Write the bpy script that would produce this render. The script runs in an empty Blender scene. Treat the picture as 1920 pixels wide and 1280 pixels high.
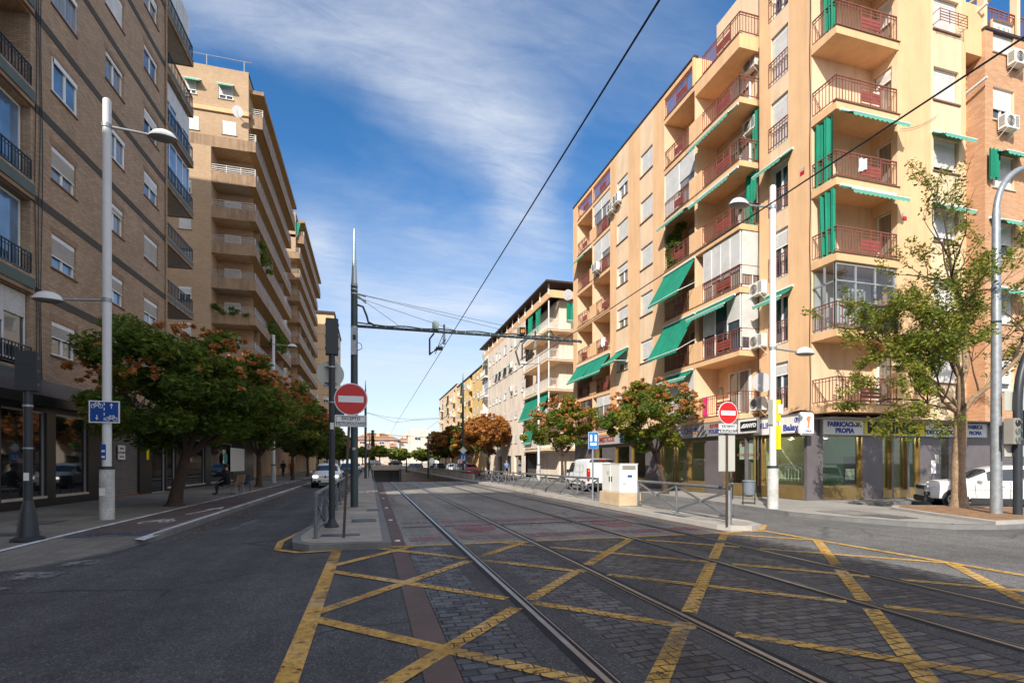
import bpy, bmesh, math, random
import numpy as np
from mathutils import Vector, Matrix
PI=math.pi
RND=random.Random(11)
scn=bpy.context.scene
COL=scn.collection
# ---------------------------------------------------------------- layout helpers (street runs along +Y, eye at the origin)
F_=960.;H_=1.58;TH=math.atan(266/960.);S_,C_=math.sin(TH),math.cos(TH)
def _ray(px,py):
    a=(px-960)/F_; b=(868-py)/F_
    return (a*C_+S_, -a*S_+C_, b)
def G(px,py,z=0.):
    r=_ray(px,py); t=(z-H_)/r[2]; return (r[0]*t,r[1]*t,z)
def pY(px,X):
    r=_ray(px,868); return r[1]*X/r[0]
def pX(px,Y):
    r=_ray(px,868); return r[0]*Y/r[1]
# ---------------------------------------------------------------- materials
MATS={}
def lin(c): return tuple(((v/12.92) if v<=.04045 else ((v+.055)/1.055)**2.4) for v in c)
def newmat(name):
    m=bpy.data.materials.new(name); m.use_nodes=True
    nt=m.node_tree; nt.nodes.clear()
    out=nt.nodes.new('ShaderNodeOutputMaterial')
    MATS[name]=m
    return m,nt,out
def N(nt,t,**kw):
    n=nt.nodes.new(t)
    for k,v in kw.items():
        if k.startswith('i_'):
            key=k[2:]; key=int(key) if key.isdigit() else key.replace('_',' ')
            n.inputs[key].default_value=v
        else: setattr(n,k,v)
    return n
def L(nt,a,b): nt.links.new(a,b)
def ramp(nt,fac,stops):
    r=N(nt,'ShaderNodeValToRGB'); e=r.color_ramp.elements
    while len(e)<len(stops): e.new(.5)
    for i,(p,c) in enumerate(stops):
        e[i].position=p; e[i].color=(*c,1) if len(c)==3 else c
    L(nt,fac,r.inputs[0]); return r.outputs[0]
def mixc(nt,fac,a,b,mode='MIX'):
    m=N(nt,'ShaderNodeMix',data_type='RGBA',blend_type=mode)
    for s,v in ((0,fac),(6,a),(7,b)):
        if isinstance(v,(int,float)): m.inputs[s].default_value=v
        elif isinstance(v,tuple): m.inputs[s].default_value=(*v,1)
        else: L(nt,v,m.inputs[s])
    return m.outputs[2]
def noise(nt,vec,scale,detail=4,rough=.6,dist=0.):
    n=N(nt,'ShaderNodeTexNoise',i_Scale=scale,i_Detail=detail,i_Roughness=rough,i_Distortion=dist)
    if vec is not None: L(nt,vec,n.inputs['Vector'])
    return n.outputs['Fac']
def coords(nt,space='obj'):
    if space=='world':
        g=N(nt,'ShaderNodeNewGeometry'); return g.outputs['Position']
    return N(nt,'ShaderNodeTexCoord').outputs['Object']
def simple(name,c,rough=.6,var=.12,scale=3.,metal=0.,bump=0.,bscale=60.,space='world',spec=.5,fine=0.,stain=0.):
    m,nt,out=newmat(name)
    b=N(nt,'ShaderNodeBsdfPrincipled',i_Roughness=rough,i_Metallic=metal); b.inputs['Specular IOR Level'].default_value=spec
    co=coords(nt,space); c=tuple(c)
    col=None
    if var>0:
        n=noise(nt,co,scale,5,.65)
        lo=tuple(max(0,v*(1-var)) for v in c); hi=tuple(min(1,v*(1+var)) for v in c)
        col=ramp(nt,n,[(.3,lo),(.7,hi)])
    if fine>0:
        n2=noise(nt,co,bscale,3,.7)
        col=mixc(nt,1.,col if col is not None else c,ramp(nt,n2,[(.3,(1-fine,)*3),(.7,(1+fine*.5,)*3)]),'MULTIPLY')
    if stain>0:
        mp=N(nt,'ShaderNodeMapping'); mp.inputs['Scale'].default_value=(1.6,1.6,.16); L(nt,co,mp.inputs['Vector'])
        n3=noise(nt,mp.outputs[0],1.7,6,.7)
        col=mixc(nt,1.,col if col is not None else c,ramp(nt,n3,[(.36,(1-stain,1-stain*1.05,1-stain*1.1)),(.56,(1,1,1))]),'MULTIPLY')
    if col is None: b.inputs['Base Color'].default_value=(*c,1)
    else: L(nt,col,b.inputs['Base Color'])
    if bump>0:
        bp=N(nt,'ShaderNodeBump',i_Strength=bump,i_Distance=.02); L(nt,noise(nt,co,bscale,4,.6),bp.inputs['Height']); L(nt,bp.outputs[0],b.inputs['Normal'])
    L(nt,b.outputs[0],out.inputs[0]); return m
def brickmat(name,c1,c2,mortar,bw=.25,bh=.065,mort=.012,rough=.85,vec='wall',bump=.4,var=.25,offset=.5):
    m,nt,out=newmat(name)
    b=N(nt,'ShaderNodeBsdfPrincipled',i_Roughness=rough); b.inputs['Specular IOR Level'].default_value=.25
    co=coords(nt,'obj' if vec=='wall' else 'world')
    if vec=='wall':
        s=N(nt,'ShaderNodeSeparateXYZ'); L(nt,co,s.inputs[0])
        a=N(nt,'ShaderNodeMath',operation='ADD'); L(nt,s.outputs[0],a.inputs[0]); L(nt,s.outputs[1],a.inputs[1])
        cb=N(nt,'ShaderNodeCombineXYZ'); L(nt,a.outputs[0],cb.inputs[0]); L(nt,s.outputs[2],cb.inputs[1]); v=cb.outputs[0]
    else:
        n0=N(nt,'ShaderNodeTexNoise',i_Scale=2.2,i_Detail=2); L(nt,co,n0.inputs['Vector'])
        sc=N(nt,'ShaderNodeVectorMath',operation='SCALE'); sc.inputs['Scale'].default_value=.09 if vec=='ground' else .004; L(nt,n0.outputs['Color'],sc.inputs[0])
        ad=N(nt,'ShaderNodeVectorMath',operation='ADD'); L(nt,co,ad.inputs[0]); L(nt,sc.outputs[0],ad.inputs[1]); v=ad.outputs[0]
    br=N(nt,'ShaderNodeTexBrick'); br.offset=offset
    br.inputs['Color1'].default_value=(*c1,1); br.inputs['Color2'].default_value=(*c2,1); br.inputs['Mortar'].default_value=(*mortar,1)
    br.inputs['Scale'].default_value=1.; br.inputs['Brick Width'].default_value=bw; br.inputs['Row Height'].default_value=bh
    br.inputs['Mortar Size'].default_value=mort; br.inputs['Mortar Smooth'].default_value=.3
    L(nt,v,br.inputs['Vector'])
    n=noise(nt,co,.45,6,.65)
    col=mixc(nt,1.,br.outputs['Color'],ramp(nt,n,[(.3,(1-var,)*3),(.7,(1+var*.6,)*3)]),'MULTIPLY')
    n=noise(nt,co,26,3,.7)
    col=mixc(nt,1.,col,ramp(nt,n,[(.3,(.8,)*3),(.7,(1.15,)*3)]),'MULTIPLY')
    L(nt,col,b.inputs['Base Color'])
    bp=N(nt,'ShaderNodeBump',i_Strength=bump,i_Distance=.02); bp.invert=True
    if vec=='ground':
        hh=N(nt,'ShaderNodeMath',operation='MULTIPLY_ADD'); L(nt,noise(nt,co,9,3,.6),hh.inputs[0]); hh.inputs[1].default_value=-.9; L(nt,br.outputs['Fac'],hh.inputs[2]); L(nt,hh.outputs[0],bp.inputs['Height'])
        rr=ramp(nt,noise(nt,co,5,3,.6),[(.3,(.38,)*3),(.7,(.75,)*3)]); L(nt,rr,b.inputs['Roughness'])
    else: L(nt,br.outputs['Fac'],bp.inputs['Height'])
    L(nt,bp.outputs[0],b.inputs['Normal'])
    L(nt,b.outputs[0],out.inputs[0]); return m
def paintmat(name,c,wear=.42,scale=9.,rough=.7,joints=False,pale=None):
    m,nt,out=newmat(name)
    b=N(nt,'ShaderNodeBsdfPrincipled',i_Roughness=rough); co=coords(nt,'world')
    n=noise(nt,co,1.1,5,.7); pale=pale or tuple(min(1,v*1.12) for v in c); col=ramp(nt,n,[(.3,tuple(v*.7 for v in c)),(.5,c),(.72,pale)])
    col=mixc(nt,1.,col,ramp(nt,noise(nt,co,13.,6,.75),[(.32,(.5,)*3),(.55,(1.05,)*3)]),'MULTIPLY')
    L(nt,col,b.inputs['Base Color'])
    t=N(nt,'ShaderNodeBsdfTransparent'); mx=N(nt,'ShaderNodeMixShader')
    f=ramp(nt,noise(nt,co,scale,9,.8),[(wear-.035,(0,0,0)),(wear+.06,(1,1,1))])
    f2=ramp(nt,noise(nt,co,.9,3,.6),[(.3,(.35,)*3),(.5,(1,)*3)]); f=mixc(nt,1.,f,f2,'MULTIPLY')
    if joints:
        n0=N(nt,'ShaderNodeTexNoise',i_Scale=2.2,i_Detail=2); L(nt,co,n0.inputs['Vector'])
        sc=N(nt,'ShaderNodeVectorMath',operation='SCALE'); sc.inputs['Scale'].default_value=.09; L(nt,n0.outputs['Color'],sc.inputs[0])
        ad=N(nt,'ShaderNodeVectorMath',operation='ADD'); L(nt,co,ad.inputs[0]); L(nt,sc.outputs[0],ad.inputs[1])
        br=N(nt,'ShaderNodeTexBrick'); br.offset=.5; br.inputs['Scale'].default_value=1.; br.inputs['Brick Width'].default_value=.21; br.inputs['Row Height'].default_value=.115; br.inputs['Mortar Size'].default_value=.008; br.inputs['Mortar Smooth'].default_value=.2
        L(nt,ad.outputs[0],br.inputs['Vector']); sx=N(nt,'ShaderNodeSeparateXYZ'); L(nt,co,sx.inputs[0])
        gt=N(nt,'ShaderNodeMath',operation='GREATER_THAN'); gt.inputs[1].default_value=.66; L(nt,sx.outputs[0],gt.inputs[0])
        mu=N(nt,'ShaderNodeMath',operation='MULTIPLY'); L(nt,gt.outputs[0],mu.inputs[0]); L(nt,br.outputs['Fac'],mu.inputs[1])
        f=mixc(nt,mu.outputs[0],f,(.12,.12,.12))
    L(nt,f,mx.inputs[0]); L(nt,t.outputs[0],mx.inputs[1]); L(nt,b.outputs[0],mx.inputs[2]); L(nt,mx.outputs[0],out.inputs[0]); return m
def glassdark(name,c=(.02,.03,.04),rough=.04,curtain=None):
    m,nt,out=newmat(name)
    b=N(nt,'ShaderNodeBsdfPrincipled',i_Roughness=rough); b.inputs['Specular IOR Level'].default_value=1.; b.inputs['IOR'].default_value=1.6
    co=coords(nt,'world')
    if curtain:
        mp=N(nt,'ShaderNodeMapping'); mp.inputs['Scale'].default_value=(7,7,.25); L(nt,co,mp.inputs['Vector'])
        L(nt,ramp(nt,noise(nt,mp.outputs[0],2.,2),[(.35,tuple(v*.5 for v in curtain)),(.65,curtain)]),b.inputs['Base Color'])
    else: L(nt,ramp(nt,noise(nt,co,.9,2),[(.3,c),(.75,tuple(v*3.2 for v in c))]),b.inputs['Base Color'])
    bp=N(nt,'ShaderNodeBump',i_Strength=.05,i_Distance=.05); L(nt,noise(nt,co,.8,1),bp.inputs['Height']); L(nt,bp.outputs[0],b.inputs['Normal'])
    L(nt,b.outputs[0],out.inputs[0]); return m
def glassclear(name,tint=(.86,.92,.88)):
    m,nt,out=newmat(name)
    t=N(nt,'ShaderNodeBsdfTransparent'); t.inputs[0].default_value=(*tint,1)
    g=N(nt,'ShaderNodeBsdfGlossy',i_Roughness=.02); lw=N(nt,'ShaderNodeLayerWeight'); fr_=ramp(nt,lw.outputs['Facing'],[(0.,(.04,)*3),(.6,(.12,)*3),(.85,(.4,)*3),(1.,(.9,)*3)])
    mx=N(nt,'ShaderNodeMixShader'); L(nt,fr_,mx.inputs[0]); L(nt,t.outputs[0],mx.inputs[1]); L(nt,g.outputs[0],mx.inputs[2]); L(nt,mx.outputs[0],out.inputs[0]); return m
def stripes(name,c,c2,period=.05,axis=2,rough=.5,bump=.5):
    m,nt,out=newmat(name)
    b=N(nt,'ShaderNodeBsdfPrincipled',i_Roughness=rough); co=coords(nt,'obj')
    s=N(nt,'ShaderNodeSeparateXYZ'); L(nt,co,s.inputs[0])
    w=N(nt,'ShaderNodeMath',operation='MULTIPLY'); w.inputs[1].default_value=2*PI/period; L(nt,s.outputs[axis],w.inputs[0])
    si=N(nt,'ShaderNodeMath',operation='SINE'); L(nt,w.outputs[0],si.inputs[0])
    col=ramp(nt,si.outputs[0],[(0.,c2),(.35,c)])
    mps=noise(nt,coords(nt,'world'),2.2,4)
    col=mixc(nt,1.,col,ramp(nt,mps,[(.3,(.84,)*3),(.7,(1.05,)*3)]),'MULTIPLY')
    L(nt,col,b.inputs['Base Color'])
    bp=N(nt,'ShaderNodeBump',i_Strength=bump,i_Distance=.01); L(nt,si.outputs[0],bp.inputs['Height']); L(nt,bp.outputs[0],b.inputs['Normal'])
    L(nt,b.outputs[0],out.inputs[0]); return m
def leafmat(name,cols,trans=.35):
    m,nt,out=newmat(name)
    co=coords(nt,'world'); n=noise(nt,co,2.4,3,.7); g=N(nt,'ShaderNodeNewGeometry')
    a=ramp(nt,n,[(.25,cols[0]),(.5,cols[1]),(.75,cols[2])])
    rr=ramp(nt,g.outputs['Random Per Island'],[(0.,(.55,)*3),(1.,(1.35,)*3)])
    c=mixc(nt,1.,a,rr,'MULTIPLY')
    d=N(nt,'ShaderNodeBsdfPrincipled',i_Roughness=.55); d.inputs['Specular IOR Level'].default_value=.3; L(nt,c,d.inputs['Base Color'])
    t=N(nt,'ShaderNodeBsdfTranslucent'); L(nt,c,t.inputs[0])
    mx=N(nt,'ShaderNodeMixShader'); mx.inputs[0].default_value=trans; L(nt,d.outputs[0],mx.inputs[1]); L(nt,t.outputs[0],mx.inputs[2]); L(nt,mx.outputs[0],out.inputs[0]); return m
def emis(name,c,s):
    m,nt,out=newmat(name); e=N(nt,'ShaderNodeEmission',i_Strength=s); e.inputs[0].default_value=(*c,1); L(nt,e.outputs[0],out.inputs[0]); return m

def asphaltmat(name,c,streak=.25,crack=.5):
    m,nt,out=newmat(name); co=coords(nt,'world')
    b=N(nt,'ShaderNodeBsdfPrincipled'); b.inputs['Specular IOR Level'].default_value=.35
    big=ramp(nt,noise(nt,co,.28,6,.62,.4),[(.32,tuple(v*.74 for v in c)),(.68,tuple(v*1.26 for v in c))])
    mp=N(nt,'ShaderNodeMapping'); mp.inputs['Scale'].default_value=(1.5,.07,1); L(nt,co,mp.inputs['Vector'])
    col=mixc(nt,1.,big,ramp(nt,noise(nt,mp.outputs[0],1.,5,.6),[(.3,(1-streak,)*3),(.7,(1+streak*.6,)*3)]),'MULTIPLY')
    col=mixc(nt,1.,col,ramp(nt,noise(nt,co,2.6,6,.7),[(.3,(.8,)*3),(.7,(1.12,)*3)]),'MULTIPLY')
    vo=N(nt,'ShaderNodeTexVoronoi',i_Scale=75.); L(nt,co,vo.inputs['Vector'])
    col=mixc(nt,1.,col,ramp(nt,vo.outputs['Color'],[(.2,(.6,)*3),(.75,(1.15,)*3),(.93,(2.1,)*3)]),'MULTIPLY')
    # thin wandering cracks with dark sealed edges
    wn=N(nt,'ShaderNodeTexNoise',i_Scale=1.3,i_Detail=7,i_Roughness=.65); L(nt,co,wn.inputs['Vector'])
    mx=mixc(nt,.22,co,wn.outputs['Color'])
    v2=N(nt,'ShaderNodeTexVoronoi',i_Scale=.42,feature='DISTANCE_TO_EDGE'); L(nt,mx,v2.inputs['Vector'])
    ck=ramp(nt,v2.outputs['Distance'],[(0.,(1-crack,)*3),(.006,(1-crack*.6,)*3),(.013,(1,)*3)])
    msk=ramp(nt,noise(nt,co,.35,2),[(.48,(0,)*3),(.56,(1,)*3)]); ck=mixc(nt,msk,(1.,1.,1.),ck)
    col=mixc(nt,1.,col,ck,'MULTIPLY')
    # oil drips
    sp=ramp(nt,noise(nt,co,3.8,2,.4),[(.66,(1,)*3),(.74,(.62,)*3)]); col=mixc(nt,.7,col,sp,'MULTIPLY')
    L(nt,col,b.inputs['Base Color']); L(nt,ramp(nt,noise(nt,co,.8,4),[(.3,(.62,)*3),(.7,(.9,)*3)]),b.inputs['Roughness'])
    bp=N(nt,'ShaderNodeBump',i_Strength=.45,i_Distance=.012); L(nt,vo.outputs['Distance'],bp.inputs['Height']); L(nt,bp.outputs[0],b.inputs['Normal'])
    L(nt,b.outputs[0],out.inputs[0]); return m
# ---- surfaces
asphaltmat('asphalt',(.092,.09,.093))
simple('asphalt_new',(.05,.051,.056),.8,.2,.5,bump=.5,bscale=130,fine=.35)
asphaltmat('asphalt_right',(.165,.16,.155),.15,.35)
asphaltmat('track_slab',(.29,.272,.243),.3,.55)
asphaltmat('track_band',(.1,.097,.097),.3,.3)
simple('groove',(.012,.012,.013),.8,0,1)
brickmat('cobble',(.07,.07,.077),(.15,.147,.15),(.03,.028,.026),bw=.21,bh=.115,mort=.011,vec='ground',bump=1.,var=.42)
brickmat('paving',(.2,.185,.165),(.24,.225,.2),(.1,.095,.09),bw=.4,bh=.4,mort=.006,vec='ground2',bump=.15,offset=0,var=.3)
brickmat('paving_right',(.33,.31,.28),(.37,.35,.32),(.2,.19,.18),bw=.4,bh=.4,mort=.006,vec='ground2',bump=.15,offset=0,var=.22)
simple('island_concrete',(.38,.345,.295),.9,.3,1.,bump=.25,bscale=70,fine=.15)
simple('cycle_lane',(.115,.085,.075),.85,.3,.8,bump=.3,bscale=90,fine=.2)
simple('brown_strip',(.125,.083,.07),.75,.25,1.2,bump=.2,bscale=80,fine=.15)
simple('kerb_stone',(.2,.2,.2),.8,.2,2.,bump=.3,bscale=50,fine=.15)
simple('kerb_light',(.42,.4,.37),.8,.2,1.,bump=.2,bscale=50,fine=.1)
simple('soil',(.3,.17,.09),.95,.35,4.,bump=.8,bscale=30,fine=.3)
simple('concrete_wall',(.55,.48,.4),.9,.2,.4,fine=.1,stain=.35)
paintmat('yellow_paint',(.66,.38,.08),.4,7.,joints=True,pale=(.62,.44,.25))
paintmat('white_paint',(.72,.73,.76),.3,9.)
paintmat('faded_white',(.27,.26,.26),.47,7.)
paintmat('pink_paint',(.42,.14,.16),.45,8.,pale=(.4,.24,.24))
paintmat('blue_paint',(.1,.11,.16),.45,5.)
# ---- walls
brickmat('brick_brown',(.42,.275,.175),(.56,.4,.26),(.27,.21,.16),bw=.25,bh=.075,mort=.012,var=.15)
brickmat('brick_lintel',(.33,.2,.12),(.43,.28,.17),(.24,.18,.13),bw=.07,bh=.25,mort=.01,var=.15,offset=0)
simple('band_brown',(.07,.06,.045),.8,.15,1.)
brickmat('brick_tan',(.52,.34,.2),(.6,.42,.26),(.42,.33,.25),bw=.25,bh=.075,mort=.01,var=.12)
simple('slab_tan',(.36,.24,.15),.85,.15,1.5,stain=.35)
simple('soffit_ochre',(.42,.26,.1),.9,.08,1.)
brickmat('brick_orange',(.56,.28,.14),(.68,.38,.21),(.5,.36,.26),bw=.25,bh=.075,mort=.01,var=.08)
simple('plaster_peach',(.83,.52,.285),.9,.08,.6,fine=.05,bscale=40,stain=.11,bump=.1)
simple('plaster_cream',(.84,.62,.41),.9,.08,.7,fine=.05,bscale=40,stain=.11,bump=.1)
simple('plaster_pale',(.83,.72,.61),.9,.08,.6,stain=.22)
simple('plaster_white',(.87,.84,.79),.9,.06,.6,stain=.14)
simple('plaster_tan',(.72,.5,.3),.9,.06,.5,stain=.12)
simple('plaster_yellow',(.78,.55,.24),.9,.08,.6,stain=.15)
simple('plaster_pink',(.68,.53,.43),.9,.1,.6,stain=.15)
simple('plaster_grey',(.42,.4,.38),.9,.1,.5,stain=.2)
simple('roof_brown',(.05,.03,.028),.7,.2,2.)
simple('roof_tile',(.33,.16,.09),.9,.2,1.5,fine=.2,bscale=6)
simple('roof_flat',(.3,.2,.16),.9,.2,1.)
simple('tile_dark',(.14,.122,.132),.35,.15,1.5,fine=.1,bscale=20)
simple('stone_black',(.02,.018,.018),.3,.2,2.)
simple('gold_metal',(.42,.29,.12),.35,.15,2.,metal=.7)
simple('white_alu',(.85,.85,.84),.4,.05,2.)
simple('grey_alu',(.45,.46,.47),.4,.1,2.,metal=.5)
simple('sill_brown',(.2,.1,.06),.7,.15,2.)
simple('sill_light',(.6,.52,.42),.8,.15,2.)
simple('rail_red',(.24,.085,.06),.5,.2,3.)
simple('rail_panel',(.27,.06,.042),.5,.2,3.)
simple('rail_silver',(.5,.48,.45),.4,.1,3.,metal=.4)
simple('rail_black',(.012,.02,.022),.4,.2,3.)
simple('rail_white',(.8,.77,.72),.5,.1,3.)
stripes('shutter_white',(.84,.83,.8),(.62,.61,.59),.05)
stripes('shutter_beige',(.56,.5,.42),(.36,.32,.27),.05)
stripes('shutter_metal',(.2,.19,.18),(.1,.1,.095),.09)
simple('fabric_green',(.004,.25,.15),.85,.15,1.2,fine=.1,bscale=14,stain=.15)
simple('fabric_seam',(.006,.21,.13),.85,.15,1.2); simple('fabric_edge',(.12,.42,.3),.85,.1,1.)
simple('fabric_navy',(.008,.012,.045),.85,.2,1.)
simple('ac_white',(.76,.74,.69),.5,.06,3.)
simple('ac_grille',(.08,.08,.08),.5,.1,3.)
simple('terracotta',(.5,.2,.08),.8,.1,2.)
simple('panel_green',(.1,.13,.11),.7,.15,2.)
simple('panel_teal',(.06,.3,.3),.6,.1,3.); simple('flue_white',(.8,.8,.78),.3,.05,2.)
glassdark('pane_dark'); glassdark('pane_curtain',curtain=(.34,.32,.28)); glassdark('pane_blue',(.06,.1,.16),.03)
glassdark('shop_glass_dark',(.006,.008,.009),.03)
glassclear('glass_clear'); glassclear('glass_balcony',(.85,.88,.9))
simple('shop_inside',(.4,.38,.22),.9,.2,.8); simple('shop_green',(.12,.26,.18),.8,.1,1.); simple('shop_floor',(.3,.27,.22),.6,.1,1.)
# ---- furniture
simple('pole_white',(.72,.73,.74),.35,.06,1.2,fine=.04)
simple('pole_rough',(.55,.55,.53),.8,.25,3.,fine=.25,bscale=25,bump=.3)
simple('mast_green',(.05,.075,.08),.4,.15,1.5,metal=.2)
simple('spire_silver',(.5,.58,.6),.25,.1,1.5,metal=.7)
simple('dark_metal',(.028,.034,.042),.45,.2,2.)
simple('brown_metal',(.07,.045,.033),.5,.25,3.)
simple('galvanised',(.36,.39,.42),.45,.2,9.,metal=.5,fine=.12,bscale=30)
simple('rail_paint',(.14,.15,.165),.5,.25,4.)
simple('steel_rail',(.34,.34,.34),.36,.2,3.,metal=.9)
simple('wire',(.02,.022,.024),.5,0,1)
simple('insulator',(.4,.42,.4),.5,.1,3.)
simple('green_box',(.3,.37,.33),.5,.05,2.)
simple('sign_red',(.62,.01,.012),.35,.05,2.)
simple('sign_white',(.82,.83,.85),.35,.04,2.)
simple('sign_back',(.5,.5,.45),.55,.08,2.)
simple('sign_blue',(.008,.07,.32),.35,.06,2.)
simple('sign_cyan',(.0,.2,.62),.35,.06,2.)
simple('ink_black',(.012,.012,.014),.5,0,1); simple('ink_blue',(.02,.05,.33),.5,0,1); simple('ink_red',(.3,.02,.02),.5,0,1); simple('ink_orange',(.8,.28,.12),.5,0,1)
simple('sign_yellow',(.82,.66,.01),.45,.05,2.)
simple('cabinet_white',(.8,.8,.77),.5,.05,1.5,fine=.03)
simple('stone_beige',(.6,.45,.29),.85,.15,3.,fine=.1,bump=.2)
simple('bin_grey',(.17,.2,.24),.5,.1,3.)
simple('wood',(.2,.1,.05),.6,.25,6.)
simple('car_white',(.8,.81,.82),.2,.02,1.,spec=.8)
simple('car_silver',(.35,.37,.4),.25,.03,1.,metal=.5); simple('car_blue',(.03,.06,.14),.25,.03,1.); simple('car_red',(.35,.03,.02),.25,.03,1.); simple('car_black',(.015,.016,.018),.2,.03,1.)
simple('car_trim',(.02,.021,.023),.55,.1,3.); simple('tyre',(.014,.014,.015),.85,.15,6.)
glassdark('car_glass',(.012,.016,.02),.02)
simple('rim',(.5,.51,.53),.3,.05,3.,metal=.8)
simple('lamp_clear',(.7,.72,.75),.1,.05,3.,spec=1.); simple('tail_red',(.5,.01,.01),.2,.05,3.); simple('signal_orange',(.8,.25,.02),.3,0,1)
simple('plate_white',(.75,.75,.7),.5,0,1)
emis('headlight_glow',(1,.97,.9),3.); emis('display_orange',(1.,.3,.02),1.6); emis('lamp_glow',(1.,.9,.75),12.)
simple('signal_grey',(.3,.28,.25),.6,.08,3.); simple('lens_dull',(.09,.13,.11),.2,.2,6.)
simple('bark_brown',(.075,.05,.038),.95,.3,7.,fine=.3,bscale=24,bump=.8)
simple('bark_pale',(.36,.25,.16),.95,.3,6.,fine=.3,bscale=20,bump=.8)
simple('skin',(.5,.3,.2),.6,.05,4.); simple('hair_dark',(.02,.014,.01),.7,.2,9.); simple('hair_grey',(.3,.29,.28),.7,.2,9.)
simple('cloth_orange',(.42,.1,.03),.85,.15,6.); simple('cloth_black',(.012,.012,.015),.85,.2,6.); simple('cloth_magenta',(.55,.02,.16),.85,.1,5.); simple('cloth_blue',(.2,.3,.5),.85,.15,6.); simple('cloth_navy',(.02,.03,.07),.85,.2,6.); simple('cloth_white',(.65,.68,.72),.85,.1,6.); simple('shoe',(.03,.03,.03),.6,.1,5.)
leafmat('leaf_green',[(.08,.14,.02),(.15,.22,.032),(.26,.29,.045)],.5)
leafmat('leaf_lime',[(.15,.2,.025),(.26,.28,.04),(.38,.32,.05)],.45)
leafmat('leaf_dark',[(.06,.11,.018),(.1,.16,.025),(.16,.2,.03)],.5)
leafmat('pod_orange',[(.42,.17,.06),(.58,.25,.08),(.68,.4,.16)],.35)
leafmat('leaf_autumn',[(.3,.11,.03),(.48,.22,.05),(.55,.34,.07)],.45)
leafmat('leaf_rust',[(.12,.06,.025),(.24,.1,.035),(.36,.17,.05)],.4)
leafmat('leaf_litter',[(.3,.12,.03),(.45,.22,.06),(.5,.33,.12)],.1)
simple('chair_white',(.75,.77,.75),.4,.05,2.)
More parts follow.
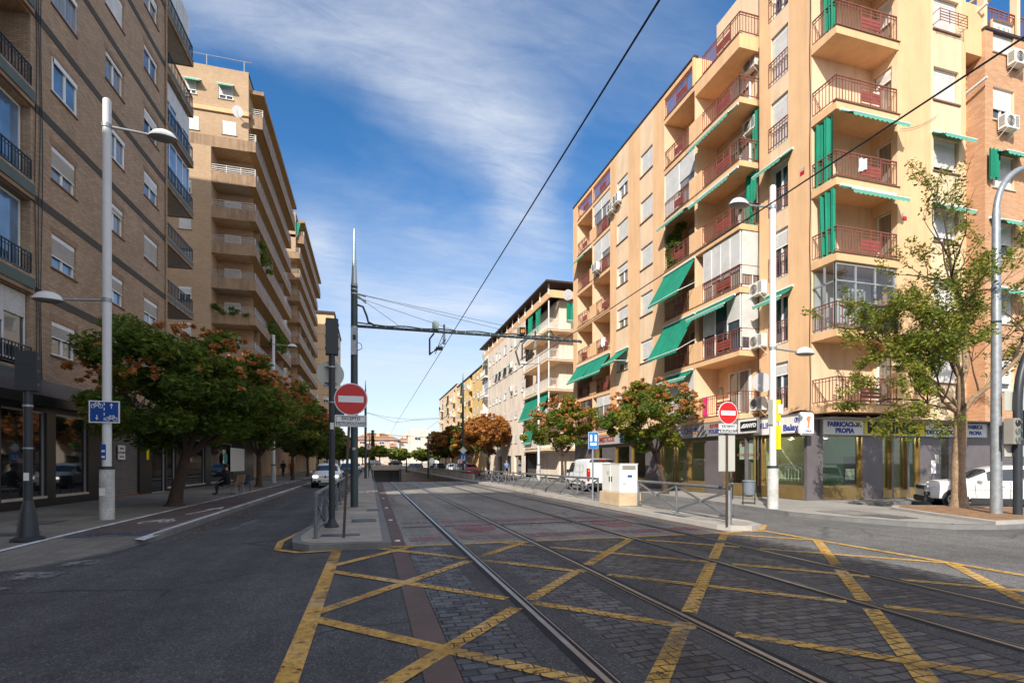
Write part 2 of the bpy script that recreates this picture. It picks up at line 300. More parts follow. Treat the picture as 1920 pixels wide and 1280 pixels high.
# ---------------------------------------------------------------- mesh builder
class MB:
    def __init__(s): s.v=[]; s.f=[]; s.m=[]; s.ml=[]
    def mi(s,m):
        if m not in s.ml: s.ml.append(m)
        return s.ml.index(m)
    def face(s,pts,m):
        i=len(s.v); s.v+= [tuple(p) for p in pts]; s.f.append(tuple(range(i,i+len(pts)))); s.m.append(s.mi(m)); return s
    def raw(s,v,f,m):
        i=len(s.v); s.v+=[tuple(p) for p in v]; k=s.mi(m)
        for q in f: s.f.append(tuple(i+j for j in q)); s.m.append(k)
        return s
    def box(s,x0,x1,y0,y1,z0,z1,m):
        if x0>x1:x0,x1=x1,x0
        if y0>y1:y0,y1=y1,y0
        if z0>z1:z0,z1=z1,z0
        v=[(x0,y0,z0),(x1,y0,z0),(x1,y1,z0),(x0,y1,z0),(x0,y0,z1),(x1,y0,z1),(x1,y1,z1),(x0,y1,z1)]
        return s.raw(v,[(0,3,2,1),(4,5,6,7),(0,1,5,4),(1,2,6,5),(2,3,7,6),(3,0,4,7)],m)
    def bar(s,p,q,w,h,m,up=(0,0,1)):
        p=Vector(p);q=Vector(q);d=(q-p).normalized();u=Vector(up)
        if abs(d.dot(u))>.95: u=Vector((1,0,0))
        a=d.cross(u).normalized()*w/2; b=a.cross(d).normalized()*h/2
        v=[p-a-b,p+a-b,p+a+b,p-a+b,q-a-b,q+a-b,q+a+b,q-a+b]
        return s.raw(v,[(3,2,1,0),(4,5,6,7),(0,1,5,4),(1,2,6,5),(2,3,7,6),(3,0,4,7)],m)
    def tube(s,pts,rad,m,n=10,cap=True):
        pts=[Vector(p) for p in pts]
        if isinstance(rad,(int,float)): rad=[rad]*len(pts)
        rings=[]; prev=None
        for i,p in enumerate(pts):
            d=(pts[min(i+1,len(pts)-1)]-pts[max(i-1,0)]).normalized()
            if prev is None:
                u=Vector((0,0,1)) if abs(d.z)<.9 else Vector((1,0,0)); a=d.cross(u).normalized()
            else:
                a=(prev-d*prev.dot(d)).normalized()
            prev=a; b=d.cross(a)
            rings.append([p+(a*math.cos(2*PI*k/n)+b*math.sin(2*PI*k/n))*rad[i] for k in range(n)])
        v=[q for r in rings for q in r]; f=[]
        for i in range(len(pts)-1):
            for k in range(n):
                f.append((i*n+k,i*n+(k+1)%n,(i+1)*n+(k+1)%n,(i+1)*n+k))
        if cap: f.append(tuple(range(n-1,-1,-1))); f.append(tuple((len(pts)-1)*n+k for k in range(n)))
        return s.raw(v,f,m)
    def lathe(s,prof,m,c=(0,0,0),n=20,axis='z',sx=1,sy=1):
        v=[];f=[]
        for r,z in prof:
            for k in range(n):
                a=2*PI*k/n; x,y=r*math.cos(a)*sx,r*math.sin(a)*sy
                p=(x,y,z) if axis=='z' else ((x,z,y) if axis=='y' else (z,x,y))
                v.append((p[0]+c[0],p[1]+c[1],p[2]+c[2]))
        for i in range(len(prof)-1):
            for k in range(n): f.append((i*n+k,i*n+(k+1)%n,(i+1)*n+(k+1)%n,(i+1)*n+k))
        f.append(tuple(range(n-1,-1,-1))); f.append(tuple((len(prof)-1)*n+k for k in range(n)))
        return s.raw(v,f,m)
    def prism(s,poly,z0,z1,m,mtop=None):
        n=len(poly); v=[(x,y,z0) for x,y in poly]+[(x,y,z1) for x,y in poly]
        s.raw(v,[tuple(range(n-1,-1,-1))]+[(i,(i+1)%n,n+(i+1)%n,n+i) for i in range(n)],m)
        return s.face([(x,y,z1) for x,y in poly],mtop or m)
    def strip(s,a,b,w,z,m):
        a=Vector((a[0],a[1],0));b=Vector((b[0],b[1],0)); d=(b-a).normalized(); nrm=Vector((-d.y,d.x,0))*w/2
        return s.face([(a-nrm)+Vector((0,0,z)),(b-nrm)+Vector((0,0,z)),(b+nrm)+Vector((0,0,z)),(a+nrm)+Vector((0,0,z))],m)
    def xform(s,M): s.v=[tuple(M@Vector(p)) for p in s.v]; return s
    def add(s,o,M=None):
        v=[tuple(M@Vector(p)) for p in o.v] if M is not None else o.v
        i=len(s.v); s.v+=v
        for q,k in zip(o.f,o.m): s.f.append(tuple(i+j for j in q)); s.m.append(s.mi(o.ml[k]))
        return s
    def mesh(s,name,smooth=False,ang=38,bevel=0):
        me=bpy.data.meshes.new(name); me.from_pydata(s.v,[],s.f)
        for m in s.ml: me.materials.append(MATS[m])
        me.polygons.foreach_set('material_index',s.m)
        bm=bmesh.new(); bm.from_mesh(me)
        if bevel or smooth: bmesh.ops.remove_doubles(bm,verts=bm.verts,dist=1e-5)
        bmesh.ops.recalc_face_normals(bm,faces=bm.faces) if (bevel or smooth) else None
        if bevel:
            ed=[e for e in bm.edges if len(e.link_faces)==2 and e.calc_face_angle(0)>.5]
            bmesh.ops.bevel(bm,geom=ed,offset=bevel,segments=2,affect='EDGES',clamp_overlap=True)
            smooth=True
        if smooth:
            for f in bm.faces: f.smooth=True
            for e in bm.edges:
                if len(e.link_faces)!=2 or e.calc_face_angle(0)>math.radians(ang): e.smooth=False
        bm.to_mesh(me); bm.free(); me.update(); return me
LOCM={}
def obj(name,me,parent=None,M=None):
    o=bpy.data.objects.new(name,me); COL.objects.link(o); LOCM[o.name]=M.copy() if M is not None else Matrix.Identity(4)
    if parent is not None: o.parent=parent
    if M is not None: o.matrix_local=M
    return o
def T(x,y,z=0,rz=0): return Matrix.Translation((x,y,z))@Matrix.Rotation(rz,4,'Z')
def tag(o,label=None,cat=None,group=None,kind=None):
    if label:o['label']=label
    if cat:o['category']=cat
    if group:o['group']=group
    if kind:o['kind']=kind
    return o
def thing(name,label,cat,M=None,group=None):
    o=obj(name,None,None,M); o.empty_display_size=.2; return tag(o,label,cat,group)
def part(name,mb,parent,M=None,smooth=False,bevel=0,label=None,ang=38):
    o=obj(name,mb.mesh(name,smooth,ang,bevel),parent,M)
    if label:o['label']=label
    return o
def struct(name,mb,smooth=False): return tag(part(name,mb,None,None,smooth),kind='structure')
CACHE={}
def cpart(key,name,fn,parent,M=None,smooth=False,bevel=0,label=None):
    if key not in CACHE: CACHE[key]=fn().mesh(name,smooth,38,bevel)
    o=obj(name,CACHE[key],parent,M)
    if label:o['label']=label
    return o
def copytree(src,M,label=None):
    r=src.copy(); COL.objects.link(r); r.matrix_local=M
    if label: r['label']=label
    def rec(a,b):
        for ch in a.children:
            c=ch.copy(); COL.objects.link(c); c.parent=b; rec(ch,c)
    rec(src,r); return r
RX90=Matrix.Rotation(PI/2,4,'X')
def textmesh(s,size,m,extrude=.004,align='CENTER',sx=1.,bold=0.,name='lettering'):
    cu=bpy.data.curves.new('t','FONT'); cu.body=s; cu.size=size; cu.extrude=extrude; cu.align_x=align; cu.align_y='CENTER'; cu.offset=bold; cu.resolution_u=3
    o=bpy.data.objects.new('t',cu); COL.objects.link(o)
    dg=bpy.context.evaluated_depsgraph_get(); me=bpy.data.meshes.new_from_object(o.evaluated_get(dg)); me.name=name
    bpy.data.objects.remove(o); bpy.data.curves.remove(cu)
    me.materials.clear(); me.materials.append(MATS[m])
    if sx!=1: me.transform(Matrix.Diagonal((sx,1,1,1)))
    return me
def text(s,size,m,parent,M,**k): return obj('lettering',textmesh(s,size,m,**k),parent,M)

# ---------------------------------------------------------------- facade kit
class Face:
    # local frame: x along the wall (to the right when looking at it), y into the wall, z up
    def __init__(s,root,ox,oy,rz): s.root=root; s.M=T(ox,oy,0,rz)
    def at(s,u,y=0,z=0,rz=0): return s.M@T(u,y,z,rz)
class Hole:
    def __init__(s,u0,u1,z0,z1,d,m,back=None,right=True,left=True,floor=True): s.u0,s.u1,s.z0,s.z1,s.d,s.m,s.back,s.right,s.left,s.floor=u0,u1,z0,z1,d,m,back,right,left,floor
def wall(face,mb,U0,U1,Z0,Z1,holes,mf):
    us=sorted({round(x,4) for x in [U0,U1]+[h.u0 for h in holes]+[h.u1 for h in holes]+(list(mf[0]) if isinstance(mf,tuple) else []) if U0<=x<=U1})
    zs=sorted({round(x,4) for x in [Z0,Z1]+[h.z0 for h in holes]+[h.z1 for h in holes] if Z0<=x<=Z1})
    W=MB(); 
    def mat(u):
        if isinstance(mf,str): return mf
        k=0
        for i,e in enumerate(mf[0]):
            if u>e: k=i+1
        return mf[1][k]
    for a,b in zip(us,us[1:]):
        run=None
        for c,d in zip(zs,zs[1:]):
            u=(a+b)/2;z=(c+d)/2
            inh=any(h.u0<u<h.u1 and h.z0<z<h.z1 for h in holes)
            if inh:
                if run is not None: W.face([(a,0,run),(b,0,run),(b,0,c),(a,0,c)],mat(u)); run=None
            elif run is None: run=c
        if run is not None: W.face([(a,0,run),(b,0,run),(b,0,zs[-1]),(a,0,zs[-1])],mat((a+b)/2))
    for h in holes:
        if h.left: W.face([(h.u0,0,h.z0),(h.u0,0,h.z1),(h.u0,h.d,h.z1),(h.u0,h.d,h.z0)],h.m)
        if h.right: W.face([(h.u1,0,h.z0),(h.u1,h.d,h.z0),(h.u1,h.d,h.z1),(h.u1,0,h.z1)],h.m)
        W.face([(h.u0,0,h.z1),(h.u1,0,h.z1),(h.u1,h.d,h.z1),(h.u0,h.d,h.z1)],h.m)
        if h.floor: W.face([(h.u0,0,h.z0),(h.u0,h.d,h.z0),(h.u1,h.d,h.z0),(h.u1,0,h.z0)],h.m)
        if h.back: W.face([(h.u0,h.d,h.z0),(h.u1,h.d,h.z0),(h.u1,h.d,h.z1),(h.u0,h.d,h.z1)],h.back)
    mb.add(W,face.M)
R2=lambda *a: tuple(round(x,2) for x in a)
def window(face,u,z,w,h,shut=.6,glass='pane_dark',frame='white_alu',shutter='shutter_white',sill='sill_brown',leaves=2,dep=.17,rail=None,parent=None,lab=None,bar=False):
    w,h=R2(w,h); shut=round(shut,2)
    def fr():
        m=MB(); t=.05; y0,y1=dep-.07,dep-.01
        m.box(0,t,y0,y1,0,h,frame).box(w-t,w,y0,y1,0,h,frame).box(t,w-t,y0,y1,0,t,frame).box(t,w-t,y0,y1,h-t,h,frame)
        iw=(w-2*t)/leaves
        for i in range(leaves):
            a=t+i*iw; y2=y0-.012 if i%2 else y0+.005
            m.box(a,a+.045,y2,y1,t,h-t,frame).box(a+iw-.045,a+iw,y2,y1,t,h-t,frame).box(a+.045,a+iw-.045,y2,y1,t,t+.045,frame)
        return m
    o=cpart(('fr',w,h,leaves,frame,dep),'window',fr,face.root,face.at(u,0,z),label=lab)
    cpart(('pn',w,h,glass,dep),'pane',lambda:MB().box(.03,w-.03,dep-.035,dep-.02,.03,h-.03,glass),o)
    if shut>0:
        cpart(('sh',w,h,shut,shutter,dep),'shutter',lambda:MB().box(.03,w-.03,dep-.115,dep-.09,h*(1-shut)+.01,h-.01,shutter).box(.03,w-.03,dep-.12,dep-.085,h*(1-shut)-.03,h*(1-shut)+.01,frame).box(.03,w-.03,dep-.12,dep-.08,h-.16,h-.005,frame),o)
    if sill: cpart(('sl',w,sill),'sill',lambda:MB().box(-.06,w+.06,-.05,dep-.08,-.055,.003,sill),o)
    if bar:
        def gr():
            m=MB()
            for k in range(5): m.bar((-.05,-.28,.12+k*.11),(w+.05,-.28,.12+k*.11),.018,.018,'rail_red')
            for x in (-.05,w/3,w*2/3,w+.05): m.bar((x,-.28,.05),(x,-.28,.58),.02,.02,'rail_red')
            for x in (-.05,w+.05): m.bar((x,-.28,.56),(x,0,.56),.018,.018,'rail_red').bar((x,-.28,.12),(x,0,.12),.018,.018,'rail_red')
            return m
        cpart(('gr',w),'grille',gr,o)
    return o
def railing_mb(w,h=.95,m='rail_red',panel=True,left=0.,right=0.,step=.145,pm='rail_panel',hz=False,th=.018):
    M=MB()
    def run(p,q,pan):
        p=Vector(p);q=Vector(q);L_=(q-p).length;d=(q-p)/L_
        up=Vector((0,0,1))
        M.bar(p+up*h,q+up*h,.045,.035,m).bar(p+up*.1,q+up*.1,.03,.03,m)
        if hz:
            for zz in (h*.42,h*.7): M.bar(p+up*zz,q+up*zz,.03,.05,m)
            k=max(1,round(L_/1.1))
            for i in range(k+1): M.bar(p+d*(L_*i/k),p+d*(L_*i/k)+up*h,.04,.04,m,(1,0,0))
            return
        M.bar(p+up*(h-.12),q+up*(h-.12),.025,.02,m)
        a=b=None
        if pan and L_>1.2: a,b=L_*.4,L_*.4+min(.95,L_*.36)
        n=int(L_/step)
        for i in range(n+1):
            t=min(i*L_/n,L_)
            if a and a<t<b: continue
            wd=th*1.7 if i%3==2 else th
            M.bar(p+d*t+up*.1,p+d*t+up*(h-.0),wd,th,m,(1,0,0))
        if a:
            for t in (a,(a+b)/2,b): M.bar(p+d*t,p+d*t+up*h,.03,.03,m,(1,0,0))
            for k in range(3): z0=.28+k*.14; M.bar(p+d*a+up*z0,p+d*b+up*z0,.02,.12,pm)
            for zz in (.14,.75): M.bar(p+d*a+up*zz,p+d*b+up*zz,.02,.03,m)
    if left: run((0,left,0),(0,0,0),False)
    run((0,0,0),(w,0,0),panel)
    if right: run((w,0,0),(w,right,0),False)
    return M
def railing(face,parent,u,y,z,w,**k):
    w=round(w,2); key=('rl',w,tuple(sorted(k.items())))
    return cpart(key,'railing',lambda:railing_mb(w,**k),parent,face.at(u,y,z) if parent is face.root else LOCM[parent.name].inverted()@face.at(u,y,z))
def balcony(face,u,z,w,d=1.3,out=0.,th=.25,m='plaster_peach',soff=None,rail=True,parapets=(),railx=None,left=0,right=0,ph=1.0,rk={}):
    # slab whose top is at z; parapets = list of (u0,u1) solid stretches
    w,d=R2(w,d)
    def f():
        M=MB().box(0,w,-out-.004,d,-th,0,m)
        if soff: M.face([(0.01,-out,-th-.003),(w-.01,-out,-th-.003),(w-.01,d,-th-.003),(.01,d,-th-.003)][::-1],soff)
        M.box(-.01,w+.01,-out-.03,.14-out,0,.03,'sill_brown')
        for a,b in parapets: M.box(a,b,-out-.004,.14-out,.0,ph,m)
        return M
    key=('bal',w,d,out,th,m,soff,tuple(parapets),ph)
    o=cpart(key,'balcony',f,face.root,face.at(u,0,z))
    if rail:
        a,b=railx or (0,w)
        railing(face,o,u+a+.03,-out+.04,z+.03,b-a-.06,left=left,right=right,**rk)
    return o
def awning(face,u,z,w,out=1.0,drop=1.5,lab=None,y=0.):
    w,out,drop=R2(w,out,drop)
    def f():
        M=MB(); n=10
        P=[]
        for i in range(n+1):
            t=i/n; P.append((-out*t, -drop*t-.04*math.sin(PI*t)))
        nc=max(4,int(w/.2)); ra=random.Random(int(w*100+out*37))
        wv=[[ra.uniform(-.012,.012)*(1 if 0<j<nc else 0) for j in range(nc+1)] for i in range(n+1)]
        for i in range(n):
            for j in range(nc):
                def q(ii,jj): t=ii/n; sg=-.035*math.sin(PI*t)*math.sin(PI*jj/nc)-.012*abs(math.sin(PI*jj*1.5))*t; return (w*jj/nc,P[ii][0],P[ii][1]+sg+wv[ii][jj])
                M.face([q(i,j),q(i+1,j),q(i+1,j+1),q(i,j+1)],'fabric_green' if (j%5) else 'fabric_seam')
        M.tube([(-.04,-out-.01,-drop-.02),(w+.04,-out-.01,-drop-.02)],.028,'white_alu',8)
        k=max(6,int(w/.11)); q=k*2
        for i in range(q):
            x0,x1=w*i/q,w*(i+1)/q; z0=-drop-.13-.05*abs(math.sin(PI*i*k/q/1.)) ; z1=-drop-.13-.05*abs(math.sin(PI*(i+1)*k/q/2)); z0=-drop-.13-.05*abs(math.sin(PI*i*k/q/2))
            M.face([(x0,-out-.02,-drop),(x0,-out-.03,z0),(x1,-out-.03,z1),(x1,-out-.02,-drop)],'fabric_edge' if out<.75 else 'fabric_green')
        if out>.8:
            for x in (.02,w-.02): M.bar((x,-out,-drop-.02),(x,0,-drop*.45-.45),.025,.025,'white_alu')
        M.tube([(0,-.03,.03),(w,-.03,.03)],.05,'white_alu',8)
        return M
    return cpart(('aw',w,out,drop),'awning',f,face.root,face.at(u,y,z),label=lab)
def cloth(face,u,z,w,h,y=0.,rz=0,lab=None,m='fabric_green',seed=1):
    w,h=R2(w,h)
    def f():
        M=MB(); n=18; r=random.Random(seed); ph=r.random()*6
        def pt(i,j): 
            t=i/n; s=j/5; return (w*t*(1-.18*s*(seed%3)/2), .05*math.sin(t*17+ph)+.03*math.sin(t*41+ph), -h*s-.05*s*math.sin(t*9+ph))
        for i in range(n):
            for j in range(5): M.face([pt(i,j),pt(i,j+1),pt(i+1,j+1),pt(i+1,j)],m)
        return M
    return cpart(('cl',w,h,m,seed),'sun_curtain',f,face.root,face.at(u,y,z,rz),smooth=True,label=lab)
def ac(face,u,z,y=0,rz=0):
    def f():
        M=MB().box(0,.8,-.36,-.08,0,.56,'ac_white')
        M.lathe([(.0,-.004),(.22,-.004),(.22,.0)],'ac_grille',(.3,-.363,.28),20,'y')
        for r in (.07,.14,.2): 
            pts=[(.3+r*math.cos(a),-.372,.28+r*math.sin(a)) for a in np.linspace(0,2*PI,17)]; M.tube(pts,.006,'ac_white',4,False)
        for k in range(9): M.box(.56,.76,-.366,-.36,.08+k*.05,.1+k*.05,'ac_grille')
        for k in range(7): M.box(-.004,0,-.32,-.12,.1+k*.06,.13+k*.06,'ac_grille')
        for x in (.1,.7): M.bar((x,-.4,-.02),(x,0,-.02),.03,.04,'ac_white').bar((x,-.36,-.03),(x,0,-.3),.02,.02,'ac_white')
        return M
    return cpart('ac','air_conditioner',f,face.root,face.at(u,y,z,rz))
def dish(face,u,z,r=.4,y=-.5,rz=0):
    def f():
        M=MB(); prof=[(r*t,-(.18*r)*t*t*2) for t in (0.02,.3,.6,.85,1.)]
        M.lathe(prof,'sign_white',(0,0,0),20,'y'); M.bar((0,0,-.0),(0,.5,-.3),.04,.04,'galvanised'); M.bar((0,-.1,-r*.9),(0,-.45,-.05),.02,.02,'galvanised'); M.box(-.04,.04,-.5,-.42,-.1,0,'ac_white'); return M
    return cpart(('dish',r),'satellite_dish',f,face.root,face.at(u,y,z,rz)@Matrix.Rotation(.35,4,'X'),smooth=True)
def glazing(face,u,z,w,h,y=.06,cols=3,mode='shutter',frame='white_alu',rows=0,side=0,glass=None,drop=.6,name='glazed_enclosure',base=0.):
    # framed glass/shutter front that closes a balcony
    w,h=R2(w,h); glass=glass or 'pane_curtain'
    def f():
        M=MB()
        for i in range(cols+1):
            x=i*(w-.06)/cols; M.box(x,x+.06,0,.06,0,h,frame)
        M.box(0,w,-.003,.063,h-.06,h,frame).box(0,w,-.003,.063,0,.06,frame)
        if rows: M.box(0,w,-.003,.063,h*.72,h*.72+.05,frame)
        if side:
            for q in (0,side/2,side): M.box(w-.06,w,q-.03,q+.03,0,h,frame)
            M.box(w-.06,w,0,side,h-.06,h,frame).box(w-.06,w,0,side,0,.06,frame)
        return M
    o=cpart(('gz',w,h,cols,frame,rows,side),name,f,face.root,face.at(u,y,z))
    def g():
        M=MB().box(.03,w-.03,.025,.035,.03,h-.03,glass)
        if side: M.box(w-.035,w-.025,.03,side,.03,h-.03,glass)
        return M
    cpart(('gzp',w,h,glass,side),'pane',g,o)
    if mode=='shutter':
        def s():
            M=MB()
            for i in range(cols):
                x=i*(w-.06)/cols; dr=drop if not isinstance(drop,tuple) else drop[i%len(drop)]
                M.box(x+.06,x+(w-.06)/cols,-.02,.01,h*(1-dr),h-.02,'shutter_white')
            if side: M.box(w-.01,w+.02,.05,side-.03,h*(1-.78),h-.02,'shutter_white')
            return M
        cpart(('gzs',w,h,cols,drop,side),'shutter',s,o)
    return o
def foliage(name,parent,M,clumps,mats,size=.1,seed=1,weights=None,flat=.35):
    rs=np.random.RandomState(seed); C=[];K=[]
    for (cx,cy,cz,r,n,k) in clumps:
        p=rs.normal(0,1,(n,3)); p/=np.maximum(np.linalg.norm(p,axis=1,keepdims=True),1e-6)
        p*= (rs.rand(n,1)**.45)*r; p[:,2]*=.75; C.append(p+np.array([cx,cy,cz])); K.append(np.full(n,k))
    C=np.vstack(C); K=np.concatenate(K); n=len(C)
    a=rs.normal(0,1,(n,3)); a[:,2]*=.5; a/=np.linalg.norm(a,axis=1,keepdims=True)
    b=rs.normal(0,1,(n,3)); b-= (b*a).sum(1,keepdims=True)*a; b/=np.linalg.norm(b,axis=1,keepdims=True)
    s=size*(.6+.8*rs.rand(n,1)); A=a*s; B=b*s*.42
    V=np.stack([C-A,C-A*.1+B,C+A,C-A*.1-B],1).reshape(-1,3)
    me=bpy.data.meshes.new(name); me.vertices.add(4*n); me.vertices.foreach_set('co',V.ravel())
    me.loops.add(4*n); me.loops.foreach_set('vertex_index',np.arange(4*n)); me.polygons.add(n)
    me.polygons.foreach_set('loop_start',np.arange(0,4*n,4)); me.polygons.foreach_set('loop_total',np.full(n,4)); me.polygons.foreach_set('material_index',K.astype(int))
    for m in mats: me.materials.append(MATS[m])
    me.update(calc_edges=True); return obj(name,me,parent,M)
def pot(face,u,z,y=.2,s=.3,seed=1):
    o=cpart(('pot',),'flower_pot',lambda:MB().lathe([(.09,0),(.13,.2),(.15,.2),(.15,.25)],'terracotta',n=12),face.root,face.at(u,y,z))
    foliage('plant',o,None,[(RND.uniform(-.1,.1),RND.uniform(-.08,.08),.3+RND.uniform(0,s),s*.5,70,0) for _ in range(5)],['leaf_green'],.07,seed); return o

# ================================================================ RIGHT CORNER BUILDING (peach and cream)
rr=random.Random(5)
FL=[3.8+2.8*k for k in range(7)]           # slab tops; last one is the roof terrace
B5=thing('apartment_building','peach and cream corner apartment block with dark red balcony railings and green awnings','apartment block',T(0,0,0))
A=Face(B5,15.75,38.4,-PI/2)
W_=MB(); holes=[]
for a,b in ((.86,3.66),(3.78,6.58),(13.25,16.0)):
    holes.append(Hole(a,b,3.55,20.35,1.3,'plaster_cream','plaster_cream'))
    holes.append(Hole(a,b,20.6,21.75,.16,'plaster_peach'))
for k in range(6):
    holes.append(Hole(7.6,9.05,FL[k]+.98,FL[k]+2.27,.2,'plaster_cream'))
    holes.append(Hole(10.67,12.02,FL[k]+.98,FL[k]+2.27,.2,'plaster_cream'))
wall(A,W_,0,16.06,3.55,22.02,holes,((.8,3.72,6.7,7.52,9.13,10.59,12.1,13.18,16.0),['plaster_peach']*4+['plaster_cream','plaster_peach','plaster_cream','plaster_peach','plaster_peach','plaster_peach']))
W_.face([tuple(A.M@Vector(p)) for p in ((0,0,3.55),(16.06,0,3.55),(16.06,1.5,3.55),(0,1.5,3.55))],'plaster_grey')
W_.face([tuple(A.M@Vector(p)) for p in ((0,0,3.55),(0,14,3.55),(0,14,22.02),(0,0,22.02))],'plaster_peach')
W_.face([tuple(A.M@Vector(p)) for p in ((16.06,0,3.55),(16.06,1.3,3.55),(16.06,1.3,20.35),(16.06,0,20.35))],'plaster_cream')
W_.box(17.05,17.3,18.75,22.4,3.55,23.9,'plaster_cream')
B_=Face(B5,16.65,18.97,-PI/2)
hb=[Hole(.69,1.62,FL[k],FL[k]+2.02,.22,'plaster_cream') for k in range(7)]
wall(B_,W_,0,2.8,3.55,23.9,hb,((.66,1.66),['plaster_peach','plaster_cream','plaster_peach']))
W_.face([(16.65,18.97,3.55),(17.1,18.97,3.55),(17.1,18.97,23.9),(16.65,18.97,23.9)],'plaster_peach')
Cn=Face(B5,16.65,16.17,0); wall(Cn,W_,0,2.98,3.3,23.9,[],'plaster_cream')
Dn=Face(B5,19.63,16.17,-PI/2); hd=[Hole(.12,.86,FL[k],FL[k]+2.1,.2,'plaster_cream') for k in range(7)]
wall(Dn,W_,0,1.09,3.55,23.9,hd,'plaster_cream')
E_=Face(B5,19.63,15.08,0); he=[Hole(1.87,3.24,FL[k]+.98,FL[k]+2.3,.25,'plaster_cream') for k in range(7)]
wall(E_,W_,0,3.62,3.3,23.9,he,((1.72,3.37),['plaster_peach','plaster_cream','plaster_peach']))
W_.face([(23.25,15.08,3.3),(23.25,15.78,3.3),(23.25,15.78,23.9),(23.25,15.08,23.9)],'plaster_peach')
R_=Face(B5,23.25,15.78,0)
hr=[]
for k in range(6): hr+= [Hole(.02,.92,FL[k]+.75,FL[k]+2.1,.15,'plaster_cream')]
wall(R_,W_,0,1.1,3.3,18.35,hr,'plaster_cream')
W_.face([(23.25,15.2,18.35),(24.35,15.2,18.35),(24.35,15.2,20.4),(23.25,15.2,20.4)],'plaster_peach').face([(23.25,15.2,18.35),(24.35,15.2,18.35),(24.35,15.8,18.35),(23.25,15.8,18.35)],'plaster_peach')
# hidden mass and roofs
W_.box(17.0,17.15,22.6,38.3,20.6,21.9,'plaster_peach')
W_.box(17.35,33,16.3,38.38,3.6,20.5,'plaster_peach').box(19.9,24.3,16.0,16.3,3.6,20.4,'plaster_peach')
W_.box(17.35,22.9,15.9,22.3,20.5,23.85,'plaster_peach').box(19.9,23.2,15.4,15.9,3.6,23.8,'plaster_peach')
W_.box(15.9,33,22.4,38.3,20.42,20.58,'roof_flat').box(20,27,27,30,20.6,23,'plaster_cream')
W_.box(16.6,17.2,28.0,28.5,20.58,22.7,'plaster_peach').box(17.2,17.4,22.4,23.6,20.6,22.3,'plaster_cream')
W_.box(15.7,15.95,22.35,38.42,22.02,22.1,'roof_brown')
W_.box(15.7,17.35,22.4,22.52,20.6,22.02,'plaster_peach')
part('wall',W_,B5)
# loggias
for ci,(a,b) in enumerate(((.86,3.66),(3.78,6.58),(13.25,16.0))):
    for k in range(7):
        w=b-a; pp=((w-.46,w),) if ci!=1 else ((0,.5),)
        rx=(0,w-.46) if ci!=1 else (.5,w)
        th=.25 if k<6 else .25
        enc=(ci==1 and k in (0,4,5)) or (ci==2 and k in (0,4)) or (ci==0 and k==0)
        balcony(A,a,FL[k],w,d=1.295,th=th,parapets=pp if k<6 else (),rail=True,railx=rx if k<6 else (0,w),soff='plaster_peach' if k else None,rk=dict(panel=True))
        if k==6: continue
        if enc:
            glazing(A,a+.03+(.5 if ci==1 and k==0 else 0),FL[k]+.04,w-.08-(.5 if ci==1 and k==0 else 0),2.46,cols=2 if ci else 3,mode='shutter' if ci else 'none',frame='white_alu' if ci else 'rail_red',drop=(.95,.45) if k==4 else (.28 if ci==1 and k in(0,5) else .97),glass='pane_curtain' if ci else 'pane_dark')
        else:
            window(A,a+.55,FL[k]+.02,1.5,2.15,shut=rr.choice([.3,.5,.0,.7]),dep=1.27,sill=None,glass='pane_curtain')
for (u,k,w,o,d) in ((.75,1,2.95,.85,1.25),(3.7,1,2.85,.8,1.25),(13.2,2,2.85,.98,1.7),(13.2,1,2.85,1.05,1.85)):
    awning(A,u,FL[k]+2.5,w,o,d)
awning(A,13.3,FL[0]+2.5,2.6,.5,.35); awning(A,13.4,FL[3]+2.5+0,2.5,.55,.3); awning(A,.9,FL[4]+2.5,2.6,.6,.45)
awning(A,7.45,FL[1]+2.3,1.75,1.0,.85); 
foliage('plant',B5,A.at(13.45,.25,FL[3]),[(RND.uniform(0,1.0),0,RND.uniform(.2,2.1),.3,260,0) for _ in range(14)],['leaf_green'],.09,3)
for u,k in ((1.2,1),(2.6,1),(4.6,2),(5.4,2),(5.5,3),(1.6,2),(3.95,1)): pot(A,u,FL[k]+.03,.25,.35,k)
# window columns
sh1=[.95,.62,.55,.35,.97,.3]
for k in range(6):
    window(A,7.6,FL[k]+.98,1.45,1.29,shut=sh1[k],glass='pane_curtain',dep=.2)
    window(A,10.67,FL[k]+.98,1.35,1.29,shut=[.97,.8,.97,.97,.97,.97][k],dep=.2)
for u,y,z in ((6.75,0,FL[5]+.55),(7.55,0,FL[5]+.75)): ac(A,u,z,y)
ac(A,4.5,FL[4]+.2,-.1)
# corner balconies of the street front (left part ends here)
ac(A,18.3,FL[5]+1.75,1.3,0); ac(A,18.3,FL[4]+1.75,1.3,0)
for k in range(7):
    th=.25 if k<6 else .62
    bo=balcony(A,16.06,FL[k],3.2,d=1.295,th=th,parapets=((0,.5),) if k<6 else (),railx=(.5,3.2) if k<6 else (.5,3.2),soff='plaster_peach',right=1.25,rk=dict(panel=True))
    if k in (1,2):
        glazing(A,16.55,FL[k]+.04,2.68,2.46,y=.1,cols=4 if k==2 else 3,side=1.2,drop=(.72,.7,.72,.7) if k==2 else (.55,.0,.45),glass='pane_curtain' if k==2 else 'pane_dark')
    elif k<6:
        window(A,17.0,FL[k]+.02,1.5,2.15,shut=[0,0,0,.2,.3,.4][k],dep=1.28,sill=None,glass='pane_curtain')
awning(A,16.3,FL[4]+2.48,2.9,.55,.42); awning(A,16.3,FL[3]+2.48,2.9,.55,.42); awning(A,16.2,FL[1]+2.5,2.8,.6,.4)
cloth(B_,-.95,FL[3]+2.5,.85,2.4,.03,seed=1); cloth(B_,-.55,FL[4]+2.5,.42,2.3,.1,seed=3)
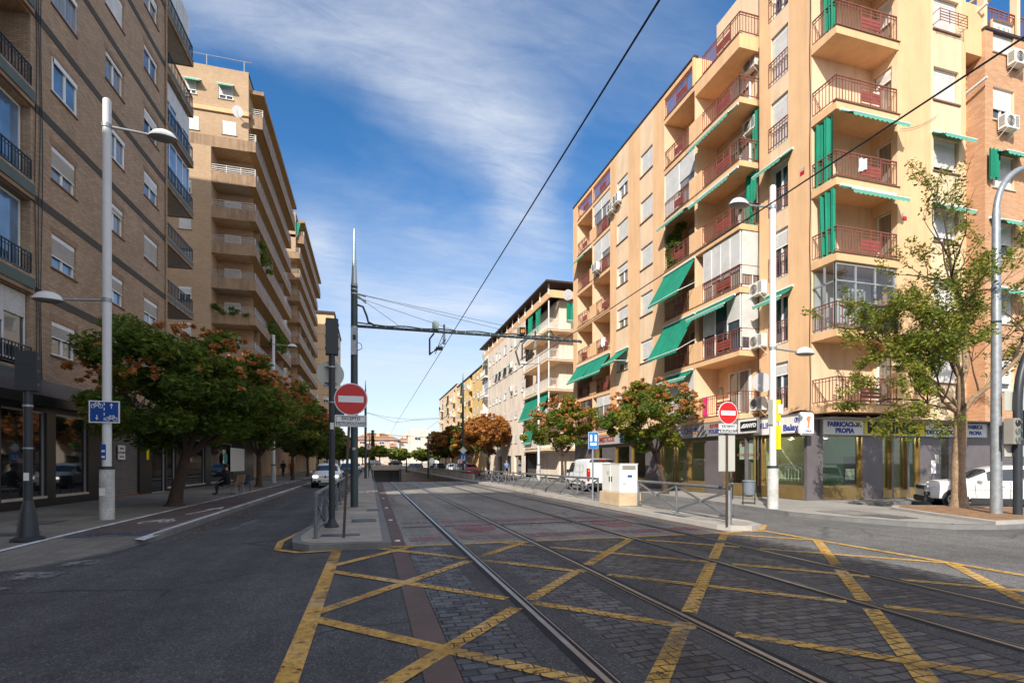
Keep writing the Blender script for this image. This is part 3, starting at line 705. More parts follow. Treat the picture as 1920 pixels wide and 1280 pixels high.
for z in (FL[0]+1.4,): 
    part('wall_plate',MB().lathe([(0,-.03),(.16,-.03),(.2,0)],'galvanised',n=16,axis='y'),B5,A.at(16.35,1.27,z))
# single door column with little railings
for k in range(7):
    window(B_,.69,FL[k]+.01,.93,2.0,shut=[.25,0,.35,.1,.97,.97,.35][k],dep=.2,sill=None,glass='pane_dark')
    railing(B_,B5,.62,-.06,FL[k]-.02,1.05,h=.95,panel=False)
    if k in (1,3): awning(B_,.35,FL[k]+2.2,1.55,.65,.42)
for z in (FL[1]+.15,FL[0]+.1,FL[2]-.35): ac(B_,-.25,z-.1 if z>5 else z,0)
dish(B_,.1 if 0 else 1.1,FL[0]+1.2,.42,-.75,.4)
# notch balconies at the corner
for k in range(7):
    o=cpart(('nb',),'balcony',lambda:MB().box(-.03,3.02,-.03,1.086,-.3,0,'plaster_peach').box(-.06,3.06,-.07,.1,0,.03,'sill_brown'),B5,T(16.65,15.08,FL[k]))
    r=cpart(('nbr',k==6),'railing',lambda:railing_mb(2.94,.98,left=1.05,right=.0,panel=True),o,T(.03,.03,.02))
    if k!=1: window(Dn,.14,FL[k]+.01,.7,2.05,shut=[0,0,.0,.0,.2,.45,.5][k],dep=.18,sill=None,leaves=1,glass='pane_curtain')
Nf=Face(B5,16.65,15.08,0)
for k in (2,3,5): awning(Nf,.15,FL[k]+2.47,2.7,.55 if k!=5 else .3,.36 if k!=5 else .2)
for k,w in ((2,.75),(3,1.0),(5,.45)):
    cloth(Nf,.03,FL[k]+2.45,w,2.5,.1,PI/2-.05,seed=k)
    o=None
glazing(Nf,.02,FL[1]+.03,2.9,2.42,y=.05,cols=3,mode='none',frame='grey_alu',rows=1,glass='glass_balcony',name='glazed_enclosure')
part('pane',MB().box(-.005,.005,.05,1.05,.03,2.4,'glass_balcony').box(-.03,.03,.5,.56,.03,2.4,'grey_alu').box(-.03,.03,.05,1.05,1.72,1.78,'grey_alu').box(-.03,.03,.05,.11,0,2.42,'grey_alu'),B5,T(16.7,15.1,FL[1]+.03),label='side pane of the glazed corner balcony')
part('cover',MB().box(1.15,2.95,-.045,-.03,.06,.97,'fabric_navy'),B5,T(16.65,15.08,FL[1]),label='dark blue cloth tied to the glazed balcony railing')
ac(Nf,1.4,FL[1]+1.25,1.05)
# side windows
for k in range(7):
    window(E_,1.87,FL[k]+.98,1.37,1.32,shut=[.97,.88,.8,.8,.97,.97,.7][k],dep=.24,glass='pane_dark',bar=(k==5))
    if k in (2,3): awning(E_,1.75,FL[k]+2.45,1.65,.5,.3)
for k in range(6):
    window(R_,.04,FL[k]+.78,.86,1.3,shut=.3 if k%2 else .0,dep=.12,sill='sill_light',glass='pane_blue')
    def lat():
        M=MB()
        for i in range(9):
            for j in range(11):
                if (i+j)%2==0: M.box(i*.11,i*.11+.11,-.05,.0,j*.125,j*.125+.12,'brick_orange')
                else: M.box(i*.11,i*.11+.11,-.02,.0,j*.125,j*.125+.03,'brick_orange')
        return M
    cpart(('lat',),'brick_lattice',lat,B5,R_.at(.05,-.03,FL[k]-.72))
part('exhaust_flue',MB().tube([(0,0,0),(.1,-.9,.25)],.06,'flue_white',10),B5,R_.at(.8,0,FL[5]+2.2)); part('exhaust_flue',MB().tube([(0,0,0),(.1,-.9,.25)],.06,'flue_white',10),B5,R_.at(.8,0,FL[4]+2.0))

part('wall_plaque',MB().box(0,.2,-.02,0,0,.26,'sign_red').box(0,.2,-.022,-.001,.14,.26,'sign_back'),B5,B_.at(2.25,0,FL[3]+.9)); part('wall_plaque',MB().box(0,.2,-.02,0,0,.26,'sign_red').box(0,.2,-.022,-.001,.14,.26,'sign_back'),B5,E_.at(.25,0,FL[2]+1.6))
# small balconies seen past the far corner
for k in (1,2,3,4,5):
    o=part('balcony',MB().box(16.2,18.5,38.4,39.3,FL[k]-.3,FL[k],'plaster_peach'),B5)
    part('railing',railing_mb(2.2,.95,left=-.8,panel=False),o,T(16.25,39.25,FL[k]))
cab=MB()
for (u0,z0,u1,z1,face) in ((2.75,3.6,2.72,20,B_),(-.02,3.7,-.0,20,B_)):
    cab.tube([tuple(face.M@Vector((u0+.02*math.sin(z*1.7),-.03,z))) for z in np.linspace(z0,z1,24)],.014,'wire',5)
cab.tube([tuple(B_.M@Vector((-3+5.9*t,-.05-.02*math.sin(t*20),3.62+.06*math.sin(t*23)))) for t in np.linspace(.5,1,30)],.03,'wire',6)
cab.tube([(16.55+3.2*t,16.08-.05*math.sin(9*t),3.45+.07*math.sin(t*14)) for t in np.linspace(0,1,30)],.03,'wire',6)
cab.tube([(16.6+5*t,15.03,15.3-1.5*4*t*(1-t)*.6) for t in np.linspace(.62,1,12)],.008,'wire',4)
part('cable',cab,B5)
# ---------------------------------------------------------------- ground floor shops
G1=MB(); GA=Face(B5,15.9,38.4,-PI/2); GB=Face(B5,16.4,18.97,-PI/2); GC=Face(B5,16.4,16.15,0)
def uA(px): return 38.4-pY(px,15.9)
def uB(px): return 18.97-pY(px,16.4)
def uC(px): return pX(px,16.15)-16.4
SH=[(GA,uA(1118),uA(1129)),(GA,uA(1153),uA(1180)),(GA,uA(1183),uA(1210)),(GA,uA(1238),uA(1262)),(GA,uA(1264),uA(1288)),(GA,uA(1290),uA(1321)),(GA,uA(1358),uA(1413)),
    (GB,uB(1427),uB(1508)),(GC,uC(1543),uC(1617)),(GC,uC(1655),uC(1672)),(GC,uC(1676),uC(1701)),(GC,uC(1705),uC(1725)),(GC,uC(1764),uC(1815))]
for f,a,b,l in ((GA,0,19.43,'gA'),(GB,0,2.82,'gB'),(GC,0,7.9,'gC')):
    hs=[Hole(x,y,.62 if l!='gC' or y<3.5 or x>6 else .5,2.72,.25,'gold_metal') for (g,x,y) in SH if g is f]
    wall(f,G1,a,b,.1,3.56,hs,'tile_dark')
G1.box(15.9,16.42,18.96,19.0,.1,3.56,'tile_dark').box(23.9,33,16.15,16.5,.1,3.3,'tile_dark')
G1.face([(16.4,15.08,3.3),(34,15.08,3.3),(34,16.15,3.3),(16.4,16.15,3.3)],'plaster_grey')
part('ground_floor_wall',G1,B5)
G2=MB()
G2.box(16.16,22.5,18.98,38.0,.12,.14,'shop_floor').box(22.5,22.6,18.98,38.2,.1,3.5,'shop_inside').box(16.2,22.5,26.2,26.3,.1,3.5,'shop_inside').box(16.2,22.5,38.1,38.2,.1,3.5,'shop_inside').box(16.2,22.5,18.85,18.95,.1,3.5,'shop_inside').box(16.2,22.5,18.95,38.1,3.4,3.45,'shop_inside')
G2.box(16.7,25,16.45,18.8,.12,.14,'shop_floor').box(16.7,25,18.7,18.8,.14,3.5,'shop_inside').box(25,25.1,16.45,18.7,.1,3.5,'shop_green').box(20.0,20.1,16.45,18.7,.14,3.4,'shop_green').box(16.7,25,16.45,18.7,3.3,3.35,'shop_inside')
part('shop_interior',G2,B5)
for g,x,y in SH:
    z0=.62 if not(g is GC and 3.5<y<6.2) else .5
    def sf():
        w=y-x; M=MB(); t=.07
        M.box(0,t,.12,.2,0,2.72-z0,'gold_metal').box(w-t,w,.12,.2,0,2.72-z0,'gold_metal').box(t,w-t,.12,.2,2.72-z0-t,2.72-z0,'gold_metal').box(t,w-t,.12,.2,0,t,'gold_metal')
        return M
    o=part('shop_window',sf(),B5,g.at(x,0,z0)); part('pane',MB().box(.05,y-x-.05,.15,.16,.05,2.67-z0,'glass_clear'),o)
    part('base_panel',MB().box(.0,y-x,-.012,.0,-z0+.16,-.02,'gold_metal').box(.06,y-x-.06,-.02,-.012,-z0+.24,-.1,'gold_metal'),o)
def furn(name,label,cat,x,y,z,build,rz=0): 
    t=thing(name,label,cat,T(x,y,z,rz)); build(t); return t
def bedhead(w,h,col):
    M=MB()
    for s in (0,w): M.tube([(s,0,0),(s,0,h)],.02,col,8).lathe([(.0,h),(.035,h+.02),(.035,h+.06),(0,h+.08)],col,(s,0,0),8)
    for i in range(1,8): s=w*i/8; M.tube([(s,0,.1),(s,0,h*.75+.25*h*math.sin(PI*i/8))],.01,col,6)
    M.tube([(w*t,0,h*.8+.28*h*math.sin(PI*t)) for t in np.linspace(0,1,17)],.016,col,6).tube([(0,0,.25*h),(w,0,.25*h)],.014,col,6)
    for c in (.3,.5,.7):
        M.tube([(w*c+.12*math.cos(a)*(1-a/14),0,h*.86+.12*math.sin(a)*(1-a/14)) for a in np.linspace(0,9,26)],.01,col,5,False)
    return M
furn('bed_headboard','white iron headboard with a tall scrolled crest, left one behind the shop glass','headboard',16.9,20.0,.75,lambda t:part('frame',bedhead(1.3,.8,'chair_white'),t),-PI/2)
furn('bed_headboard','white wrought iron headboard in the window next to the corner pillar','headboard',17.0,18.4,.75,lambda t:part('frame',bedhead(1.4,.75,'chair_white'),t),-PI/2)
for i,(yy,h) in enumerate(((23.0,1.1),(22.5,1.25),(21.9,.95))):
    def tr(t,h=h):
        M=MB().tube([(0,0,0),(0,0,h)],.014,'gold_metal' if h>1 else 'chair_white',6).lathe([(.16,0),(.12,.03)],'gold_metal',n=12)
        for k in range(6): a=k*1.1; M.tube([(0,0,h*.35+k*h*.1),(.1*math.cos(a),.1*math.sin(a),h*.35+k*h*.1+.05)],.01,'gold_metal',5)
        part('stem',M,t)
    furn('hall_stand',['tall brass hall stand, farthest of the three in the shop window','tallest brass hall stand, middle of the three in the shop window','short white hall stand, nearest of the three in the shop window'][i],'hall stand',16.8,yy,.65,tr)
furn('display_cabinet','two pale fridge-like cabinets joined side by side behind the side street glass','cabinet',24.0,16.75,.14,lambda t:(part('body',MB().box(0,.6,0,.5,0,1.7,'white_alu').box(.66,1.2,0,.5,0,1.45,'white_alu'),t,bevel=.02),part('handle',MB().box(.05,.09,-.03,0,1.0,1.3,'grey_alu').box(.7,.73,-.03,0,.9,1.2,'grey_alu'),t)))
def lampd(t):
    part('lamp_shade',MB().lathe([(.02,.14),(.05,.12),(.16,0),(.15,.0),(.04,.1)],'white_alu',n=16),t,smooth=True); part('bulb',MB().lathe([(.0,-.03),(.06,0),(.05,.04)],'lamp_glow',n=10),t); part('cord',MB().tube([(0,0,.12),(0,0,.7)],.006,'wire',4),t)
for i,(x,y) in enumerate(((17.4,18.0),(17.5,17.1),(18.1,16.9),(17.3,22.3))):
    furn('pendant_lamp',['small lit pendant lamp behind the window left of the corner pillar','small lit pendant lamp closest to the corner pillar, behind the street front glass','lit white pendant lamp behind the first side street window','small lit pendant lamp deep in the shop with the hall stands'][i],'lamp',x,y,2.6,lampd)
# ---- signs above the shops
def fascia(f,u0,u1,z0,z1,bg,name_label,items,dep=.14,name='shop_sign',side='grey_alu'):
    t=thing(name,name_label,'shop sign',f.at(u0,-.02,z0)); w=u1-u0;h=z1-z0
    part('box',MB().box(0,w,-dep,0,0,h,bg).box(-.03,w+.03,-dep-.01,0,-.03,0,side).box(-.03,w+.03,-dep-.01,0,h,h+.03,side).box(-.03,0,-dep-.01,0,0,h,side).box(w,w+.03,-dep-.01,0,0,h,side),t)
    for (s,u,z,size,m,sx,bold) in items: text(s,size,m,t,T(u,-dep-.004,z)@RX90,sx=sx,bold=bold)
    return t
fascia(GA,uA(1120),uA(1166),2.9,3.5,'plaster_grey','grey fascia sign with dark red capitals above the farthest shop windows',[('DOMESTICOS',(uA(1166)-uA(1120))*.4,.3,.5,'ink_red',.95,.02)])
fascia(GA,uA(1166.5),uA(1213),2.9,3.5,'ink_blue','dark blue fascia sign with worn pale capitals half hidden by the street tree',[('SOFAS  Y  BASES',1.9,.3,.34,'sign_white',1.1,.01)])
fascia(GA,uA(1240),uA(1325),2.9,3.5,'rail_silver','long grey fascia sign with faint blue capitals above the glass doors',[('COLCHON',2.6,.3,.42,'ink_blue',1.,.0)])
fascia(GA,uA(1326),uA(1389),2.9,3.5,'rail_silver','grey fascia sign with slanted blue and red words left of the black one',[('REVER',.75,.44,.24,'ink_red',1.,.01),('POLIESTER',.95,.18,.26,'ink_blue',1.,.01)])
fascia(GA,uA(1390),uA(1425)-.02,2.9,3.5,'plaster_white','pale fascia sign with a black panel and white capitals',[])
x_=uA(1395); t_=thing('shop_sign','small black panel with bold white capitals fixed on the pale fascia','shop sign',GA.at(x_,-.18,2.99)); part('panel',MB().box(0,1.0,-.02,0,0,.4,'ink_black'),t_); text('◢SANYO',.23,'sign_white',t_,T(.5,-.024,.2)@RX90,bold=.012)
fascia(GB,0.02,uB(1465),2.8,3.45,'plaster_white','white fascia sign with blue capitals, partly behind the white lamp post',[('PHILIPS',.68,.36,.33,'ink_blue',.95,.008)])
b_=fascia(GB,uB(1466),2.72,2.8,3.45,'plaster_white','white fascia sign with blue rounded lettering and a round blue emblem by the corner pillar',[('Balay',.62,.2,.34,'ink_blue',1.1,.012),('B',.62+.3,.5,.13,'ink_blue',1.,.01)])
part('emblem',MB().tube([(.09*math.cos(a),0,.09*math.sin(a)) for a in np.linspace(0,2*PI,21)],.012,'ink_blue',5,False),b_,T(.92,-.15,.5))
t_=thing('projecting_sign','white rounded light box with an orange mark sticking out at the street corner','shop sign',T(15.95,15.75,2.65))
part('box',MB().box(-.32,.32,-.1,.1,0,.86,'sign_white'),t_,bevel=.06)
part('mark',MB().face([(-.05,-.106,.25),(.04,-.106,.28),(.06,-.106,.5),(.12,-.106,.68),(-.02,-.106,.72),(-.1,-.106,.6),(-.02,-.106,.48)],'ink_orange'),t_); text('•TEKA•',.1,'ink_blue',t_,T(0,-.108,.14)@RX90); part('bracket',MB().bar((.3,0,.8),(.45,.4,.8),.04,.04,'dark_metal'),t_)
fascia(GC,uC(1537),uC(1612),2.72,3.27,'sign_white','white sign with two lines of blue capitals above the first side street window',[('FABRICACION',1.06,.385,.25,'ink_blue',1.05,.014),('PROPIA',1.06,.14,.26,'ink_blue',1.05,.014)])
fascia(GC,uC(1613.5),uC(1727),2.72,3.27,'sign_yellow','bright yellow sign with large black capitals behind the leaves of the side street tree',[('MERINO',1.45,.27,.6,'ink_black',1.15,.03)])
fascia(GC,uC(1728.5),uC(1797),2.72,3.27,'sign_white','white sign with black slanted words beside the yellow one',[('MUEBLES',.95,.4,.22,'ink_black',1.1,.01),('DECORACION',.95,.15,.25,'ink_black',1.1,.012)])
fascia(GC,uC(1800),uC(1842),2.72,3.27,'sign_white','short white sign with blue capitals right of the tree trunk',[('FABRICA',.66,.4,.22,'ink_blue',1.,.01),('PROPIA',.66,.15,.22,'ink_blue',1.,.01)])
t_=thing('window_poster','white poster with red and orange capitals inside the glass beside the pale gate pillar','poster',GA.at(uA(1380),.2,1.75)); part('sheet',MB().box(0,1.15,-.01,0,0,.85,'sign_white'),t_); text('EN',.24,'ink_red',t_,T(.3,-.016,.66)@RX90,bold=.01); text('CONDICIONADO',.17,'ink_orange',t_,T(.56,-.016,.2)@RX90,bold=.006)
t_=thing('paper_notice','two white paper sheets pasted on the dark pillar of the side street front','notice',GC.at(uC(1746),-.002,1.15)); part('sheet',MB().box(0,.26,-.008,0,0,.55,'sign_white').box(.2,.42,-.012,-.001,.42,.8,'sign_back'),t_)
t_=thing('window_poster','dark poster with pale figures standing inside the first side street window','poster',GC.at(uC(1596),.35,.75)); part('sheet',MB().box(0,.62,-.02,0,0,1.1,'ink_black').box(.08,.54,-.025,-.02,.15,.6,'sign_back'),t_)
# ================================================================ ORANGE BRICK BUILDING on the side street
B6=thing('apartment_building','orange brick apartment block with white shutters and air conditioners on the side street','apartment block',T(24.35,15.08,0))
F6=Face(B6,0,0,0); W6=MB(); h6=[]
for k in range(6):
    for u in (.45,3.6,5.9,9.0): h6.append(Hole(u,u+1.25,FL[k]+.8,FL[k]+2.15,.22,'plaster_cream'))
wall(F6,W6,0,12,3.3,19.4,h6,'brick_orange'); W6.face([(0,0,3.3),(0,.72,3.3),(0,.72,19.4),(0,0,19.4)],'brick_orange')
W6.box(.02,12,.6,14,3.3,19.2,'brick_orange').box(0,12,1.05,1.2,0,3.3,'tile_dark').box(-.03,12.03,-.05,.25,19.4,19.5,'roof_brown')
part('wall',W6,B6)
for k in range(6):
    for j,u in enumerate((.45,3.6,5.9,9.0)): window(F6,u,FL[k]+.8,1.25,1.35,shut=rr.choice([.97,.6,.75]),dep=.2,glass='pane_dark',sill='sill_light')
for u,z in ((1.15,FL[5]+.25),(.6,FL[4]+.3),(2.3,FL[4]-.4),(2.3,FL[3]+.4)): ac(F6,u,z,0)
railing(F6,B6,.3,.1,19.5,1.6,h=.95,panel=True); railing(F6,B6,2.2,.1,19.5,4,h=.95,panel=True)
part('pergola',MB().box(1.95,2.15,.05,.3,19.5,22,'plaster_cream').box(0,.2,.05,.3,19.5,22,'plaster_cream').box(-.2,6,.0,.3,21.9,22.2,'sill_light').box(.5,.65,.0,3,21.8,21.9,'sill_light').box(1.1,1.25,.0,3,21.8,21.9,'sill_light').box(1.7,1.85,.0,3,21.8,21.9,'sill_light'),B6)
for k,u in ((3,.3),(2,.2),(1,.3),(3,3.4)): awning(F6,u,FL[k]+2.25,1.7,.6,.3)
cloth(F6,-.05,FL[3]+2.2,.6,1.2,-.2,seed=2)

part('inner_lining',MB().box(.1,2.9,1.03,1.06,.05,2.4,'plaster_white').box(.4,1.3,.7,1.02,.05,1.0,'white_alu').box(1.9,2.6,.75,1.02,.05,1.3,'white_alu'),B5,T(16.65,15.08,FL[1]))
for i,(x,y,e) in enumerate(((17.6,17.6,28),(20.8,17.3,22),(17.6,22.4,30),(18,30.,28),(23,17.4,20))):
    ld=bpy.data.lights.new('shop_light','POINT'); ld.energy=e*.75; ld.shadow_soft_size=.15; ld.color=(1,.93,.8); lo=bpy.data.objects.new('shop_light',ld); COL.objects.link(lo); lo.location=(x,y,2.75)

cloth(A,16.75,FL[0]+.95,.28,.85,-.02,m='cloth_magenta',seed=4,lab='bright pink towel hung over the lowest balcony railing')
cloth(A,5.3,FL[2]+.95,.5,.6,-.02,m='cloth_white',seed=5,lab='white cloth drying on a balcony railing'); cloth(Nf,1.0,FL[3]+.85,.5,.45,.0,m='cloth_white',seed=6,lab='white cloth drying on a corner balcony railing')

# ================================================================ LEFT BROWN BRICK BUILDING
ang1=math.radians(1.57)
B1=thing('apartment_building','tall brown brick apartment block with dark floor bands and black balcony railings on the left','apartment block',T(-10.73,18.96,0,-ang1))
FA=Face(B1,0,-7.9,PI/2)     # u runs up the street, u=7.9 at the picture's left edge
Wb=MB(); hs=[]
band=[4.35+3.05*k for k in range(9)]
wc=[(10.35,1.45),(13.9,1.5),(17.4,1.55),(4.0,1.45)]
for z in band[:-1]:
    for u,w in wc: hs.append(Hole(u,u+w,z+1.0,z+2.2,.22,'brick_brown'))
    hs.append(Hole(6.2,9.25,z+.05,z+2.72,1.3,'brick_brown','brick_brown'))
wall(FA,Wb,2.9,19.97,4.2,30,hs,'brick_brown')
Wb.xform(Matrix.Identity(4))
def fb(m,u0,u1,y0,y1,z0,z1,mt): q=MB().box(u0,u1,y0,y1,z0,z1,mt); m.add(q,FA.M)
for z in band: fb(Wb,9.3,19.97,-.02,0,z-.28,z,'band_brown'); fb(Wb,2.9,6.1,-.02,0,z-.28,z,'band_brown'); [fb(Wb,u-.12,u+w+.12,-.005,0,z+2.2,z+2.42,'brick_lintel') for u,w in wc if z<28]
fb(Wb,19.96,19.98,.0,1.6,4.2,30,'brick_brown'); fb(Wb,19.9,24,1.6,1.8,4.2,30,'brick_brown'); fb(Wb,2.92,19.9,1.4,16,4.2,29.9,'brick_brown'); fb(Wb,19.9,23.9,1.7,16,4.2,29.9,'brick_brown'); fb(Wb,2.9,2.92,0,1.5,4.2,30,'brick_brown')
fb(Wb,2.9,23.9,12,40,29.9,40,'brick_brown'); fb(Wb,2.8,24,-.3,2,30,30.25,'slab_tan')
part('wall',Wb,B1)
r4=random.Random(9)
for k,z in enumerate(band[:-1]):
    for j,(u,w) in enumerate(wc):
        s=r4.choice([-.12,0,.12])+[[.45,.6,.97],[.5,.5,.45],[.45,.4,.97],[.0,.0,.3],[.0,.0,.5],[.97,.97,.0],[.97,.5,.4],[.6,.97,.97]][k][j%3]
        s=min(.97,max(0,s)); st=(k in (3,4) and j==0) or (k==3 and j==1)
        window(FA,u,z+1.0,w,1.2,shut=s,dep=.06 if st else .16,glass=r4.choice(['pane_blue','pane_curtain','pane_dark','pane_curtain']),shutter='shutter_beige' if k<3 else 'shutter_white',frame='grey_alu' if k==4 and j==0 else 'white_alu')
    # loggia with front railing
    o=cpart('b1s','balcony',lambda:MB().box(0,3.05,-.12,1.3,-.35,.0,'slab_tan').box(0,3.05,-.13,.05,.0,.22,'brick_brown').box(0.05,3.0,-.16,-.13,-.22,.12,'panel_green'),B1,FA.at(6.2,0,z+.05))
    railing(FA,o,6.25,-.05,z+.27,2.95,h=.72,m='rail_black',panel=False,th=.022)
    if k in (0,1,2,4,5,6): 
        glazing(FA,6.23,z+.5,2.98,2.2,y=.25 if k!=0 else .12,cols=3,mode='shutter' if k in (0,5) else 'none',drop=(.35,.5,.35),glass='pane_blue' if k in (1,2,4) else 'pane_dark')
    else: ac(FA,7.3,z+1.7,1.25); window(FA,6.5,z+.1,1.3,2.1,shut=.3,dep=1.28,sill=None)
    # corner balcony at the far end
    o=cpart('b1c','balcony',lambda:MB().box(0,3.88,0,1.58,-.28,0,'plaster_grey').box(0,3.88,-.02,.1,-.3,.12,'slab_tan').box(.05,3.8,-.035,-.02,-.16,.04,'panel_green').box(3.78,3.9,0,1.58,-.3,.12,'slab_tan'),B1,FA.at(19.99,0,z+.05))
    r=railing(FA,o,20.0,.03,z+.15,3.82,h=.78,m='rail_black',panel=False,right=1.45,th=.022)
    if k in (4,5,7): glazing(FA,20.05,z+.12,3.75,2.55,y=.22,cols=4,side=1.3,mode='shutter' if k in (5,7) else 'none',drop=(.4,.4,.5,.45) if k==5 else .97,glass='pane_blue')
part('drainpipe',MB().tube([(0,0,4.3),(0,0,29)],.05,'brick_brown',8),B1,FA.at(19.8,-.06,0))
cb=MB()
for q in (9.45,9.62,9.75): cb.tube([(q+.05*math.sin(z*.7+q*9),-.04,z) for z in np.linspace(4.3,29,60)],.014,'wire',5)
part('cable',cb,B1,FA.M)
# podium with dark shops running on past the block
Pg=MB(); FG=Face(B1,0.12,-7.9,PI/2)
def u1(px): 
    r=_ray(px,868); d=(math.sin(ang1),math.cos(ang1)); nx,ny=-10.61,18.96
    det=r[0]*(-d[1])+d[0]*r[1]; t=(nx*(-d[1])+d[0]*ny)/det; return 7.9+(r[0]*t-nx)*d[0]+(r[1]*t-ny)*d[1]
sh=[(3.2,5,.5,3.3),(5.3,7.4,.5,3.3),(u1(2),u1(88),.45,3.3),(u1(105),u1(166),.45,3.3),(u1(212),u1(262),.1,3.0),(u1(285),u1(311),.1,3.0),(u1(314),u1(330),.3,3.0),(u1(348),u1(385),.3,3.0),(u1(396),u1(436),.3,3.0)]
wall(FG,Pg,2.9,38,.1,4.32,[Hole(a,b,c,d,.2,'stone_black') for a,b,c,d in sh if b<37.9],'stone_black')
q=MB().box(2.9,38,-.5,0.1,3.45,3.75,'stone_black').box(2.9,38,-.25,.3,3.75,4.3,'tile_dark').box(23,38,.3,20,3.9,4.3,'plaster_grey').box(2.9,38,1.5,1.6,.1,3.5,'stone_black').box(2.88,2.9,0,1.5,.1,4.3,'stone_black'); Pg.add(q,FG.M)
part('ground_floor_wall',Pg,B1)
for i,(a,b,c,d) in enumerate(sh):
    if b>37.9: continue
    w=b-a
    if i==4:
        part('roller_shutter',MB().box(0,w,.1,.14,0,2.9,'shutter_metal').box(-.02,w+.02,.04,.2,-.02,.1,'wood'),B1,FG.at(a,0,c)); continue
    M=MB(); t=.06
    M.box(0,t,.08,.16,0,d-c,'grey_alu').box(w-t,w,.08,.16,0,d-c,'grey_alu').box(0,w,.07,.17,d-c-t,d-c,'grey_alu').box(0,w,-.02,.17,-.05,.03,'sill_light')
    o=part('shop_window',M,B1,FG.at(a,0,c)); part('pane',MB().box(.04,w-.04,.11,.12,.03,d-c-.04,'shop_glass_dark'),o)
for (px,z,w,h,mm,lab,nm) in ((230,2.05,.62,.62,'sign_white','white square notice with three grey lines hung on the roller shutter','notice'),(276,2.0,.25,.5,'leaf_lime','small yellow green notice on the grey pillar by the roller shutter','notice')):
    t_=thing('notice',lab,nm,(LOCM[B1.name]@FG.at(u1(px)-w/2,.03 if w>.5 else -.03,z-h/2))); part('sheet',MB().box(0,w,0,.02,0,h,mm if mm!='leaf_lime' else 'sign_yellow'),t_)
    if w>.5:
        for i,s in enumerate(('VADO','SE ALQUILA','LOCAL')): text(s,.12,'ink_black',t_,T(w/2,-.004,.48-i*.18)@RX90)
# wall behind the camera side that throws the afternoon shade over the junction
B0=thing('apartment_building','brown brick apartment block beyond the side street, behind the viewer','apartment block',T(-10.73,3.1,0))
F0=Face(B0,0,-40,PI/2); W0=MB(); h0=[Hole(2+4*i,3.5+4*i,4.6+3.05*k,5.9+3.05*k,.2,'brick_brown') for i in range(9) for k in range(5)]
wall(F0,W0,0,40,0,21.5,h0,'brick_brown'); W0.box(-58,-.25,-40,-.02,0,21.5,'brick_brown').face([(-.25,0,0),(-.25,0,21.5),(0,0,21.5),(0,0,0)],'brick_brown')
part('wall',W0,B0)
for i in range(5,9):
    for k in range(5): window(F0,2+4*i,4.6+3.05*k,1.5,1.3,shut=.5)
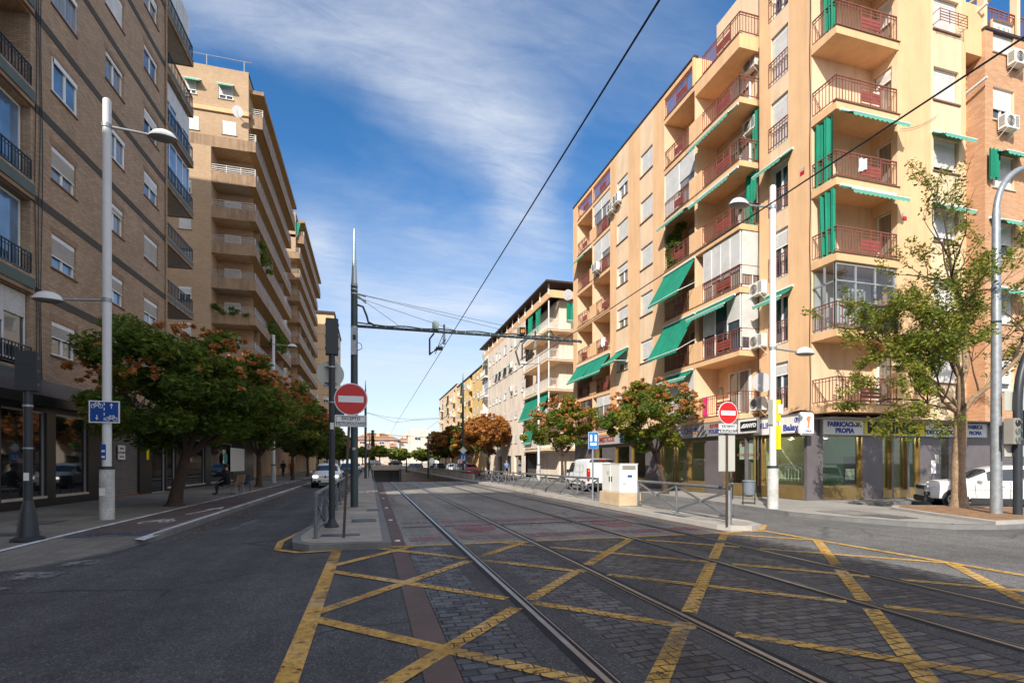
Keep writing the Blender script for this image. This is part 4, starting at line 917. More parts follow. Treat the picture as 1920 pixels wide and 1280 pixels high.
# ================================================================ TAN BLOCKS WITH LONG BALCONIES (left, farther)
def tan_block(name_label,y0,y1,ztop,nlev,zb0,step,xo=-9.9,awn=None,endw=True,seed=1):
    r=random.Random(seed)
    b=thing('apartment_building',name_label,'apartment block',T(xo,y0,0))
    fe=Face(b,-14,0,0)      # end wall, u=14 is the outer slab line
    M=MB(); hh=[]
    for k in range(nlev): 
        z=zb0+step*k
        hh.append(Hole(10.42,13.42,z+.95,z+step-.02,2.,'brick_tan','brick_tan',right=False,floor=False))
        hh.append(Hole(7.9,8.9,z+1.75,z+2.95,.15,'brick_tan')) if endw else None
        hh.append(Hole(3.2,4.4,z+1.75,z+2.95,.15,'brick_tan')) if endw else None
    zt=zb0+step*nlev
    if endw:
        hh.append(Hole(11.3,12.45,zt+1.2,zt+2.4,.15,'brick_tan')); hh.append(Hole(8.4,9.5,zt+1.2,zt+2.4,.15,'brick_tan'))
        hh.append(Hole(11.0,12.2,zt+4.3,zt+5.5,.15,'brick_tan')); hh.append(Hole(8.4,9.3,zt+4.3,zt+5.5,.15,'brick_tan'))
    hh=[h for h in hh if h]
    wall(fe,M,0,13.42,0,ztop,hh,'brick_tan')
    q=MB().box(0,11.9,2.05,y1-y0,0,ztop-.02,'brick_tan').box(11.9,12.5,2.05,y1-y0,0,ztop-2.0,'brick_tan').box(0,10.3,.2,2.1,0,ztop-.05,'brick_tan')
    q.box(8,13.55,.0,.25,zt+3.05,zt+3.45,'slab_tan')
    q.face([(13.42,0,ztop),(13.42,.0,zb0+step*nlev+2),(13.42,y1-y0,zb0+step*nlev+2),(13.42,y1-y0,ztop)],'brick_tan').box(11.9,13.42,.02,y1-y0,ztop-.3,ztop,'brick_tan')
    q.face([(13.42,0,ztop-.2),(13.42,.0,0),(13.42,2,0),(13.42,2,ztop-.2)],'brick_tan') if False else None
    q.box(12.2,14.6,.35,y1-y0+.5,zt+5.4,zt+5.75,'slab_tan').face([(12.2,.3,zt+5.39),(14.6,.3,zt+5.39),(14.6,y1-y0,zt+5.39),(12.2,y1-y0,zt+5.39)],'soffit_ochre')
    M.add(q,fe.M); part('wall',M,b)
    ln=y1-y0
    for k in range(nlev+1):
        z=zb0+step*k
        def sl():
            m=MB(); m.box(10.42,14,-.003,2.0,0,.95,'slab_tan') if False else None
            m.box(10.42,14,-.004,.14,0,.95,'slab_tan').box(13.86,14,.14,ln,0,.95,'slab_tan').box(10.42,13.86,.14,2.05,.0,.18,'soffit_ochre').box(12.4,13.86,2.05,ln,.0,.18,'soffit_ochre').box(13.86,14,ln-.1,ln,0,.95,'slab_tan')
            m.box(12.5,13.86,ln-.14,ln,0,.95,'slab_tan')
            return m
        if k==nlev:
            m=sl(); m.box(5,10.42,-.004,.14,0,.95,'slab_tan'); o=part('balcony',m,b,fe.at(0,0,z))
            part('railing',railing_mb(9,.62,m='rail_silver',hz=True,panel=False),o,T(5,.07,.95)); part('railing',railing_mb(ln,.62,m='rail_silver',hz=True,panel=False),o,T(13.93,.07,.95,PI/2)); continue
        o=cpart(('tb',nlev,ln),'balcony',sl,b,fe.at(0,0,z))
        cpart(('tbr',nlev,ln),'railing',lambda:railing_mb(3.5,.62,m='rail_silver',hz=True,panel=False),o,T(10.45,.07,.95)); cpart(('tbr2',nlev,ln),'railing',lambda:railing_mb(ln-.1,.62,m='rail_silver',hz=True,panel=False),o,T(13.93,.07,.95,PI/2))
        window(fe,11.0,z+.3,1.35,2.1,shut=r.choice([.3,.5,.8]),dep=1.95,sill=None,glass='pane_dark')
        if endw:
            window(fe,7.9,z+1.75,1.0,1.2,shut=r.choice([.97,.5,.6]),dep=.12,glass='pane_dark'); window(fe,3.2,z+1.75,1.2,1.2,shut=.5,dep=.12)
        fs=Face(b,-1.5,0,PI/2)
        for i,u in enumerate(np.arange(3.2,ln-2,3.4)):
            window(fs,float(u),z+.3,1.5,2.1,shut=r.choice([.97,.5,.2]),dep=.02,sill=None,glass='pane_dark')
            if i%2==0: part('partition',MB().box(-.06,.06,-1.35,.0,.18,step,'slab_tan'),b,fs.at(float(u)-.8,0,z)) if k in(2,5) else None
    if endw:
        for (u,dz) in ((11.3,1.2),(8.4,1.2),(11.0,4.3),(8.4,4.3)):
            window(fe,u,zt+dz,1.15 if u==11.3 else (1.2 if u==11.0 else (1.1 if dz==1.2 else .9)),1.2,shut=.7 if dz>4 else .95,dep=.12,glass='pane_dark')
            if dz>4: awning(fe,u-.05,zt+dz+1.3,1.3,.5,.25)
        dish(fe,12.7,zt+3.0,.45,-.6,0)
    # top floor balcony under the roof
    m=MB().box(13.4,14.5,.35,.5,zt+2.35,zt+3.5,'slab_tan').box(14.36,14.5,.5,ln,zt+2.35,zt+3.5,'slab_tan').box(12.4,14.4,.5,ln,zt+2.35,zt+2.5,'soffit_ochre')
    o=part('balcony',m,b,fe.M.copy()); part('railing',railing_mb(1.1,.6,m='rail_silver',hz=True,panel=False),o,T(13.4,.42,zt+3.5)); part('railing',railing_mb(ln-.6,.6,m='rail_silver',hz=True,panel=False),o,T(14.43,.5,zt+3.5,PI/2))
    fs=Face(b,-1.5,0,PI/2)
    for i,u in enumerate(np.arange(3.2,ln-2,4.)): window(fs,float(u),zt+3.,1.5,2.1,shut=r.choice([.97,.5,.2]),dep=.02,sill=None,glass='pane_dark')
    for k,u,n in ((3,8,5),(3,13,4),(5,3,3)) if endw else ():
        foliage('plant',b,fs.at(0,0,zb0+step*k),[(u+RND.uniform(-2,2),-1.55+RND.uniform(-.25,.1),1.3+RND.uniform(-1.3,.7),.45,90,0) for _ in range(n*3)],['leaf_green'],.16,k+int(u))
    return b,fe,fs,zt
b2,fe2,fs2,zt2=tan_block('tan brick apartment block with long stacked balconies and silver railings, beside the brown block',50.45,71.9,36.5,8,4.65,3.1,seed=3)
part('roof_railing',MB().tube([(6.,.3,37.6),(14.6-1,.3,37.6)],.03,'rail_silver',6).tube([(7,.3,36.5),(7,.3,37.6)],.03,'rail_silver',6).tube([(10,.3,36.5),(10,.3,37.6)],.03,'rail_silver',6).tube([(13,.3,36.5),(13,.3,37.6)],.03,'rail_silver',6),b2,fe2.M.copy())
part('ledge',MB().box(6,13.45,-.15,0,zt2+3.05,zt2+3.4,'plaster_peach'),b2,fe2.M.copy())
foliage('plant',b2,fe2.at(0,0,4.65+3.1*3),[(10.6+RND.uniform(0,3.3),-.05,1.35+RND.uniform(-.5,.25),.28,50,0) for _ in range(10)],['leaf_green'],.13,33)
b3,fe3,fs3,zt3=tan_block('tan brick block with stacked balconies and a green curtain at its top corner',80.5,107,38.2,9,3.6,3.1,endw=False,seed=5)
cloth(fe3,11.2,zt3+5.3,2.9,2.3,.1,seed=2); 
part('roof_hut',MB().box(10.9,12.6,1,4,38,40.2,'plaster_peach'),b3,fe3.M.copy())
b3b=thing('infill_block','narrow brick block set back between the two tan balcony blocks','apartment block',T(-11.6,71.9,0)); Wx=MB().box(-10,0,0,8.6,0,30,'brick_tan'); part('wall',Wx,b3b); fx=Face(b3b,0,0,PI/2)
for k in range(8): window(fx,2.0,5+3.1*k,1.5,1.3,shut=.5,dep=-.01); window(fx,5.0,5+3.1*k,1.5,1.3,shut=.7,dep=-.01)
b4=thing('apartment_building','sunlit beige block with thin grey floor lines rising behind the signal head','apartment block',T(-16,115,0)); W4=MB().box(0,8.6,0,25,0,33.2,'plaster_tan').box(-.2,8.8,-.3,25.2,33.2,33.7,'roof_brown')
for k in range(1,10): W4.box(-.02,8.62,-.03,0,k*3.2,k*3.2+.12,'plaster_grey')
part('wall',W4,b4); f4=Face(b4,0,0,0); f4s=Face(b4,8.6,0,PI/2)
for k in range(9): window(f4,6.4 if k<6 else 4.0,1.+3.2*k+.6,1.1,1.1,shut=.5,dep=-.01); [window(f4s,u,1.+3.2*k+.6,1.4,1.3,shut=.5,dep=-.01) for u in (2,8,14,20)]
# ================================================================ RIGHT SIDE, FARTHER: white block with roof terrace
B7=thing('apartment_building','pale pink and white block with a dark terrace roof on posts and long green awnings','apartment block',T(16.7,46.6,0))
s7=Face(B7,0,30.6,-PI/2); e7=Face(B7,0,0,0); W7=MB(); h7=[]
FL7=[3.0+2.87*k for k in range(5)]   # slab tops of the five upper floors
cols7=[(1.0,.9),(3.4,.9),(5.2,.9),(7.0,.9),(9.6,1.2),(12.6,1.0),(14.6,1.0),(17.6,1.0)]
for z in FL7:
    for u,w in cols7: h7.append(Hole(u+3.5,u+3.5+w,z+.95,z+2.15,.15,'plaster_white'))
    h7.append(Hole(.4,3.6,z+.02,z+2.55,1.2,'plaster_white','plaster_white'))
wall(s7,W7,0,22.6,2.7,17.9,h7,((3.7,),['plaster_white','plaster_pale']))
wall(s7,W7,0,22.6,0.1,2.7,[Hole(2,5,.2,2.5,.3,'plaster_pale'),Hole(10,12,.2,2.5,.3,'plaster_pale'),Hole(14,16.5,.2,2.5,.3,'plaster_pale'),Hole(18,21,.2,2.5,.3,'plaster_pale')],'plaster_pale')
W7.box(1.5,14,.8,30.5,.1,17.6,'plaster_pale').box(1.5,14,1.5,30.5,17.6,17.8,'roof_flat').box(.25,1.6,8.0,30.5,.2,2.6,'shop_glass_dark').box(0.3,1.5,8,30.5,2.7,2.9,'plaster_pale')
W7.box(1.25,1.5,.8,8.0,.1,17.6,'plaster_pale').box(0,14,0,8,2.72,2.95,'plaster_pale')
part('wall',W7,B7)
W=MB().box(-.5,14.5,-.4,30.6,18.95,19.12,'roof_brown')
for y in np.arange(.2,30,2.6): W.box(-.1,.02,y,y+.12,17.9,18.95,'white_alu')
for x in (3,6.,9,12): W.box(x,x+.12,-.05,.07,17.8,18.95,'white_alu')
W.box(-.02,.12,0,30.6,17.6,18.3,'plaster_peach').box(.12,14,-.02,.12,17.6,18.3,'plaster_peach').box(2.5,13,3,30,17.8,18.9,'plaster_white')
part('terrace_roof',W,B7)
for k,z in enumerate(FL7):
    for j,(u,w) in enumerate(cols7):
        window(s7,u+3.5,z+.95,w,1.2,shut=rr.choice([.3,.97,.6,.0]),dep=.12,glass='pane_dark')
        if k==3 and j in (2,3,4,5): awning(s7,u+3.3,z+2.2,w+.3,.5,.35)
    # wrap round balcony at the near corner
    o=cpart('b7b','balcony',lambda:MB().box(-.35,14,-.35,1.2,-.2,0,'plaster_cream').box(-.35,1.4,1.2,8.1,-.2,0,'plaster_cream').box(-.36,14,-.38,-.3,-.06,.02,'sill_light'),B7,T(0,0,z))
    cpart('b7r','railing',lambda:railing_mb(8.3,.95,m='rail_white',panel=True,pm='rail_white'),o,T(-.3,-.28,.02)); cpart('b7r2','railing',lambda:railing_mb(8.2,.95,m='rail_white',panel=False),o,T(-.28,7.95,.02,-PI/2))
    for x in (-.25,2.6,5.6): part('post',MB().box(x,x+.1,-.28,-.2,0,2.67,'white_alu'),B7,T(0,0,z)) if k in (1,2,3,4) else None
    for x,w in ((2.9,1.3),(5.4,1.3),(8.5,1.4)): window(Face(B7,0,.8,0),x,z+.05,w,2.1,shut=.3,dep=-.01,sill=None,glass='pane_curtain')
    if k in (0,2): glazing(e7,2.9,z+.02,5.0,2.6,y=-.1,cols=5,mode='none',rows=1,glass='pane_curtain')
    balcony(s7,.4,z,3.2,d=1.15,out=.5,m='plaster_white',rk=dict(m='rail_white',panel=False,h=.9))
    if k in (0,4): awning(s7,.5,z+2.5,3.0,.9,.9)
    if k in (1,3): glazing(s7,.45,z+.03,3.1,2.45,y=.05,cols=4,mode='none',glass='pane_dark')
    fb7=Face(B7,0,8.0,-PI/2)
    if k==1: awning(fb7,.2,z+2.62,7.6,.9,2.3)
    if k==0: awning(fb7,.5,z+2.62,2.8,.5,1.9)
    if k==4:
        for x,w in ((1.6,2.),(4.2,2.0)): cloth(Face(B7,-.25,8.0,-PI/2),x,z+2.62,w,2.2,seed=4)
        cloth(Face(B7,0,-.25,0),1.6,z+2.62,2.1,2.0,seed=5); cloth(Face(B7,0,-.25,0),3.9,z+2.62,2.1,2.0,seed=6)
for u,z in ((16.6,FL7[3]+1.6),(12.5,FL7[0]+1.2),(16.6,FL7[2]+1.6)): ac(s7,u,z)
dish(e7,1.6,FL7[4]+3.3,.5,-.5); dish(s7,3.5,FL7[4]+2.6,.45,-.5)
# yellow blocks
def yellow(name_label,y0,y1,zt,seed,mat,bal=True):
    r=random.Random(seed); b=thing('apartment_building',name_label,'apartment block',T(16.7,y0,0)); ln=y1-y0
    f=Face(b,0,ln,-PI/2); M=MB(); hh=[]; fl=[2.9+2.8*k for k in range(int((zt-3.5)/2.8)+1)]
    us=[u for u in np.arange(1.5,ln-1.5,3.0)]
    for z in fl:
        for i,u in enumerate(us):
            if i%3==1: hh.append(Hole(u-.4,u+1.9,z+.02,z+2.5,1.,mat,mat))
            else: hh.append(Hole(u,u+1.1,z+.95,z+2.15,.15,mat))
    wall(f,M,0,ln,.1,zt,hh,mat); M.box(1.1,14,.02,ln-.02,.1,zt-.1,mat).face([(0,0,.1),(1.2,0,.1),(1.2,0,zt),(0,0,zt)],mat).box(-.15,.3,0,ln,zt,zt+.15,'roof_brown'); part('wall',M,b)
    for k,z in enumerate(fl):
        for i,u in enumerate(us):
            u=float(u)
            if i%3==1:
                balcony(f,u-.4,z,2.3,d=.98,out=.7 if i%2 else .3,m=mat if r.random()<.6 else 'plaster_white',rk=dict(m='rail_white' if r.random()<.5 else 'rail_black',panel=False,h=.9))
                q=r.random()
                if q<.3: glazing(f,u-.37,z+.03,2.24,2.4,y=-.25,cols=3,mode='none',glass='pane_dark')
                elif q<.6: awning(f,u-.4,z+2.5,2.3,.8,r.choice([.5,1.1]))
            else:
                window(f,u,z+.95,1.1,1.2,shut=r.choice([.3,.97,.6]),dep=.12,glass='pane_dark')
                if r.random()<.15: ac(f,u+1.3,z+.6)
    return b
yellow('yellow apartment block with mixed balconies, next after the pale pink one',77.3,101,16.6,4,'plaster_yellow')
yellow('farthest yellow apartment block of the right side, over the rust coloured trees',101.4,128,17.3,8,'plaster_cream')
# far background
def far_block(label,x,y,w,d,h,mat,roof,seed,rot=0,hip=True,fh=3.0):
    r=random.Random(seed); b=thing('apartment_building',label,'apartment block',T(x,y,0,rot)); M=MB().box(0,w,0,d,0,h,mat)
    if hip:
        e=1.; M.face([(-e,-e,h),(w+e,-e,h),(w*.5+.2*w,d*.5,h+3),(w*.3,d*.5,h+3)],roof).face([(w+e,-e,h),(w+e,d+e,h),(w*.7,d*.5,h+3)],roof).face([(-e,-e,h),(w*.3,d*.5,h+3),(-e,d+e,h)],roof).box(-e,w+e,-e,d+e,h-.2,h,mat)
        for q in (.2,.5,.8): M.box(w*q,w*q+1.4,d*.2,d*.2+1.2,h,h+3.2,'plaster_cream')
    part('wall',M,b); f=Face(b,0,0,0); n=int(h/fh)
    for k in range(n):
        for i,u in enumerate(np.arange(1.5,w-3,4.2)):
            if (i+k)%2: window(f,float(u),k*fh+1.,2.2,1.4,shut=.3,dep=-.01,sill=None,glass='pane_dark')
            else:
                o=cpart(('fb',mat),'balcony',lambda:MB().box(0,3,-1.2,0,0,.15,'plaster_cream').box(0,3,-1.2,-1.1,.15,1.0,'plaster_pale' if mat!='plaster_pink' else 'terracotta'),b,f.at(float(u),0,k*fh)); window(f,float(u)+.5,k*fh+.2,1.6,2.1,shut=.4,dep=-.01,sill=None,glass='pane_dark')
    return b
far_block('far pinkish block with brown tiled roof, left end of the avenue',-6,232,18,14,12.2,'plaster_pink','roof_tile',1,.1)
far_block('far cream block with brown tiled roof and orange balconies, middle end of the avenue',12.6,236,9,14,11.6,'plaster_pale','roof_tile',2,-.06)
far_block('far plain white block with bare side wall over the trees',14.2,190,6.4,14,14,'plaster_pale','roof_tile',3,0,False)
far_block('far white terraced building right of the bare white wall',20.8,194,13,14,13,'plaster_white','roof_tile',4,0,False)
far_block('far beige block with small windows, at the far left of the avenue',-24,150,15,20,22,'plaster_pale','roof_tile',7,0,False)

# ================================================================ GROUND
def sheet(name,polys,z,m):
    M=MB()
    for p in polys: M.face([(x,y,z) for x,y in p],m)
    return struct(name,M)
def rect(x0,x1,y0,y1): return [(x0,y0),(x1,y0),(x1,y1),(x0,y1)]
BIG=1500
sheet('ground',[rect(-BIG,BIG,-BIG,44),rect(-BIG,.3,44,170),rect(8.6,BIG,44,170),rect(-BIG,BIG,170,BIG)],-.008,'asphalt')
sheet('road',[rect(-4.2,.38,-30,9.8),rect(-11,-4.2,-30,7.0),rect(-4.2,-1.2,9.8,300)],.0,'asphalt')
sheet('road_right',[[(7.9,-30),(60,-30),(60,8.7),(14.3,8.7),(12.4,12),(13.2,24),(13.2,300),(9.3,300),(9.3,11),(7.9,9.8)],rect(16.6,60,8.6,14.8)],.001,'asphalt_right')
sheet('track_bed',[rect(.38,8.05,9.8,44)],.002,'track_slab')
M=MB()
M.face([(.38,44,.002),(8.6,44,.002),(8.6,175,-7.5),(.38,175,-7.5)],'track_slab'); struct('ramp',M)
sheet('cobbles',[rect(.66,7.9,-6,9.8)],.003,'cobble')
sheet('concrete_band',[rect(x-.36,x+.36,-6,9.8) for x in (1.65,3.12,5.33,6.8)],.006,'track_band')
sheet('brown_strip',[[(.38,-6),(.65,-6),(.65,9.8),(.38,9.8)],[(.39,9.8),(.66,9.8),(.95,44),(.45,44)]],.008,'brown_strip')
sheet('pink_strip',[rect(7.72,7.95,9.9,44)],.008,'brown_strip')
# rails set in the street
for i,x in enumerate((1.65,3.12,5.33,6.8)):
    t=thing('tram_rail',['polished tram rail nearest the brown paving strip, first from the left','second tram rail from the left, right rail of the near track','third tram rail from the left, left rail of the far track','tram rail nearest the white electric cabinet, last of the four'][i],'tram rail',T(x,0,0),'tram rails set in the street')
    M=MB(); s=1 if i%2==0 else -1
    for y0,z0,y1,z1 in ((-6,0,44,0),(44,0,150,-6.05)):
        def q(a,b,zz,m): M.face([(a,y0,z0+zz),(b,y0,z0+zz),(b,y1,z1+zz),(a,y1,z1+zz)],m)
        q(-.1,.1,.0085,'groove'); q(-.026,.026,.014,'steel_rail')
        M.face([(-.026,y0,z0+.014),(-.026,y1,z1+.014),(-.026,y1,z1+.0),(-.026,y0,z0+.0)],'steel_rail')
        M.face([(.026,y0,z0+.0),(.026,y1,z1+.0),(.026,y1,z1+.014),(.026,y0,z0+.014)],'steel_rail')
        q(.075*s-.007,.075*s+.007,.0115,'steel_rail')
    part('rail_head',M,t)
# yellow box
M=MB(); z=.0105
X0,X1,Y0,Y1=-.58,8.8,-5,9.85
RX=(1.65,3.12,5.33,6.8)
def clipline(c,s,w):
    # y=s*x+c clipped to the box, broken where it meets the rails
    xs=[X0,X1]
    for y in (Y0,Y1): xs.append((y-c)/s)
    lo=max(X0,min((Y0-c)/s,(Y1-c)/s)); hi=min(X1,max((Y0-c)/s,(Y1-c)/s))
    if hi-lo<.05: return
    cuts=[lo]+[v for r in RX if lo<r<hi for v in (r-.12,r+.12)]+[hi]
    for a,b in zip(cuts[::2],cuts[1::2]):
        if b-a>.06: M.strip((a,s*a+c),(b,s*b+c),w,z+(.0009 if s>0 else 0),'yellow_paint')
for c in (8.95,6.37,3.6,.98,-1.7,-4.2,-6.8,-9.4): clipline(c,1.15,.16)
for c in (2.4,4.96,7.33,9.95,12.4,15.0,17.5): clipline(c,-1.03,.15)
M.strip((-.58,-5),(-.58,9.86),.17,z+.0018,'yellow_paint')
for a,b in ((-.66,1.53),(1.77,3.0),(3.24,5.21),(5.45,6.68),(6.92,8.9)): M.strip((a,9.86),(b,9.86),.15,z+.0027,'yellow_paint')
M.strip((8.8,9.9),(8.85,-5),.15,z+.0036,'yellow_paint')
for a,b in (((8.0,9.95),(8.9,10.05)),((8.9,10.05),(9.6,10.75)),((9.6,10.75),(9.62,12.4)),((-.6,9.72),(-1.2,9.66)),((-1.2,9.66),(-1.62,10.05)),((-1.62,10.05),(-1.72,11.1)),((-1.72,11.1),(-1.5,12.6))): M.strip(a,b,.12,z+.0045,'yellow_paint')
struct('yellow_marking',M)
M=MB()
r5=random.Random(4)
for y in (10.75,13.75):
    for a,b in ((.75,1.5),(1.8,3.0),(3.3,5.2),(5.5,6.6),(6.95,7.7)):
        x=a
        while x<b:
            w=min(r5.uniform(.18,.4),b-x); 
            for k in range(3): M.face([(x+.02,y-.3+k*.2+r5.uniform(-.02,.02),.0105),(x+w-.02,y-.3+k*.2,.0105),(x+w-.02,y-.3+k*.2+.17,.0105),(x+.02,y-.3+k*.2+.17,.0105)],'pink_paint' if r5.random()<.68 else 'faded_white')
            x+=w
for cx in (2.45,6.05):
    M.face([(cx+.52*math.cos(a),12.25+.75*math.sin(a),.0105) for a in np.linspace(0,2*PI,28)[:-1]],'pink_paint'); M.face([(cx-.4,12.15,.013),(cx+.4,12.15,.013),(cx+.4,12.4,.013),(cx-.4,12.4,.013)],'faded_white')
struct('pink_marking',M)
o=text('SOLO METRO',.36,'faded_white',None,T(4.25,12.6,.012)@Matrix.Diagonal((1,1.6,1,1)),extrude=.001); o.name='ground_lettering'; tag(o,kind='structure')
M=MB()
def gp(pxs,m,zz=.0045): M.face([G(*p,zz) for p in pxs],m)
gp([(4,1088),(34,1073),(129,1070),(93,1083)],'faded_white'); gp([(105,1061),(139,1051),(202,1047),(174,1057)],'faded_white'); gp([(0,1106),(22,1101),(0,1100)],'faded_white')
for y0 in (13.5,20.): M.face([(-3.3,y0,.0045),(-3.12,y0+2.2,.0045),(-3.0,y0+2.2,.0045),(-3.1,y0,.0045)],'faded_white')
struct('white_marking',M)
# left pavement
SL=[(-4.2,11.2),(-4.2,320)]
M=MB()
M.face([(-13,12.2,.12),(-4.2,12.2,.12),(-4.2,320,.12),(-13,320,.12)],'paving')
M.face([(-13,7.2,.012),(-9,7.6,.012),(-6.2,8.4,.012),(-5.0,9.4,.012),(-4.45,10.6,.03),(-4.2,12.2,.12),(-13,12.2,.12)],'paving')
M.box(-4.35,-4.2,12.2,320,-.02,.121,'kerb_stone')
ek=[(-13,7.2,.012),(-9,7.6,.012),(-6.2,8.4,.012),(-5.0,9.4,.012),(-4.45,10.6,.03),(-4.2,12.2,.12)]
for a,b in zip(ek,ek[1:]): M.face([(a[0],a[1],-.02),(b[0],b[1],-.02),b,a],'kerb_stone')

struct('pavement_left',M)
M=MB()
M.face([(-5.88,12.25,.124),(-4.5,12.25,.124),(-4.5,320,.124),(-5.78,320,.124)],'cycle_lane')
M.face([(-5.8,12.0,.124),(-4.35,12.0,.124),(-4.35,12.9,.126),(-5.8,12.7,.126)],'blue_paint')
struct('cycle_lane',M)
M=MB()
M.face([(-6.25,8.4,.05),(-6.12,8.4,.05),(-5.9,12.2,.13),(-6.02,12.2,.13)],'white_paint')
M.face([(-6.02,12.2,.13),(-5.9,12.2,.13),(-5.75,38,.13),(-5.87,38,.13)],'white_paint').face([(-5.87,50,.13),(-5.75,50,.13),(-5.7,320,.13),(-5.82,320,.13)],'white_paint')
M.face([(-4.36,11.4,.128),(-4.2,11.4,.1),(-4.2,35,.13),(-4.34,35,.13)],'white_paint').face([(-4.34,52,.13),(-4.22,52,.13),(-4.22,320,.13),(-4.34,320,.13)],'white_paint')
for k in range(4): M.face([(-4.34,37+k*2,.13),(-4.22,37+k*2,.13),(-4.22,38+k*2,.13),(-4.34,38+k*2,.13)],'white_paint'); M.face([(-5.87,40+k*2,.13),(-5.75,40+k*2,.13),(-5.75,41+k*2,.13),(-5.87,41+k*2,.13)],'white_paint')
M.face([(-4.4,44.5,.13),(-4.1,48,.13),(-4.1,52,.13),(-4.25,52,.13),(-4.25,48,.13),(-4.55,44.5,.13)],'white_paint')
def bike(M,O,sx,sy,m,w=.05,zz=0.,std=False):
    def P(x,y): return (O[0]+x*sx,O[1]+y*sy) 
    def seg(a,b):
        if std: M.bar((P(*a)[0],zz,P(*a)[1]),(P(*b)[0],zz,P(*b)[1]),w,.006,m,(0,1,0))
        else: M.strip(P(*a),P(*b),w,zz,m)
    for c in (-.5,.5):
        pts=[(c+.3*math.cos(a),.3*math.sin(a)) for a in np.linspace(0,2*PI,13)]
        for a,b in zip(pts,pts[1:]): seg(a,b)
    for a,b in (((-.5,0),(-.2,.5)),((-.2,.5),(.35,.5)),((.35,.5),(0,0)),((0,0),(-.2,.5)),((-.5,0),(0,0)),((.5,0),(.33,.62)),((.33,.62),(.2,.66)),((-.28,.58),(-.1,.58))): seg(a,b)
bike(M,(-5.1,14.6),.42,1.1,'white_paint',.07,.131)
M.strip((-5.0,16.4),(-4.75,18.3),.09,.131,'white_paint').face([(-4.98,18.0,.1315),(-4.55,18.15,.1315),(-4.68,19.0,.1315)],'white_paint')
struct('cycle_marking',M)
# middle platforms
def island(name,poly,kerbm,topm,closed=True,h=.12,kw=.2):
    M=MB(); n=len(poly); M.prism(poly,-.02,h,kerbm); c=Vector((sum(p[0] for p in poly)/n,sum(p[1] for p in poly)/n))
    inner=[]
    for i in range(n):
        p,q,r=Vector(poly[i-1]),Vector(poly[i]),Vector(poly[(i+1)%n]); a=(q-p).normalized();b=(r-q).normalized(); nn=(Vector((-a.y,a.x))+Vector((-b.y,b.x))).normalized(); inner.append(q+nn*kw/max(.5,nn.dot(Vector((-a.y,a.x)))))
    M.face([(p.x,p.y,h+.004) for p in inner],topm); return struct(name,M)
island('platform_left',[(.38,9.72),(.38,44),(.3,150),(-1.2,150),(-1.25,14),(-1.42,12.2),(-1.5,11),(-1.38,10.2),(-1.05,9.8)],'kerb_stone','island_concrete',kw=.16)
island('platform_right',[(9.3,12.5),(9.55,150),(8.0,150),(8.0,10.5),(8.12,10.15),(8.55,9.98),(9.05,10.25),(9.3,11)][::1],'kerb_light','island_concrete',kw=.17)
M=MB(); M.box(-1.2,.3,150,300,.0,1.0,'island_concrete'); struct('median',M)
# right pavement
PR=[(13.2,300),(13.0,24),(12.8,18.3),(12.36,14.67),(12.09,12.55),(12.32,11.3),(12.87,9.66),(13.4,8.95),(14.3,8.62),(16.6,8.62),(16.6,14.8),(34,14.8),(34,16.4),(16.4,16.4),(16.4,19),(15.9,19),(15.9,300)]
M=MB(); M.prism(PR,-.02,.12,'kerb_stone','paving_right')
for a,b in zip(PR[:9],PR[1:9]):
    a=Vector(a);b=Vector(b);d=(b-a).normalized();nn=Vector((-d.y,d.x))*.14
    M.face([(a.x,a.y,.124),(b.x,b.y,.124),(b.x+nn.x,b.y+nn.y,.124),(a.x+nn.x,a.y+nn.y,.124)],'kerb_stone')
struct('pavement_right',M)
M=MB(); PL=[(14.3,8.64),(14.95,10.4),(15.85,12.4),(16.6,12.9),(17.9,12.5),(21.6,9.9),(23.2,8.64)]
M.prism(PL[::-1],.0,.2,'kerb_light'); M.prism([(14.55,8.8),(15.15,10.4),(15.98,12.25),(16.65,12.7),(17.8,12.3),(21.5,9.75),(22.8,8.8)][::-1],.1,.206,'soil'); struct('planting_strip',M)
sheet('repair_patch',[[(14.6,17),(15.6,17),(15.6,20),(14.6,20)],[(12.9,11),(14.2,10.6),(14.4,12.6),(13.1,12.6)]],.1275,'track_slab')
# tunnel
M=MB()
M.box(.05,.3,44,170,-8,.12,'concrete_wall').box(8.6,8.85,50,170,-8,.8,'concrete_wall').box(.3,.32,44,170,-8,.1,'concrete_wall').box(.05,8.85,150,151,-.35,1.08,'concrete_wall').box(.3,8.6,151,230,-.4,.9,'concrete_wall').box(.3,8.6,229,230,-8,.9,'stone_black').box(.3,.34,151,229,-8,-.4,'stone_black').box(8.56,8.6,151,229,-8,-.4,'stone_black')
M.prism([(8.6,44),(8.85,44),(8.85,50),(8.6,50)],-.5,.62,'concrete_wall').box(8.55,8.9,46,170,.8,.87,'kerb_light')
tn=thing('tram_tunnel','beige concrete tunnel mouth and ramp walls where the tram rails go underground','tunnel',T(0,0,0)); part('wall',M,tn)
M=MB()
for x in (.75,8.1): M.box(x,x+.2,149.6,149.8,-6,-.3,'galvanised')
part('post',M,tn)
M=MB()
for k in range(62): y=47+k*1.7; M.box(8.66,8.71,y,y+.05,.87,1.55,'dark_metal')
M.box(8.66,8.72,47,152,1.5,1.56,'dark_metal').box(8.66,8.72,47,152,1.15,1.19,'dark_metal').box(.4,8.6,150.4,150.46,1.9,1.96,'dark_metal')
part('railing',M,tn)
